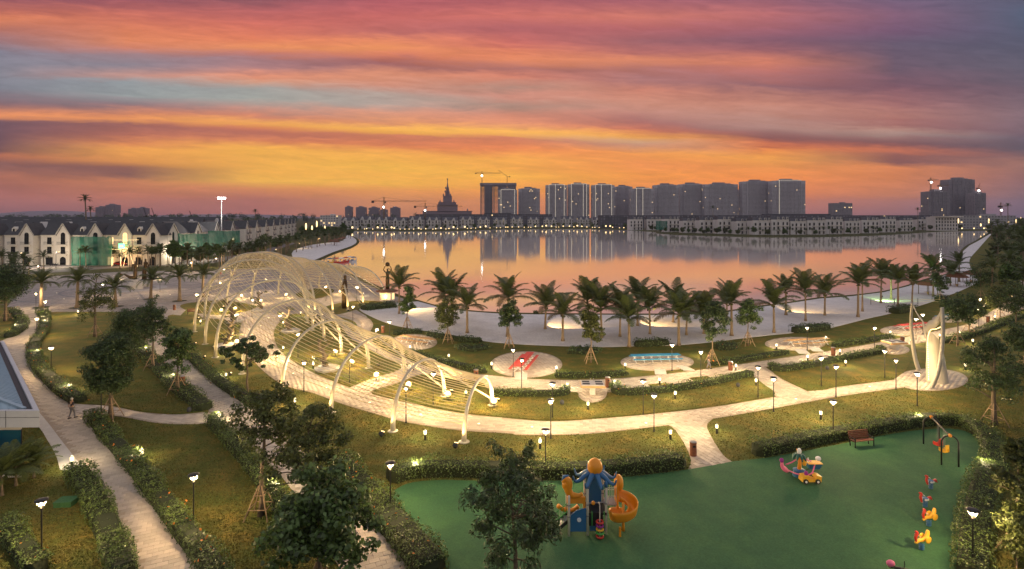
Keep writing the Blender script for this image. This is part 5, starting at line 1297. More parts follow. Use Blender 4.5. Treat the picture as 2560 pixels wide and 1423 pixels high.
for (px_, w, h_, lb, fl_, sd) in [([(1150,869),(1183,876),(1215,868)], 1.9, .5, 'oval flower bed of orange blooms on the lawn', 'flower_red', 30), ([(1422,880),(1455,882),(1490,877)], 2.2, .5, 'dark low shrub bed behind the red table', None, 31), ([(1586,866),(1630,864),(1672,861)], 1.4, .8, 'dense dark shrub clump behind the blue table', None, 32),
     ([(1790,872),(1815,872),(1832,868)], 2.0, .7, 'red-tinged shrub bed by the spreading young tree', 'flower_red', 33), ([(1982,832),(2025,828),(2072,822)], 1.8, .9, 'dense dark shrub clump behind the second wooden table', None, 34), ([(2232,784),(2255,780),(2280,776)], 2.2, 1.0, 'dark shrub clump on the sand edge left of the sculpture', None, 35),
     ([(1068,838),(1110,846),(1150,852),(1205,856)], 1.3, .6, 'low dark shrub row along the sand edge', None, 36), ([(905,775),(940,771),(990,766)], 3.4, .8, 'broad dark shrub bed at the pergola end', None, 37), ([(2340,752),(2365,748)], 1.5, .8, 'small dark shrub under the oval tree', None, 38), ([(1335,784),(1345,786)], .8, .5, 'tiny bush at the water edge', None, 39),
     ([(985,838),(1010,833),(1055,832)], 1.2, .5, 'low shrubs behind the first wooden table', None, 40)]:
    hedge(lb, px_, w, h_, sd, 45, .2, fl_, 'shrub_bed', leafm='leaf_dark')
# ------------------------------------------------------------------ picnic tables, sinks, bins, benches
def picnic(label, x, y, a, L, m, loc=None):
    t = thing('picnic_table', label, 'picnic table', G(x, y, .04), a)
    for k in range(5): MB().box((0, -.36 + .18 * k, .75), (L, .165, .05)).build('top_plank', m, t)
    for s_ in (-1, 1):
        for k in range(2): MB().box((0, s_ * (.78 + .17 * k), .45), (L, .155, .05)).build('seat_plank', m, t)
    n = 6
    for i in range(n):
        xx = -L / 2 + .4 + i * (L - .8) / (n - 1); lg = MB()
        lg.bar((xx, -.62, 0), (xx, .3, .72), .08); lg.bar((xx, .62, 0), (xx, -.3, .72), .08); lg.box((xx + .06, 0, .40), (.05, 1.9, .07))
        lg.build('trestle', 'toy_white', t)
    return t
picnic('long natural wood picnic table on the oval beside the pergola', 1041, 857, R(-27), 5.0, 'wood')
picnic('long faded red picnic table on its round paved oval', 1311, 914, R(76), 6.6, 'paint_red')
picnic('long bright blue picnic table on its paved oval', 1639, 903, R(5), 5.8, 'paint_blue')
picnic('long natural wood picnic table near the shrub clump', 2020, 862, R(13), 6.0, 'wood')
picnic('long red picnic table half hidden by the loop sculpture', 2284, 822, R(20), 6.0, 'paint_red')
picnic('blue picnic table under the heavy-headed tree', 2378, 797, R(20), 5.0, 'paint_blue')
def sink(label, x, y, a):
    t = thing('barbecue_table', label, 'stone table', G(x, y, .04), a)
    MB().box((0, .0, .4), (.5, .9, .8)).build('pedestal', 'concrete', t); MB().box((0, 0, .88), (2.3, 1.8, .2)).build('slab', 'wood', t)
    tp = MB().box((0, 0, 1.0), (2.2, 1.7, .05)).build('top', 'concrete', t)
    for i in (-1, 1):
        for j in (-1, 1): MB().box((i * .62, j * .36, 1.035), (.7, .42, .03)).build('grill', 'gutter', tp)
        MB().tube([(i * .15, .6, 1.02), (i * .15, .6, 1.3), (i * .15, .42, 1.3)], .025, 6).build('tap', 'grey_metal', tp)
sink('stone barbecue table with four dark grills between the low hedges', 1481, 984, R(-3))
sink('stone barbecue table with dark grills beyond the zigzag hedge', 2236, 873, R(8))
BIN0 = None
for (x, y, lb) in [(1733,1139,'brown litter bin on the playground path'), (1190,948,'brown litter bin at the lakeside path near the pergola end'), (1519,968,'litter bin beside the stone barbecue table'), (1826,926,'litter bin at the end of the hedge by the diagonal path'), (2083,889,'litter bin on the lakeside path near the second wooden table'), (2256,860,'litter bin behind the second stone barbecue table'), (456,965,'black litter bin beside the triangular propped sapling'), (436,775,'litter bin at the edge of the plaza'), (2470,806,'litter bin on the far stretch of the lakeside path'), (957,832,'squat litter bin by the winding path')]:
    p = G(x, y, .03)
    if BIN0 is None:
        BIN0 = thing('litter_bin', lb, 'litter bin', p)
        MB().lathe([(.22, 0), (.235, .03), (.235, .86), (.25, .88), (.25, .96)], n=18).build('drum', 'wood_dark', BIN0, False)
        MB().lathe([(.25, .96), (.25, 1.0), (.12, 1.03)], n=18).build('lid', 'grey_metal', BIN0); MB().box((0, -.225, .72), (.2, .05, .14)).build('opening', 'black_metal', BIN0)
    else: dup(BIN0, p, .3, 1, lb)
def bench(label, x, y, a):
    t = thing('park_bench', label, 'bench', G(x, y, .04), a)
    for k in range(4): MB().box((0, -.05 - .12 * k, .45), (1.7, .1, .04)).build('seat_slat', 'wood_dark', t)
    for k in range(5): MB().box((0, .05 + .035 * k, .55 + .11 * k), (1.7, .035, .085)).build('back_slat', 'wood_dark', t)
    for s_ in (-1, 1):
        MB().bar((s_ * .8, .0, 0), (s_ * .8, .22, 1.05), .05).bar((s_ * .8, -.45, 0), (s_ * .8, -.45, .62), .05).bar((s_ * .8, -.47, .63), (s_ * .8, .1, .66), .05).bar((s_ * .8, -.45, .42), (s_ * .8, .05, .42), .05).build('side_frame', 'black_metal', t)
bench('dark slatted bench facing the playground before the hedge', 2149, 1112, R(12)); bench('dark slatted bench on the plaza edge near the pergola', 482, 786, R(200)); bench('dark slatted bench half hidden in the hedge by the park path', 360, 850, R(120))
gb = thing('utility_box', 'low green utility box on the lawn beside the thick hedge', 'utility box', G(166, 1262))
MB().box((0, 0, .14), (.95, .75, .28), .1).build('body', 'rubber', gb); MB().box((0, 0, .30), (1.0, .8, .05), .1).build('lid', 'rubber', gb)
sk = thing('loudspeaker', 'small dark garden loudspeaker on the lawn left of the barbecue table', 'speaker', G(1405, 1012)); MB().ball((0, 0, .22), (.2, .2, .24), 10, 8).build('body', 'slate', sk, True); MB().lathe([(.12, 0), (.12, .06)], n=10).build('foot', 'black_metal', sk)
for (x, y, lb) in [(1845, 968, 'small dark garden loudspeaker behind the low hedge'), (2068, 925, 'small dark garden loudspeaker before the zigzag hedge'), (473, 1031, 'small dark garden loudspeaker at the tip of the big lawn'), (2485, 1232, 'small dark garden loudspeaker outside the curved hedge')]: dup(sk, G(x, y), 0, 1, lb)

# ------------------------------------------------------------------ loop sculpture
def S(px_, py, d): return D(px_, d, zat(py, d))
t = thing('loop_sculpture', 'tall cream sculpture of curved ribbons round a slanting cone', 'sculpture', (0, 0, 0))
sp_ = spline([S(2297, 926, 61.6), S(2287, 892, 61.4), S(2281, 850, 61), S(2277.5, 804, 60.5), S(2280, 758, 60)], 6); n = len(sp_)
MB().ribbon(sp_, [Vector((.30 - .12 * i / n, .14, 0)) for i in range(n)], .12).build('ribbon', 'white_steel', t, True)
sp_ = spline([S(2329, 972, 55.2), S(2342, 941, 55.4), S(2351, 904, 55.8), S(2356, 858, 56.2), S(2357, 804, 56.6), S(2355, 769, 57)], 6); n = len(sp_)
MB().ribbon(sp_, [Vector((.34 - .06 * i / n, .22, 0)) for i in range(n)], .16).build('ribbon', 'white_steel', t, True)
sp_ = spline([S(2281, 759, 60), S(2288, 776, 59.6), S(2297, 791, 59.2), S(2307, 803, 58.6), S(2311, 819, 58), S(2316, 850, 57.2)], 6); n = len(sp_)
MB().ribbon(sp_, [Vector((.10, .35, .22)) for i in range(n)], .08).build('ribbon', 'white_steel', t, True)
sp_ = spline([S(2352, 789, 57), S(2345, 800, 57), S(2334, 810, 57.2), S(2322, 815, 57.3), S(2314, 826, 57.3), S(2316.5, 850, 57.2)], 6); n = len(sp_)
MB().ribbon(sp_, [Vector((.05, .1, .46 - .36 * max(0, i / n - .55) / .45)) for i in range(n)], .08).build('ribbon', 'white_steel', t, True)
c0 = G(2343, 955); mb = MB(); N = 28
for (r_, z) in ((.95, .02), (.86, 1.4), (.74, 2.8), (.64, None)):
    for k in range(N):
        q = 2 * math.pi * k / N; zz = z if z is not None else 4.55 - .75 * math.cos(q)
        mb.v.append((c0.x + r_ * math.cos(q) - .10 * zz * .6, c0.y + r_ * math.sin(q) + .02 * zz, zz))
for i in range(3):
    for k in range(N): mb.f.append((i * N + k, i * N + (k + 1) % N, (i + 1) * N + (k + 1) % N, (i + 1) * N + k))
mb.f.append(tuple(range(3 * N, 4 * N)))
mb.build('cone', 'white_steel', t, False)
sl = spline([S(2318.5, 948, 57.0), S(2317, 900, 57.0), S(2316, 855, 57.0), S(2318, 835, 57), S(2324, 824, 57), S(2336, 822, 57.1), S(2348, 817, 57)], 9)
lb_ = MB()
for q in sl: lb_.ball(q + Vector((0, -.18, 0)), .045, 6, 4)
lb_.build('bulb_string', 'warm_glow', t)
light('POINT', 'sculpture_glow', 70, (1, .74, .42), t, S(2312, 940, 56.2), .2)

# ------------------------------------------------------------------ bodies grown from a skeleton
def body(name, m, J, E, root, parent, sub=1):
    me = bpy.data.meshes.new(name); ks = list(J); ix = {k: i for i, k in enumerate(ks)}
    me.from_pydata([J[k][:3] for k in ks], [(ix[a], ix[b_]) for a, b_ in E], [])
    o = put(name, me, m, parent); s_ = o.modifiers.new('skin', 'SKIN'); s_.use_smooth_shade = True
    if not me.skin_vertices: me.skin_vertices.new()
    for k, v in zip(ks, me.skin_vertices[0].data):
        r_ = J[k][3]; v.radius = (r_, J[k][4] if len(J[k]) > 4 else r_); v.use_root = (k == root)
    if sub: o.modifiers.new('sub', 'SUBSURF').levels = sub; o.modifiers['sub'].render_levels = sub
    return o
EB = [('pel','wai'),('wai','che'),('che','nec'),('nec','hea'),('hea','top'),('che','shl'),('shl','ell'),('ell','wrl'),('wrl','hal'),('che','shr'),('shr','elr'),('elr','wrr'),('wrr','har'),('pel','hil'),('hil','knl'),('knl','anl'),('anl','tol'),('pel','hir'),('hir','knr'),('knr','anr'),('anr','tor')]
def joints(arm='down', stride=.2):
    J = dict(pel=(0,0,.95,.13,.10), wai=(0,0,1.1,.125,.095), che=(0,-.01,1.33,.15,.10), nec=(0,0,1.48,.055), hea=(0,-.01,1.6,.085,.095), top=(0,0,1.70,.07),
      hil=(-.09,0,.9,.085), knl=(-.1,-stride*.6,.5,.06), anl=(-.1,-stride*.8,.08,.042), tol=(-.1,-stride*.8-.14,.035,.035), hir=(.09,0,.9,.085), knr=(.1,stride*.15,.5,.06), anr=(.1,stride,.10,.042), tor=(.1,stride-.13,.035,.035),
      shl=(-.19,0,1.40,.055), shr=(.19,0,1.40,.055))
    if arm == 'down': J.update(ell=(-.25,.06,1.13,.043), wrl=(-.25,-.05,.92,.03), hal=(-.25,-.09,.82,.03), elr=(.25,.06,1.13,.043), wrr=(.25,-.06,.92,.03), har=(.25,-.1,.82,.03))
    if arm == 'back': J.update(ell=(-.27,.1,1.15,.043), wrl=(-.1,.17,1.0,.03), hal=(-.02,.17,.98,.03), elr=(.27,.1,1.15,.043), wrr=(.1,.18,1.02,.03), har=(.03,.19,1.0,.03))
    if arm == 'up': J.update(ell=(-.34,0,1.62,.04), wrl=(-.22,0,1.88,.03), hal=(-.14,0,1.96,.03), elr=(.34,0,1.62,.04), wrr=(.22,0,1.88,.03), har=(.14,0,1.96,.03))
    return J
def person(label, p, a, arm='down', hair='hair_dark', top_m='cloth_dark', leg_m='cloth_grey'):
    t = thing('person', label, 'person', p, a); J = joints(arm); body('body', 'skin', J, EB, 'pel', t)
    K = {k: (*v[:3], *(x * 1.16 for x in v[3:])) for k, v in J.items()}
    sh = [e for e in EB if set(e) <= {'pel','wai','che','shl','shr','ell','elr'}]
    body('shirt', top_m, {k: K[k] for k in ('pel','wai','che','shl','shr','ell','elr')}, sh, 'pel', t)
    K2 = {k: K[k] for k in ('pel','hil','knl','anl','hir','knr','anr')}; body('trousers', leg_m, K2, [e for e in EB if set(e) <= set(K2)], 'pel', t)
    MB().ball((0, .015, 1.645), (.092, .105, .10), 12, 8).build('hair', hair, t, True)
    for s_ in (-1, 1): MB().box((s_ * .1, (-.23 if s_ < 0 else .13), .045), (.09, .26, .08)).build('shoe', 'black_metal', t)
    return t
person('person with grey hair strolling on the west path, hands behind the back', G(180, 1046, .04), R(160), 'back', 'hair_grey')
person('person in dark clothes walking on the lakeside path by the propped tree', G(1772, 922, .04), R(80))
person('person in dark clothes walking on the plaza by the water', G(901, 738, .04), R(-60))
person('person standing under the lamp on the street before the corner villas', G(98, 681, .04), R(20)); person('second person standing under the street lamp', G(104, 682, .04), R(-40), leg_m='cloth_dark', top_m='cloth_grey')
def statue(label, p, h, arm, a=0.0, extra=None, lean=0.0, ped=None):
    t = thing('bronze_statue', label, 'statue', p, a); k = h / (2.0 if arm == 'up' else 1.72); z0 = ped or 0
    J = {n_: (v[0] * k + lean * v[2] * k, v[1] * k, v[2] * k + z0, *(x * k for x in v[3:])) for n_, v in joints(arm, .06).items()}
    body('figure', 'bronze', J, EB, 'pel', t)
    sk_ = MB(); sk_.lathe([(.17 * k, z0), (.16 * k, z0 + .35 * k), (.155 * k, z0 + .7 * k), (.14 * k, z0 + 1.02 * k)], n=14); sk_.build('robe', 'bronze', t, True)
    if ped:
        ro_ = MB(); rg = random.Random(4); N = 12
        for (r_, z) in ((1.9, 0), (1.75, ped * .45), (1.2, ped * .8), (.8, ped + .02)):
            for q in range(N): ro_.v.append((r_ * (1 + rg.uniform(-.14, .14)) * math.cos(6.283 * q / N), r_ * (1 + rg.uniform(-.14, .14)) * math.sin(6.283 * q / N), z))
        for i in range(3):
            for q in range(N): ro_.f.append((i * N + q, i * N + (q + 1) % N, (i + 1) * N + (q + 1) % N, (i + 1) * N + q))
        ro_.f.append(tuple(range(3 * N, 4 * N))); ro_.build('rock', 'stone', t)
    return t
s1 = statue('tall dark bronze woman on a rock with a fish tail in the plaza', G(338, 722), zat(652, 131) - 2.2, 'down', R(20), ped=2.2)
MB().tube([(0, 0, 2.6), (-1.2, .2, 2.7), (-2.0, .3, 3.3), (-2.6, .3, 3.5)], [.45, .35, .2, .05], 8).build('tail', 'bronze', s1, True); MB().prism([(-2.4, 3.4), (-3.5, 3.9), (-3.1, 3.3), (-3.4, 2.9)], .25, .35, 'y').build('tail_fin', 'bronze', s1)
s2 = statue('stooping dark bronze figure beside the fish-tailed woman', G(361, 716), 5.2, 'back', R(-30), lean=.12, ped=1.6)
ring('paving_band', cpl, 4.2, 6.4, .05, 'stone', plaza)
s3 = statue('bronze woman raising a ball overhead on the lakeside kiosk', G(968, 752, 0) + Vector((0, .3, 2.35)), zat(664, 112) - 2.3, 'up', R(15))
k3 = (zat(664, 112) - 2.3) / 2.0; MB().ball((0, 0, 2.06 * k3), .45, 12, 8).build('ball', 'bronze', s3, True)
kq = thing('lakeside_kiosk', 'small octagonal kiosk with lit windows below the ball-raising statue', 'kiosk', G(968, 752))
MB().lathe([(1.5, 0), (1.5, 2.0), (1.45, 2.05)], n=8).build('wall', 'plaster', kq); MB().lathe([(2.3, 1.9), (2.3, 2.0), (1.0, 2.32), (.7, 2.35)], n=8).build('roof', 'thatch', kq)
for i in range(4): q = R(-112.5 + 45 * i); MB().box((math.cos(q) * 1.41, math.sin(q) * 1.41, 1.0), (.06, .7, 1.2), q).build('window', 'glass_lit', kq)
s4 = statue('bowed bronze figure standing in grass under the far arches', G(862, 771), 6.2, 'back', R(100), lean=.05)
# bare trained trees under the arches
def bonsai(label, x, y, h, seed):
    rg = random.Random(seed); t = thing('trained_tree', label, 'bonsai tree', G(x, y, .03)); mb = MB(); p = Vector((0, 0, 0)); pts = [p.copy()]
    for i in range(6): p = p + Vector((rg.uniform(-.45, .45), rg.uniform(-.3, .3), h / 6)); pts.append(p.copy())
    mb.tube(spline(pts, 3), [.30 * (1 - i / 22) + .05 for i in range(19)], 8)
    ends = []
    for i in range(7):
        q = pts[1 + i % 5]; a_ = rg.uniform(0, 6.28); l = rg.uniform(.7, 1.5); e = q + Vector((math.cos(a_) * l, math.sin(a_) * l, rg.uniform(.2, .7))); mb.tube([q, q.lerp(e, .5) + Vector((0, 0, .2)), e], [.12, .08, .03], 6); ends.append(e)
    mb.build('trunk', 'bark', t, True); rg2 = np.random.default_rng(seed); C = np.array([e[:] for e in ends + [pts[-1]]]); V, Q = clump_leaves(rg2, C, np.full(len(C), .42), 60, .16, .1, .55); put('crown', np_mesh('crown', V, Q), 'leaf_olive', t)
    MB().lathe([(1.3, 0), (1.4, .25), (1.2, .38), (.3, .42)], n=12).build('planter', 'stone', t)
bonsai('twisted trained tree in a rocky planter under the near arches', 818, 925, 3.4, 3); bonsai('twisted trained tree in a planter before the high middle arches', 728, 830, 3.6, 4); bonsai('trained tree in a rocky planter at the left pergola lawn', 562, 868, 3.6, 5); bonsai('small trained tree under the highest arches', 648, 778, 3.2, 6); bonsai('trained tree beside the bright floodlight on the inner lawn', 585, 806, 3.6, 7)

# ------------------------------------------------------------------ playground
O = G(1469, 1338, .036)
t = thing('play_tower', 'play tower with blue octopus roof, orange head and spiral slide', 'play tower', O)
for (x, y, h_) in [(-1.0, -.08, 2.1), (0, 0, 2.75), (1.0, .12, 2.75), (-1.0, 1.15, 2.1), (0, 1.2, 2.75), (1.0, 1.25, 2.75)]:
    po = MB().lathe([(.065, 0), (.065, h_), (.05, h_ + .03)], (x, y, 0), 10).build('post', 'post_cream', t, True)
    for z in (1.0, 1.6): MB().lathe([(.085, z), (.085, z + .06)], (x, y, 0), 10).build('clamp', 'grey_metal', po)
MB().box((.5, .62, 1.12), (1.05, 1.2, .1)).build('platform', 'black_metal', t); MB().box((-.5, .55, .72), (1.0, 1.1, .08)).build('platform', 'black_metal', t); MB().box((.45, .06, .78), (.75, .04, .62)).build('climb_panel', 'black_metal', t)
MB().prism([(-.42, 0), (.42, 0), (.42, 1.35), (.3, 1.55), (0, 1.62), (-.3, 1.55), (-.42, 1.35)], 1.16, 1.22, 'y', (.5, 0, 1.1)).build('back_panel', 'toy_blue', t)
MB().prism([(-.42, 0), (.42, 0), (.42, 1.22), (.2, 1.2), (-.1, 1.1), (-.42, .85)], -.06, .0, 'y', (-.5, 0, .22)).build('front_panel', 'toy_blue', t)
MB().prism([(.11 * math.cos(i * .524), .11 * math.sin(i * .524)) for i in range(12)], -.10, -.05, 'y', (-.46, 0, .85)).build('porthole', 'toy_white', t)
MB().box((.55, .3, .32), (.8, .05, .5)).build('lower_panel', 'toy_blue', t)
MB().tube([(.03, .0, 1.7), (.97, .1, 1.7)], .03, 8).build('cross_bar', 'grey_metal', t); MB().ball((.3, .02, 1.7), .11, 10, 6).build('knob', 'toy_orange', t, True)
for x in (.22, .86): MB().tube(spline([(x, -.02, .55), (x, -.12, .6), (x, -.12, 1.2), (x, -.02, 1.28)], 4), .022, 6).build('grab_rail', 'toy_green', t)
# octopus roof
oc = Vector((.48, .62, 2.98)); MB().ball(oc + Vector((0, 0, .38)), (.41, .41, .46), 18, 12).build('octopus_head', 'toy_orange', t, True); MB().lathe([(.34, -.02), (.36, .06), (.33, .12)], oc, 16).build('octopus_collar', 'toy_orange', t, True)
for k in range(8):
    q = R(45 * k + 12); c, s_ = math.cos(q), math.sin(q)
    pts = spline([oc + Vector((c * .16, s_ * .16, .04)), oc + Vector((c * .5, s_ * .5, -.02)), oc + Vector((c * .85, s_ * .85, -.26)), oc + Vector((c * 1.12, s_ * 1.12, -.30)), oc + Vector((c * 1.24, s_ * 1.24, -.02))], 4)
    MB().tube(pts, [.18 - .15 * i / (len(pts) - 1) for i in range(len(pts))], 8).build('tentacle', 'toy_blue', t, True)
for (x, y) in ((0, 0), (1, .12), (0, 1.2), (1, 1.25)): MB().lathe([(.10, 2.5), (.11, 2.7), (.04, 2.82)], (x, y, 0), 10).build('post_cap', 'toy_blue', t, True)
# seahorse climbing figure on the left
MB().tube(spline([(-1.25, .5, 2.55), (-1.12, .5, 2.75), (-.95, .5, 2.55), (-1.0, .5, 2.2), (-.8, .5, 1.9), (-.45, .5, 1.85), (-.2, .5, 1.95)], 5), [.10 + .12 * math.sin(math.pi * min(1, i / 26)) for i in range(31)], 10).build('seahorse', 'toy_orange', t, True)
MB().box((-.55, .5, 1.62), (1.0, .12, .34)).build('play_rail', 'toy_orange', t); MB().box((-.12, .5, 1.3), (.12, .1, .6)).build('play_rail', 'toy_orange', t)
MB().ball((-1.05, .5, 2.42), (.27, .2, .3), 12, 8).build('seahorse_head', 'toy_orange', t, True)
MB().tube([(-1.3, .5, 2.62), (-1.2, .5, 2.85), (-.95, .5, 2.95)], [.05, .13, .03], 8).build('fin', 'toy_blue', t, True)
MB().tube(spline([(-1.5, .9, 1.1), (-1.2, 1.0, .85), (-.7, 1.0, .8), (-.4, .95, 1.05)], 4), .12, 8).build('play_rail', 'toy_orange', t, True)
# stairs
for s_ in (0, .75): MB().bar((-1.02, .05 + s_, .72), (-1.95, -.05 + s_, .02), .05, .16).build('stair_stringer', 'black_metal', t)
for k in range(5): f_ = (k + .5) / 5; MB().box((-1.02 - .93 * f_, .40 - .05 * f_, .70 - .68 * f_), (.2, .75, .03)).build('step', 'grey_metal', t)
for s_ in (0, .75):
    r_ = MB(); r_.tube([(-1.05, .05 + s_, .75), (-1.05, .05 + s_, 1.25), (-1.95, -.05 + s_, .58), (-1.95, -.05 + s_, 0)], .022, 6)
    for k in range(1, 6): f_ = k / 6; r_.tube([(-1.05 - .9 * f_, .05 + s_ - .1 * f_, .72 - .68 * f_), (-1.05 - .9 * f_, .05 + s_ - .1 * f_, 1.25 - .67 * f_)], .014, 5)
    r_.build('handrail', 'toy_green', t)
# bridge and slide
MB().box((1.35, 1.0, 1.28), (.72, .75, .07)).build('bridge_deck', 'grey_metal', t)
for y in (.64, 1.36):
    g = MB()
    for k in range(6): g.tube([(1.05 + k * .12, y, 1.3), (1.05 + k * .12, y, 2.2)], .013, 5)
    for z in (1.3, 1.75, 2.2): g.tube([(1.03, y, z), (1.67, y, z)], .018, 5)
    g.build('bridge_rail', 'post_cream', t)
MB().prism([(-.42, -.2), (.42, -.2), (.42, 1.0), (.34, 1.35), (0, 1.5), (-.34, 1.35), (-.42, 1.0)], 1.66, 1.76, 'x', (0, 1.0, 1.3)).build('slide_entry', 'toy_orange', t)
MB().ball((1.86, 1.0, 2.3), (.24, .36, .45), 12, 8).build('slide_hood', 'toy_orange', t, True)
sl_ = MB(); cx_, cy2 = 1.98, .42; N = 26; U = 9
for i in range(N + 1):
    f_ = i / N; q = R(118 - 400 * f_); r_ = .52; z = 1.35 - 1.12 * f_
    c = Vector((cx_ + math.cos(q) * r_, cy2 + math.sin(q) * r_, z)); rd = Vector((math.cos(q), math.sin(q), 0))
    for s_ in range(U):
        w = math.pi * (s_ / (U - 1)) ; sl_.v.append(tuple(c - rd * math.cos(w) * .28 + Vector((0, 0, .36 - .36 * math.sin(w) + (.22 if s_ > U - 3 else 0)))))
for i in range(N):
    for s_ in range(U - 1): sl_.f.append((i * U + s_, i * U + s_ + 1, (i + 1) * U + s_ + 1, (i + 1) * U + s_))
so = sl_.build('spiral_slide', 'toy_orange', t, True); md = so.modifiers.new('thick', 'SOLIDIFY'); md.thickness = .045
MB().lathe([(.09, 0), (.07, .4), (.07, 1.5)], (cx_, cy2, 0), 10).build('slide_post', 'toy_orange', t, True)
MB().tube([(cx_ - .28, cy2 - .55, 0), (cx_ - .28, cy2 - .55, .5)], .06, 8).build('slide_post', 'toy_orange', t)
for k, c_ in enumerate(('toy_red', 'toy_green', 'toy_yellow', 'toy_purple', 'toy_red')):
    q0 = [(.6 + .17 * math.cos(a * .524), -.32 + .17 * math.sin(a * .524), .12 + .19 * k) for a in range(12)]; MB().tube(q0, .055, 6, True).build('climbing_ring', c_, t, True)
MB().tube([(.6, -.32, 0), (.6, -.32, 1.75), (.6, .02, 1.75)], .025, 6).build('pole', 'post_cream', t)

# swings
a1, a2 = G(2328, 1112, .036), G(2375, 1165, .036); t = thing('swing_set', 'black arched swing frame with red and yellow seats', 'swing', a1); v = a2 - a1; dr = v.normalized(); nr = Vector((-dr.y, dr.x, 0))
for q in (Vector((0, 0, 0)), v):
    pts = [q + nr * .48 * math.cos(math.pi * i / 12) * 1.0 + Vector((0, 0, 1.55 + .5 * math.sin(math.pi * i / 12))) for i in range(13)]
    MB().tube([q + nr * .48] + pts + [q - nr * .48], .055, 8).build('arch_leg', 'black_metal', t, True); MB().ball(q + Vector((0, 0, 2.06)), .12, 10, 6).build('joint', 'toy_orange', t, True)
MB().tube([Vector((0, 0, 2.05)), v + Vector((0, 0, 2.05))], .055, 8).build('top_bar', 'black_metal', t)
for f_, c_ in ((.38, 'toy_red'), (.70, 'toy_yellow')):
    b0 = v * f_; st = MB().box(b0 + Vector((0, 0, .55)), (.36, .34, .07), .3).box(b0 + nr * .17 + Vector((0, 0, .78)), (.36, .06, .42), .3).box(b0 + Vector((.18, 0, .66)), (.05, .34, .2), .3).box(b0 + Vector((-.18, 0, .66)), (.05, .34, .2), .3).build('seat', c_, t)
    for s_ in (-.17, .17): MB().tube([b0 + dr * s_ + Vector((0, 0, .6)), b0 + dr * s_ * .9 + Vector((0, 0, 2.02))], .012, 5).build('chain', 'grey_metal', st)
# spring riders
def rider(label, x, y, yellow):
    t = thing('spring_rider', label, 'spring rider', G(x, y, .036), R(15)); t.scale = (.82, .82, .82); co = [(.13 * math.cos(i * .7), .13 * math.sin(i * .7), .02 + i * .011) for i in range(36)]
    MB().tube(co, .028, 6).build('spring', 'toy_blue', t)
    if yellow:
        MB().tube(spline([(-.5, 0, .5), (-.2, 0, .62), (.15, 0, .62), (.42, 0, .85), (.50, 0, 1.15)], 4), [.07, .08, .09, .10, .10, .11, .11, .11, .12, .12, .13, .13, .12, .12, .11, .09, .07], 10).build('body', 'toy_yellow', t, True)
        for s_ in (-1, 1): MB().ball((.28, s_ * .22, .68), (.24, .05, .22), 10, 8).build('wing', 'toy_yellow', t, True)
        MB().tube(spline([(-.42, 0, .55), (-.48, 0, .85), (-.36, 0, 1.12), (-.5, 0, 1.22)], 4), [.06, .06, .07, .08, .08, .08, .09, .09, .09, .08, .07, .05, .04], 10).build('head', 'toy_red', t, True)
    else:
        MB().box((.02, 0, .58), (.3, .3, .14)).build('seat', 'toy_white', t); MB().lathe([(.14, .42), (.15, .62), (.2, .66)], n=12).build('column', 'toy_blue', t)
        MB().tube(spline([(-.3, 0, .4), (-.42, 0, .75), (-.36, 0, 1.0), (-.55, 0, 1.08)], 4), [.06, .07, .08, .09, .09, .08, .08, .09, .09, .08, .07, .06, .04], 10).build('head', 'toy_red', t, True)
        MB().tube([(.25, 0, .6), (.45, 0, .62), (.62, 0, .45)], [.09, .11, .05], 8).build('tail', 'toy_red', t, True)
    MB().tube([(-.3, -.2, .95), (-.3, .2, .95)], .02, 6).build('handle', 'toy_white', t)
rider('red horse spring rider on blue spring closest to the swings', 2327, 1223, False); rider('red horse spring rider between its twin and the yellow ones', 2313, 1268, False); rider('yellow duck spring rider beside the red ones', 2322, 1316, True); rider('yellow duck spring rider at the end of the row', 2304, 1375, True)
# little roundabout
t = thing('roundabout', 'toddler roundabout with palm tree centre, toy car, boat and pony seats', 'roundabout', G(1998, 1190, .036)); t.scale = (.82, .82, .82)
MB().lathe([(.5, 0), (.5, .1), (.42, .4), (.48, .5), (.2, .56)], n=18).build('base', 'toy_blue', t, True); MB().tube([(0, 0, .5), (.05, 0, 1.0), (0, 0, 1.6)], [.16, .13, .12], 10).build('trunk', 'toy_orange', t, True)
for k in range(8):
    q = R(45 * k); c, s_ = math.cos(q), math.sin(q); MB().tube(spline([(0, 0, 1.62), (c * .3, s_ * .3, 1.66), (c * .52, s_ * .52, 1.3)], 4), [.06, .09, .11, .12, .12, .11, .09, .06, .03], 6).build('palm_leaf', 'toy_teal', t, True)
bd = MB().ball((0, 0, 1.98), (.17, .13, .24), 12, 8).build('bird', 'toy_white', t, True); MB().lathe([(.05, 0), (.01, .14)], (-.2, 0, 2.06), 8).build('beak', 'toy_orange', bd)
MB().ball((.36, -.1, 1.1), (.18, .14, .26), 10, 8).build('monkey', 'toy_yellow', t, True)
for q in (200, 300, 20): c, s_ = math.cos(R(q)), math.sin(R(q)); MB().tube([(c * .4, s_ * .4, .35), (c * 1.2, s_ * 1.2, .42)], .035, 6).build('spoke', 'black_metal', t)
cc = Vector((.25, -1.15, .1)); cb_ = MB().prism([(-.75, .1), (.7, .1), (.75, .5), (.35, .62), (.3, .3), (-.15, .3), (-.2, .55), (-.7, .5)], -.32, .32, 'y', cc).build('car_body', 'toy_yellow', t)
for x in (-.5, .42):
    for y in (-.36, .36):
        w_ = MB().prism([(.19 * math.cos(i * .4488), .19 * math.sin(i * .4488)) for i in range(14)], -.05, .05, 'y', cc + Vector((x, y, .15))).build('wheel', 'black_metal', t); MB().prism([(.09 * math.cos(i * .628), .09 * math.sin(i * .628)) for i in range(10)], -.065, .065, 'y', cc + Vector((x, y, .15))).build('hub', 'toy_white', w_)
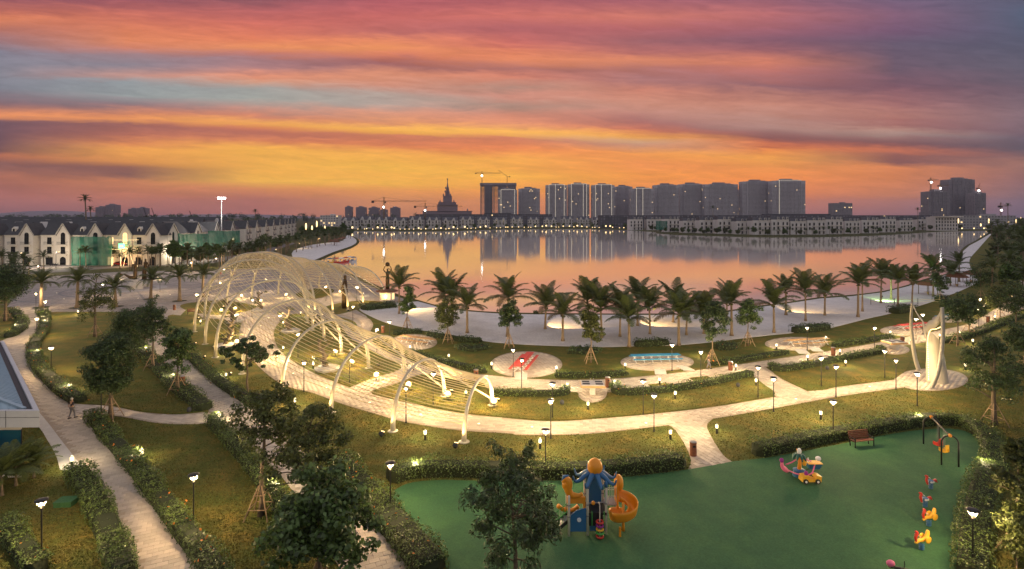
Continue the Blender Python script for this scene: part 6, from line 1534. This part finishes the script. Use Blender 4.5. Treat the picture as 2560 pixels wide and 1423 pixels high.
MB().ball(cc + Vector((-.3, 0, .62)), (.16, .15, .2), 10, 8).build('car_figure', 'toy_purple', t, True)
bc = Vector((1.35, .35, .55)); MB().add([tuple(bc + Vector(q)) for q in [(-.55, -.3, .35), (.55, -.3, .35), (.6, .3, .35), (-.6, .3, .35), (-.38, -.18, -.1), (.38, -.18, -.1), (.4, .18, -.1), (-.4, .18, -.1), (-.45, -.2, .33), (.45, -.2, .33), (.48, .2, .33), (-.48, .2, .33)]], [(0, 4, 5, 1), (1, 5, 6, 2), (2, 6, 7, 3), (3, 7, 4, 0), (4, 7, 6, 5), (0, 1, 9, 8), (1, 2, 10, 9), (2, 3, 11, 10), (3, 0, 8, 11), (8, 9, 10, 11)]).build('boat_hull', 'toy_blue', t)
MB().box(bc + Vector((0, 0, .37)), (1.12, .64, .07)).build('boat_rim', 'toy_yellow', t); MB().ball(bc + Vector((.35, 0, .68)), (.22, .2, .18), 10, 8).build('boat_figure', 'toy_white', t, True); MB().lathe([(.06, .3), (.05, .7), (.02, .75)], bc + Vector((-.45, 0, 0)), 8).build('boat_mast', 'toy_white', t)
pc = Vector((-1.2, -.1, .3)); MB().tube(spline([pc + Vector((.25, 0, .1)), pc + Vector((0, 0, .3)), pc + Vector((-.2, 0, .55)), pc + Vector((-.22, 0, .85))], 4), [.1, .14, .17, .19, .2, .19, .17, .15, .13, .13, .12, .1, .08], 10).build('pony', 'toy_pink', t, True); MB().ball(pc + Vector((-.24, 0, .98)), (.17, .15, .19), 10, 8).build('pony_head', 'toy_purple', t, True)
for a_, b_ in (((-1.1, -.1, .95), (-.1, .05, 1.35)), ((.4, .1, 1.45), (1.1, .3, 1.05)), ((1.3, .1, .85), (.5, -1.0, .7)), ((-1.1, -.2, .6), (-.3, -1.1, .55)), ((-.2, -1.25, .6), (.5, -1.2, .85))): MB().tube([a_, Vector(a_).lerp(Vector(b_), .5) - Vector((0, 0, .06)), b_], .05, 6).build('rail', 'toy_pink', t, True)
t = thing('rocking_boat', 'pink and black rocker cut off at the bottom of the playground', 'rocker', G(2245, 1432, .036)); MB().tube([(-.4, 0, .35), (-.1, 0, .25), (.6, 0, .12)], [.12, .06, .05], 8).build('beam', 'black_metal', t); MB().ball((-.35, 0, .45), (.2, .15, .15), 10, 8).build('seat', 'toy_pink', t, True); MB().lathe([(.1, 0), (.08, .25)], (.1, 0, 0), 8).build('stand', 'black_metal', t)
MB().tube([(.3, 0, .15), (.3, 0, .55)], .02, 6).build('handle', 'black_metal', t)

# ------------------------------------------------------------------ lake and beach things
def pedalo(label, x, y, a, m, roof):
    t = thing('pedal_boat', label, 'boat', G(x, y, -.25), a); MB().add([(-1.1, -.7, .55), (1.3, -.5, .6), (1.3, .5, .6), (-1.1, .7, .55), (-1, -.55, -.1), (1, -.35, -.1), (1, .35, -.1), (-1, .55, -.1)], [(0, 1, 2, 3), (0, 4, 5, 1), (1, 5, 6, 2), (2, 6, 7, 3), (3, 7, 4, 0), (4, 7, 6, 5)]).build('hull', m, t)
    for s_ in (-1, 1): MB().tube([(-.6, s_ * .5, .5), (-.6, s_ * .5, 1.7)], .04, 6).tube([(.5, s_ * .5, .5), (.5, s_ * .5, 1.7)], .04, 6).build('canopy_post', 'toy_white', t)
    MB().lathe([(1.1, 1.65), (1.0, 1.85), (.3, 2.05)], (0, 0, 0), 12, 1, .75).build('canopy', roof, t, True); MB().box((-.5, 0, .75), (.5, 1, .45)).build('seat', roof, t)
    MB().tube([(1.1, 0, .5), (1.35, 0, 1.2), (1.6, 0, 1.45)], [.2, .14, .1], 8).build('prow', m, t, True)
pedalo('yellow and blue pedal boat moored at the end of the row', 824, 659, R(10), 'toy_yellow', 'toy_blue'); pedalo('dark red pedal boat beside the yellow one', 842, 658, R(30), 'paint_red', 'paint_red'); pedalo('dark red pedal boat in the middle of the row', 854, 658, R(20), 'paint_red', 'toy_white'); pedalo('red pedal boat next to the white ones', 864, 656, R(40), 'paint_red', 'paint_red'); pedalo('white pedal boat with pale canopy', 874, 654, R(15), 'toy_white', 'toy_white'); pedalo('white pedal boat at the outer end of the row', 884, 655, R(60), 'toy_white', 'toy_blue')
gq = thing('goal_frame', 'floating frame of posts and bar out on the lake', 'frame', G(1395, 590, -.25)); 
for x in (-9, 9): MB().tube([(x, 0, 0), (x, 0, 2.2)], .15, 6).build('post', 'bark', gq); MB().box((x, 0, .1), (2.5, 1.4, .35)).build('float', 'bark', gq)
MB().tube([(-9, 0, 2.0), (0, 0, 1.5), (9, 0, 2.0)], .1, 6).build('bar', 'bark', gq)
def shelter(label, x, y, s_=1.0):
    t = thing('thatched_shelter', label, 'shelter', G(x, y), .3)
    for i in (-1, 1):
        for j in (-1, 1): MB().tube([(i * 1.3 * s_, j * 1.1 * s_, 0), (i * 1.3 * s_, j * 1.1 * s_, 2.2 * s_)], .07, 6).build('post', 'bark', t)
    MB().lathe([(2.2 * s_, 2.05 * s_), (2.15 * s_, 2.15 * s_), (1.2 * s_, 2.8 * s_), (.1, 3.2 * s_)], n=14).build('thatch_roof', 'thatch', t); MB().box((0, 0, .5), (1.6, .7, .06)).box((0, 0, .25), (.2, .2, .5)).build('table', 'wood', t)
shelter('thatched shelter below the oval young tree', 2320, 736); shelter('thatched shelter by the lamp on the narrow beach', 2392, 716, 1.1); shelter('thatched shelter further along the narrow beach', 2428, 706, 1.0)
def parasol(label, x, y, grp):
    t = thing('thatched_parasol', label, 'parasol', G(x, y), 0, grp); MB().tube([(0, 0, 0), (0, 0, 2.6)], .07, 6).build('pole', 'bark', t); MB().lathe([(2.2, 1.9), (2.15, 2.0), (.9, 2.7), (.1, 3.1)], n=14).build('canopy', 'thatch', t)
for x, y in ((828, 612), (838, 609), (850, 606), (858, 603), (842, 614)): parasol('brown thatched parasol on the left beach', x, y, 'parasols on the left beach')
vb = thing('volleyball_net', 'beach volleyball net between posts on the green-lit sand', 'net', G(2262, 762))
for x in (-6.5, -2, 2.5, 7): MB().tube([(x, 0, 0), (x, 0, 1.3)], .05, 6).build('post', 'black_metal', vb)
MB().tube([(-6.5, 0, 1.0), (7, 0, 1.0)], .02, 4).tube([(-6.5, 0, .6), (7, 0, .6)], .02, 4).build('rope', 'cable', vb)
def beachlight(label, x, y, key, e, c, aim, size=70, blend=.15, z=3.2):
    p = G(x, y, .03); t = thing('tree_spotlight', label, 'spotlight', p); MB().tube([(0, 0, 0), (0, 0, z)], .04, 6).build('pole', 'bark', t); MB().box((0, 0, z), (.25, .2, .25)).build('housing', 'black_metal', t)
    q = G(*aim) - p; light('SPOT', key, e, c, t, (q.normalized().x * .35, q.normalized().y * .35, z - .1), .05, size, blend, q)
beachlight('spotlight on a palm throwing a warm pool left on the sand', 1363, 822, 'beach_a', 2400, (1, .62, .24), (1420, 812), 74)
beachlight('spotlight on a palm throwing a warm pool behind the blue table', 1600, 816, 'beach_b', 2400, (1, .62, .24), (1660, 806), 78)
beachlight('spotlight on a palm throwing a wide warm pool on the right sand', 1966, 785, 'beach_c', 3400, (1, .62, .24), (2045, 766), 80)
beachlight('spotlight throwing a green pool on the sand by the net', 2205, 756, 'beach_d', 3500, (.55, 1, .35), (2225, 748), 100, .6, 1.2)
beachlight('spotlight throwing a warm pool at the pergola end beach', 1010, 772, 'beach_e', 3200, (1, .62, .24), (1060, 778), 80)
# lights along the far shore
fl0 = None
for i in range(60):
    x = 885 + i * 11.4 + rr.uniform(-4, 4); y = shore_y(x) - .7
    if x > 1570: break
    p = G(x, y)
    if fl0 is None:
        fl0 = thing('shore_lamp', 'small glowing lamp on the far shore promenade', 'lamp post', p, 0, 'lamps along the far shore'); MB().tube([(0, 0, 0), (0, 0, 3.6)], .09, 6).build('pole', 'black_metal', fl0); MB().ball((0, 0, 3.9), 1.0, 10, 6).build('globe', 'warm_glow', fl0, True)
    else: dup(fl0, p, 0, rr.choice((.5, .62, .8, 1.0)))
for (x, y, zz) in [(2396, 577, 13), (2472, 577, 13), (2452, 578, 8), (2405, 578, 3.6), (2435, 578, 3.6), (2460, 578, 3.6), (2490, 577, 3.6), (780, 596, 9), (765, 600, 11), (792, 592, 12), (880, 579, 5), (812, 590, 8), (2540, 575, 12), (2552, 572, 14)]:
    t = dup(fl0, G(x, y), 0, (.6, .6, zz / 3.6 * .8), 'tall street lamp glowing at the end of the lake', 'street lamps at the lake ends')
for x, y in ((45, 676), (140, 671), (355, 663), (430, 660), (505, 652)):
    p = G(x, y, .13); t = thing('street_lamp', 'slim street lamp on the pavement before the villas', 'street lamp', p, 0, 'street lamps before the villas')
    MB().lathe([(.12, 0), (.07, .6), (.05, 5.0)], n=8).build('pole', 'black_metal', t); MB().tube([(0, 0, 5), (0, .5, 5.3), (0, 1.0, 5.3)], .04, 6).build('arm', 'black_metal', t); MB().box((0, 1.1, 5.25), (.3, .6, .12)).build('head', 'warm_glow', t)
    light('POINT', 'street_glow', 2600, (1, .82, .58), t, (0, 1.1, 5.0), .2)
# traffic on the street by the villas
def scooter(label, x, y):
    t = thing('scooter', label, 'motor scooter', G(x, y), .4)
    for s_ in (-.6, .6): MB().tube([(s_ + .26 * math.cos(i * .524), 0, .28 + .26 * math.sin(i * .524)) for i in range(12)], .06, 5, True).build('wheel', 'black_metal', t)
    MB().tube([(-.6, 0, .5), (0, 0, .45), (.45, 0, .55), (.6, 0, 1.0)], [.16, .2, .12, .05], 8).build('body', 'cloth_dark', t, True); MB().box((-.3, 0, .75), (.7, .28, .12)).build('seat', 'black_metal', t); MB().tube([(.55, -.3, 1.02), (.55, .3, 1.02)], .025, 5).build('handlebar', 'grey_metal', t); return t
for x in (128, 134, 140, 186, 222, 228): scooter('dark motor scooter parked before the arched-door villa' if x < 150 else 'dark motor scooter parked before the green net', x, 665)['group'] = 'scooters on the villa pavement'
t = thing('parked_car', 'dark red car parked before the fairy-lit villa', 'car', G(303, 664), R(4))
MB().prism([(-2.1, .35), (2.1, .35), (2.15, .8), (1.2, .95), (.7, 1.42), (-1.0, 1.45), (-1.7, 1.0), (-2.15, .9)], -.85, .85, 'y').build('body', 'car_red', t); MB().prism([(.55, 1.36), (1.05, .98), (-1.5, 1.0), (-.95, 1.38)], -.87, .87, 'y').build('window', 'glass_dark', t)
for x in (-1.35, 1.35):
    for y in (-.82, .82): w_ = MB().prism([(.33 * math.cos(i * .4488), .33 * math.sin(i * .4488)) for i in range(14)], -.11, .11, 'y', (x, y, .33)).build('wheel', 'black_metal', t); MB().prism([(.18 * math.cos(i * .628), .18 * math.sin(i * .628)) for i in range(10)], -.13, .13, 'y', (x, y, .33)).build('rim', 'grey_metal', w_)
for y in (-.6, .6): MB().box((2.14, y, .7), (.06, .3, .16)).build('headlight', 'toy_white', t)

# ------------------------------------------------------------------ grass blades on the nearer lawns
rng = np.random.default_rng(31); Ng = 260000
Yg = 25 + 34 * rng.uniform(0, 1, Ng) ** 1.3; Xg = rng.uniform(-.95, .95, Ng) * Yg
ok = inside([(p[0], p[1]) for p in park], Xg, Yg)
for q in PAVED: 
    if len(q) > 3: ok &= ~inside([(p[0], p[1]) for p in q], Xg, Yg)
for q in LAWNS: ok |= inside([(p[0], p[1]) for p in q], Xg, Yg)
Xg, Yg = Xg[ok], Yg[ok]; n = len(Xg); th = rng.uniform(0, 6.28, n); hg = rng.uniform(.035, .085, n); wg = rng.uniform(.02, .045, n); zb = np.full(n, .004)
for q in LAWNS: zb[inside([(p[0], p[1]) for p in q], Xg, Yg)] = .05
lx, ly = rng.normal(0, .035, n), rng.normal(0, .035, n)
A = np.stack([Xg - np.cos(th) * wg, Yg - np.sin(th) * wg, zb], 1); Bq = np.stack([Xg + np.cos(th) * wg, Yg + np.sin(th) * wg, zb], 1); Cq = np.stack([Xg + lx, Yg + ly, zb + hg], 1)
o = put('grass', np_mesh('grass', np.stack([A, Bq, Cq], 1).reshape(-1, 3), np.arange(3 * n).reshape(-1, 3)), 'grass_blade'); tag(o, 'short dry green grass on the park lawns', None, None, 'stuff')
# ------------------------------------------------------------------ the air between here and the skyline
hz = MB().box((0, 2400, 79.2), (10800, 5900, 161.6)).build('haze', None)
m = bpy.data.materials.new('haze'); m.use_nodes = True; nt = m.node_tree; nt.nodes.clear(); MATS['haze'] = m
vo = nt.nodes.new('ShaderNodeVolumePrincipled'); vo.inputs['Color'].default_value = (.74, .76, .95, 1); vo.inputs['Density'].default_value = HAZE; vo.inputs['Anisotropy'].default_value = 0
ou = nt.nodes.new('ShaderNodeOutputMaterial'); nt.links.new(vo.outputs[0], ou.inputs['Volume'])
hz.data.materials.append(m); hz['kind'] = 'stuff'; hz['label'] = 'thin evening haze over the lake and skyline'

# ------------------------------------------------------------------ tell look-alikes apart by their order from a landmark
ORD = ['first', 'second', 'third', 'fourth', 'fifth', 'sixth', 'seventh', 'eighth', 'ninth', 'tenth', 'eleventh', 'twelfth', 'thirteenth', 'fourteenth', 'fifteenth', 'sixteenth', 'seventeenth', 'eighteenth', 'nineteenth']
TENS = {2: ('twentieth', 'twenty'), 3: ('thirtieth', 'thirty'), 4: ('fortieth', 'forty'), 5: ('fiftieth', 'fifty'), 6: ('sixtieth', 'sixty')}
def ordinal(n):
    if n <= 19: return ORD[n - 1]
    a, b_ = divmod(n, 10); return TENS[a][0] if b_ == 0 else TENS[a][1] + '-' + ORD[b_ - 1]
def relabel(group, text, pos):
    L = [o for o in sc.objects if o.parent is None and o.get('group') == group]
    L.sort(key=lambda o: (Vector(o.location).to_2d() - Vector(pos).to_2d()).length)
    for i, o in enumerate(L): o['label'] = text.format(ordinal(i + 1))
SCU, STA, PLT, KIO, PAV = G(2328, 950), G(338, 722), G(1469, 1338), G(968, 752), G(97, 1100)
for g, tx, ps in [
  ('coconut palms on the beach', 'coconut palm on the pale beach, {} from the ball-raising statue', KIO),
  ('date palms in the plaza', 'feathery date palm in the plaza paving, {} from the fish-tailed statue', STA),
  ('palms between plaza and villas', 'palm on the lawn behind the plaza, {} from the fish-tailed statue', STA),
  ('palms before the receding terrace', 'palm in the belt before the receding terrace, {} from the fish-tailed statue', STA),
  ('palms behind the left beach', 'palm in the grove behind the left beach, {} from the pedal boats', G(824, 659)),
  ('dark trees behind the left beach', 'dark tree in the wood behind the left beach, {} from the pedal boats', G(824, 659)),
  ('leafy trees before the villas', 'leafy tree before the netted villas, {} from the tall floodlight mast', D(554, 240)),
  ('bushy palms by the corner villa', 'bushy palm massed before the corner villa, {} from the arched-door villa', D(158, 192)),
  ('palms on the right bank', 'palm crowding the right bank, {} from the loop sculpture', SCU),
  ('dark trees on the right bank', 'dark tree crowding the right bank, {} from the loop sculpture', SCU),
  ('gabled houses across the lake', 'pale gabled lakeside house across the water, {} from the left beach', D(868, 640)),
  ('mansard townhouses across the lake', 'grey mansard townhouse across the water, {} from the gabled houses', D(1560, 600)),
  ('villas of the receding terrace', 'gabled villa in the receding terrace, {} from the plaza end', D(456, 200)),
  ('far palms by the gabled houses', 'small palm before the gabled lakeside houses, {} from the left beach', D(868, 640)),
  ('far trees by the gabled houses', 'small tree before the gabled lakeside houses, {} from the left beach', D(868, 640)),
  ('far palms by the townhouses', 'small palm before the mansard townhouses, {} from the gabled houses', D(1560, 600)),
  ('far trees by the townhouses', 'small tree before the mansard townhouses, {} from the gabled houses', D(1560, 600)),
  ('lamps along the far shore', 'small glowing lamp on the far shore, {} from the left beach', D(868, 640)),
  ('street lamps at the lake ends', 'tall glowing street lamp at the lake end, {} from the left beach', D(868, 640)),
  ('street lamps before the villas', 'slim street lamp on the villa pavement, {} from the fairy-lit villa', D(313, 192)),
  ('lamps along the promenade', 'black path lamp on grass by the curved promenade, {} from the loop sculpture', SCU),
  ('lamps under the cable arches', 'black path lamp under the cable arches, {} from the octopus play tower', PLT),
  ('lamps by the playground hedge', 'black path lamp in the playground hedge, {} from the octopus play tower', PLT),
  ('lamps along the west path', 'black path lamp by the broad west path, {} from the pavilion corner', PAV),
  ('lamps along the lakeside path', 'black path lamp by the lakeside picnic path, {} from the loop sculpture', SCU),
  ('lamps on the plaza', 'black path lamp on the pale plaza, {} from the fish-tailed statue', STA),
  ('lamps beyond the plaza', 'black path lamp among palms beyond the plaza, {} from the fish-tailed statue', STA),
  ('bollards round the playground', 'black glowing bollard near the playground hedge, {} from the octopus play tower', PLT),
  ('bollards along the west paths', 'black glowing bollard beside the west paths, {} from the pavilion corner', PAV),
  ('bollards among the picnic ovals', 'black glowing bollard among the picnic ovals, {} from the loop sculpture', SCU),
  ('bollards beside the lakeside path', 'black glowing bollard beside the lakeside path, {} from the loop sculpture', SCU),
  ('bollards under the cable arches', 'black glowing bollard under the cable arches, {} from the octopus play tower', PLT),
  ('bollards round the plaza', 'black glowing bollard at the plaza edge, {} from the fish-tailed statue', STA),
  ('floodlights under the cable arches', 'round dazzling floodlight under the cable arches, {} from the octopus play tower', PLT),
  ('spotlights at the pergola feet', 'small ground spotlight at a pergola foot, {} from the octopus play tower', PLT),
  ('flush lights in the paving', 'tiny round light flush in the paving, {} from the octopus play tower', PLT),
  ('scooters on the villa pavement', 'dark motor scooter parked on the villa pavement, {} from the corner villa', D(-28, 192)),
  ('parasols on the left beach', 'brown thatched parasol on the left beach, {} from the pedal boats', G(824, 659)),
  ('slanting booms on the left horizon', 'thin slanting crane boom on the horizon, {} from the tall floodlight mast', D(554, 240)),
]: relabel(g, tx, ps)
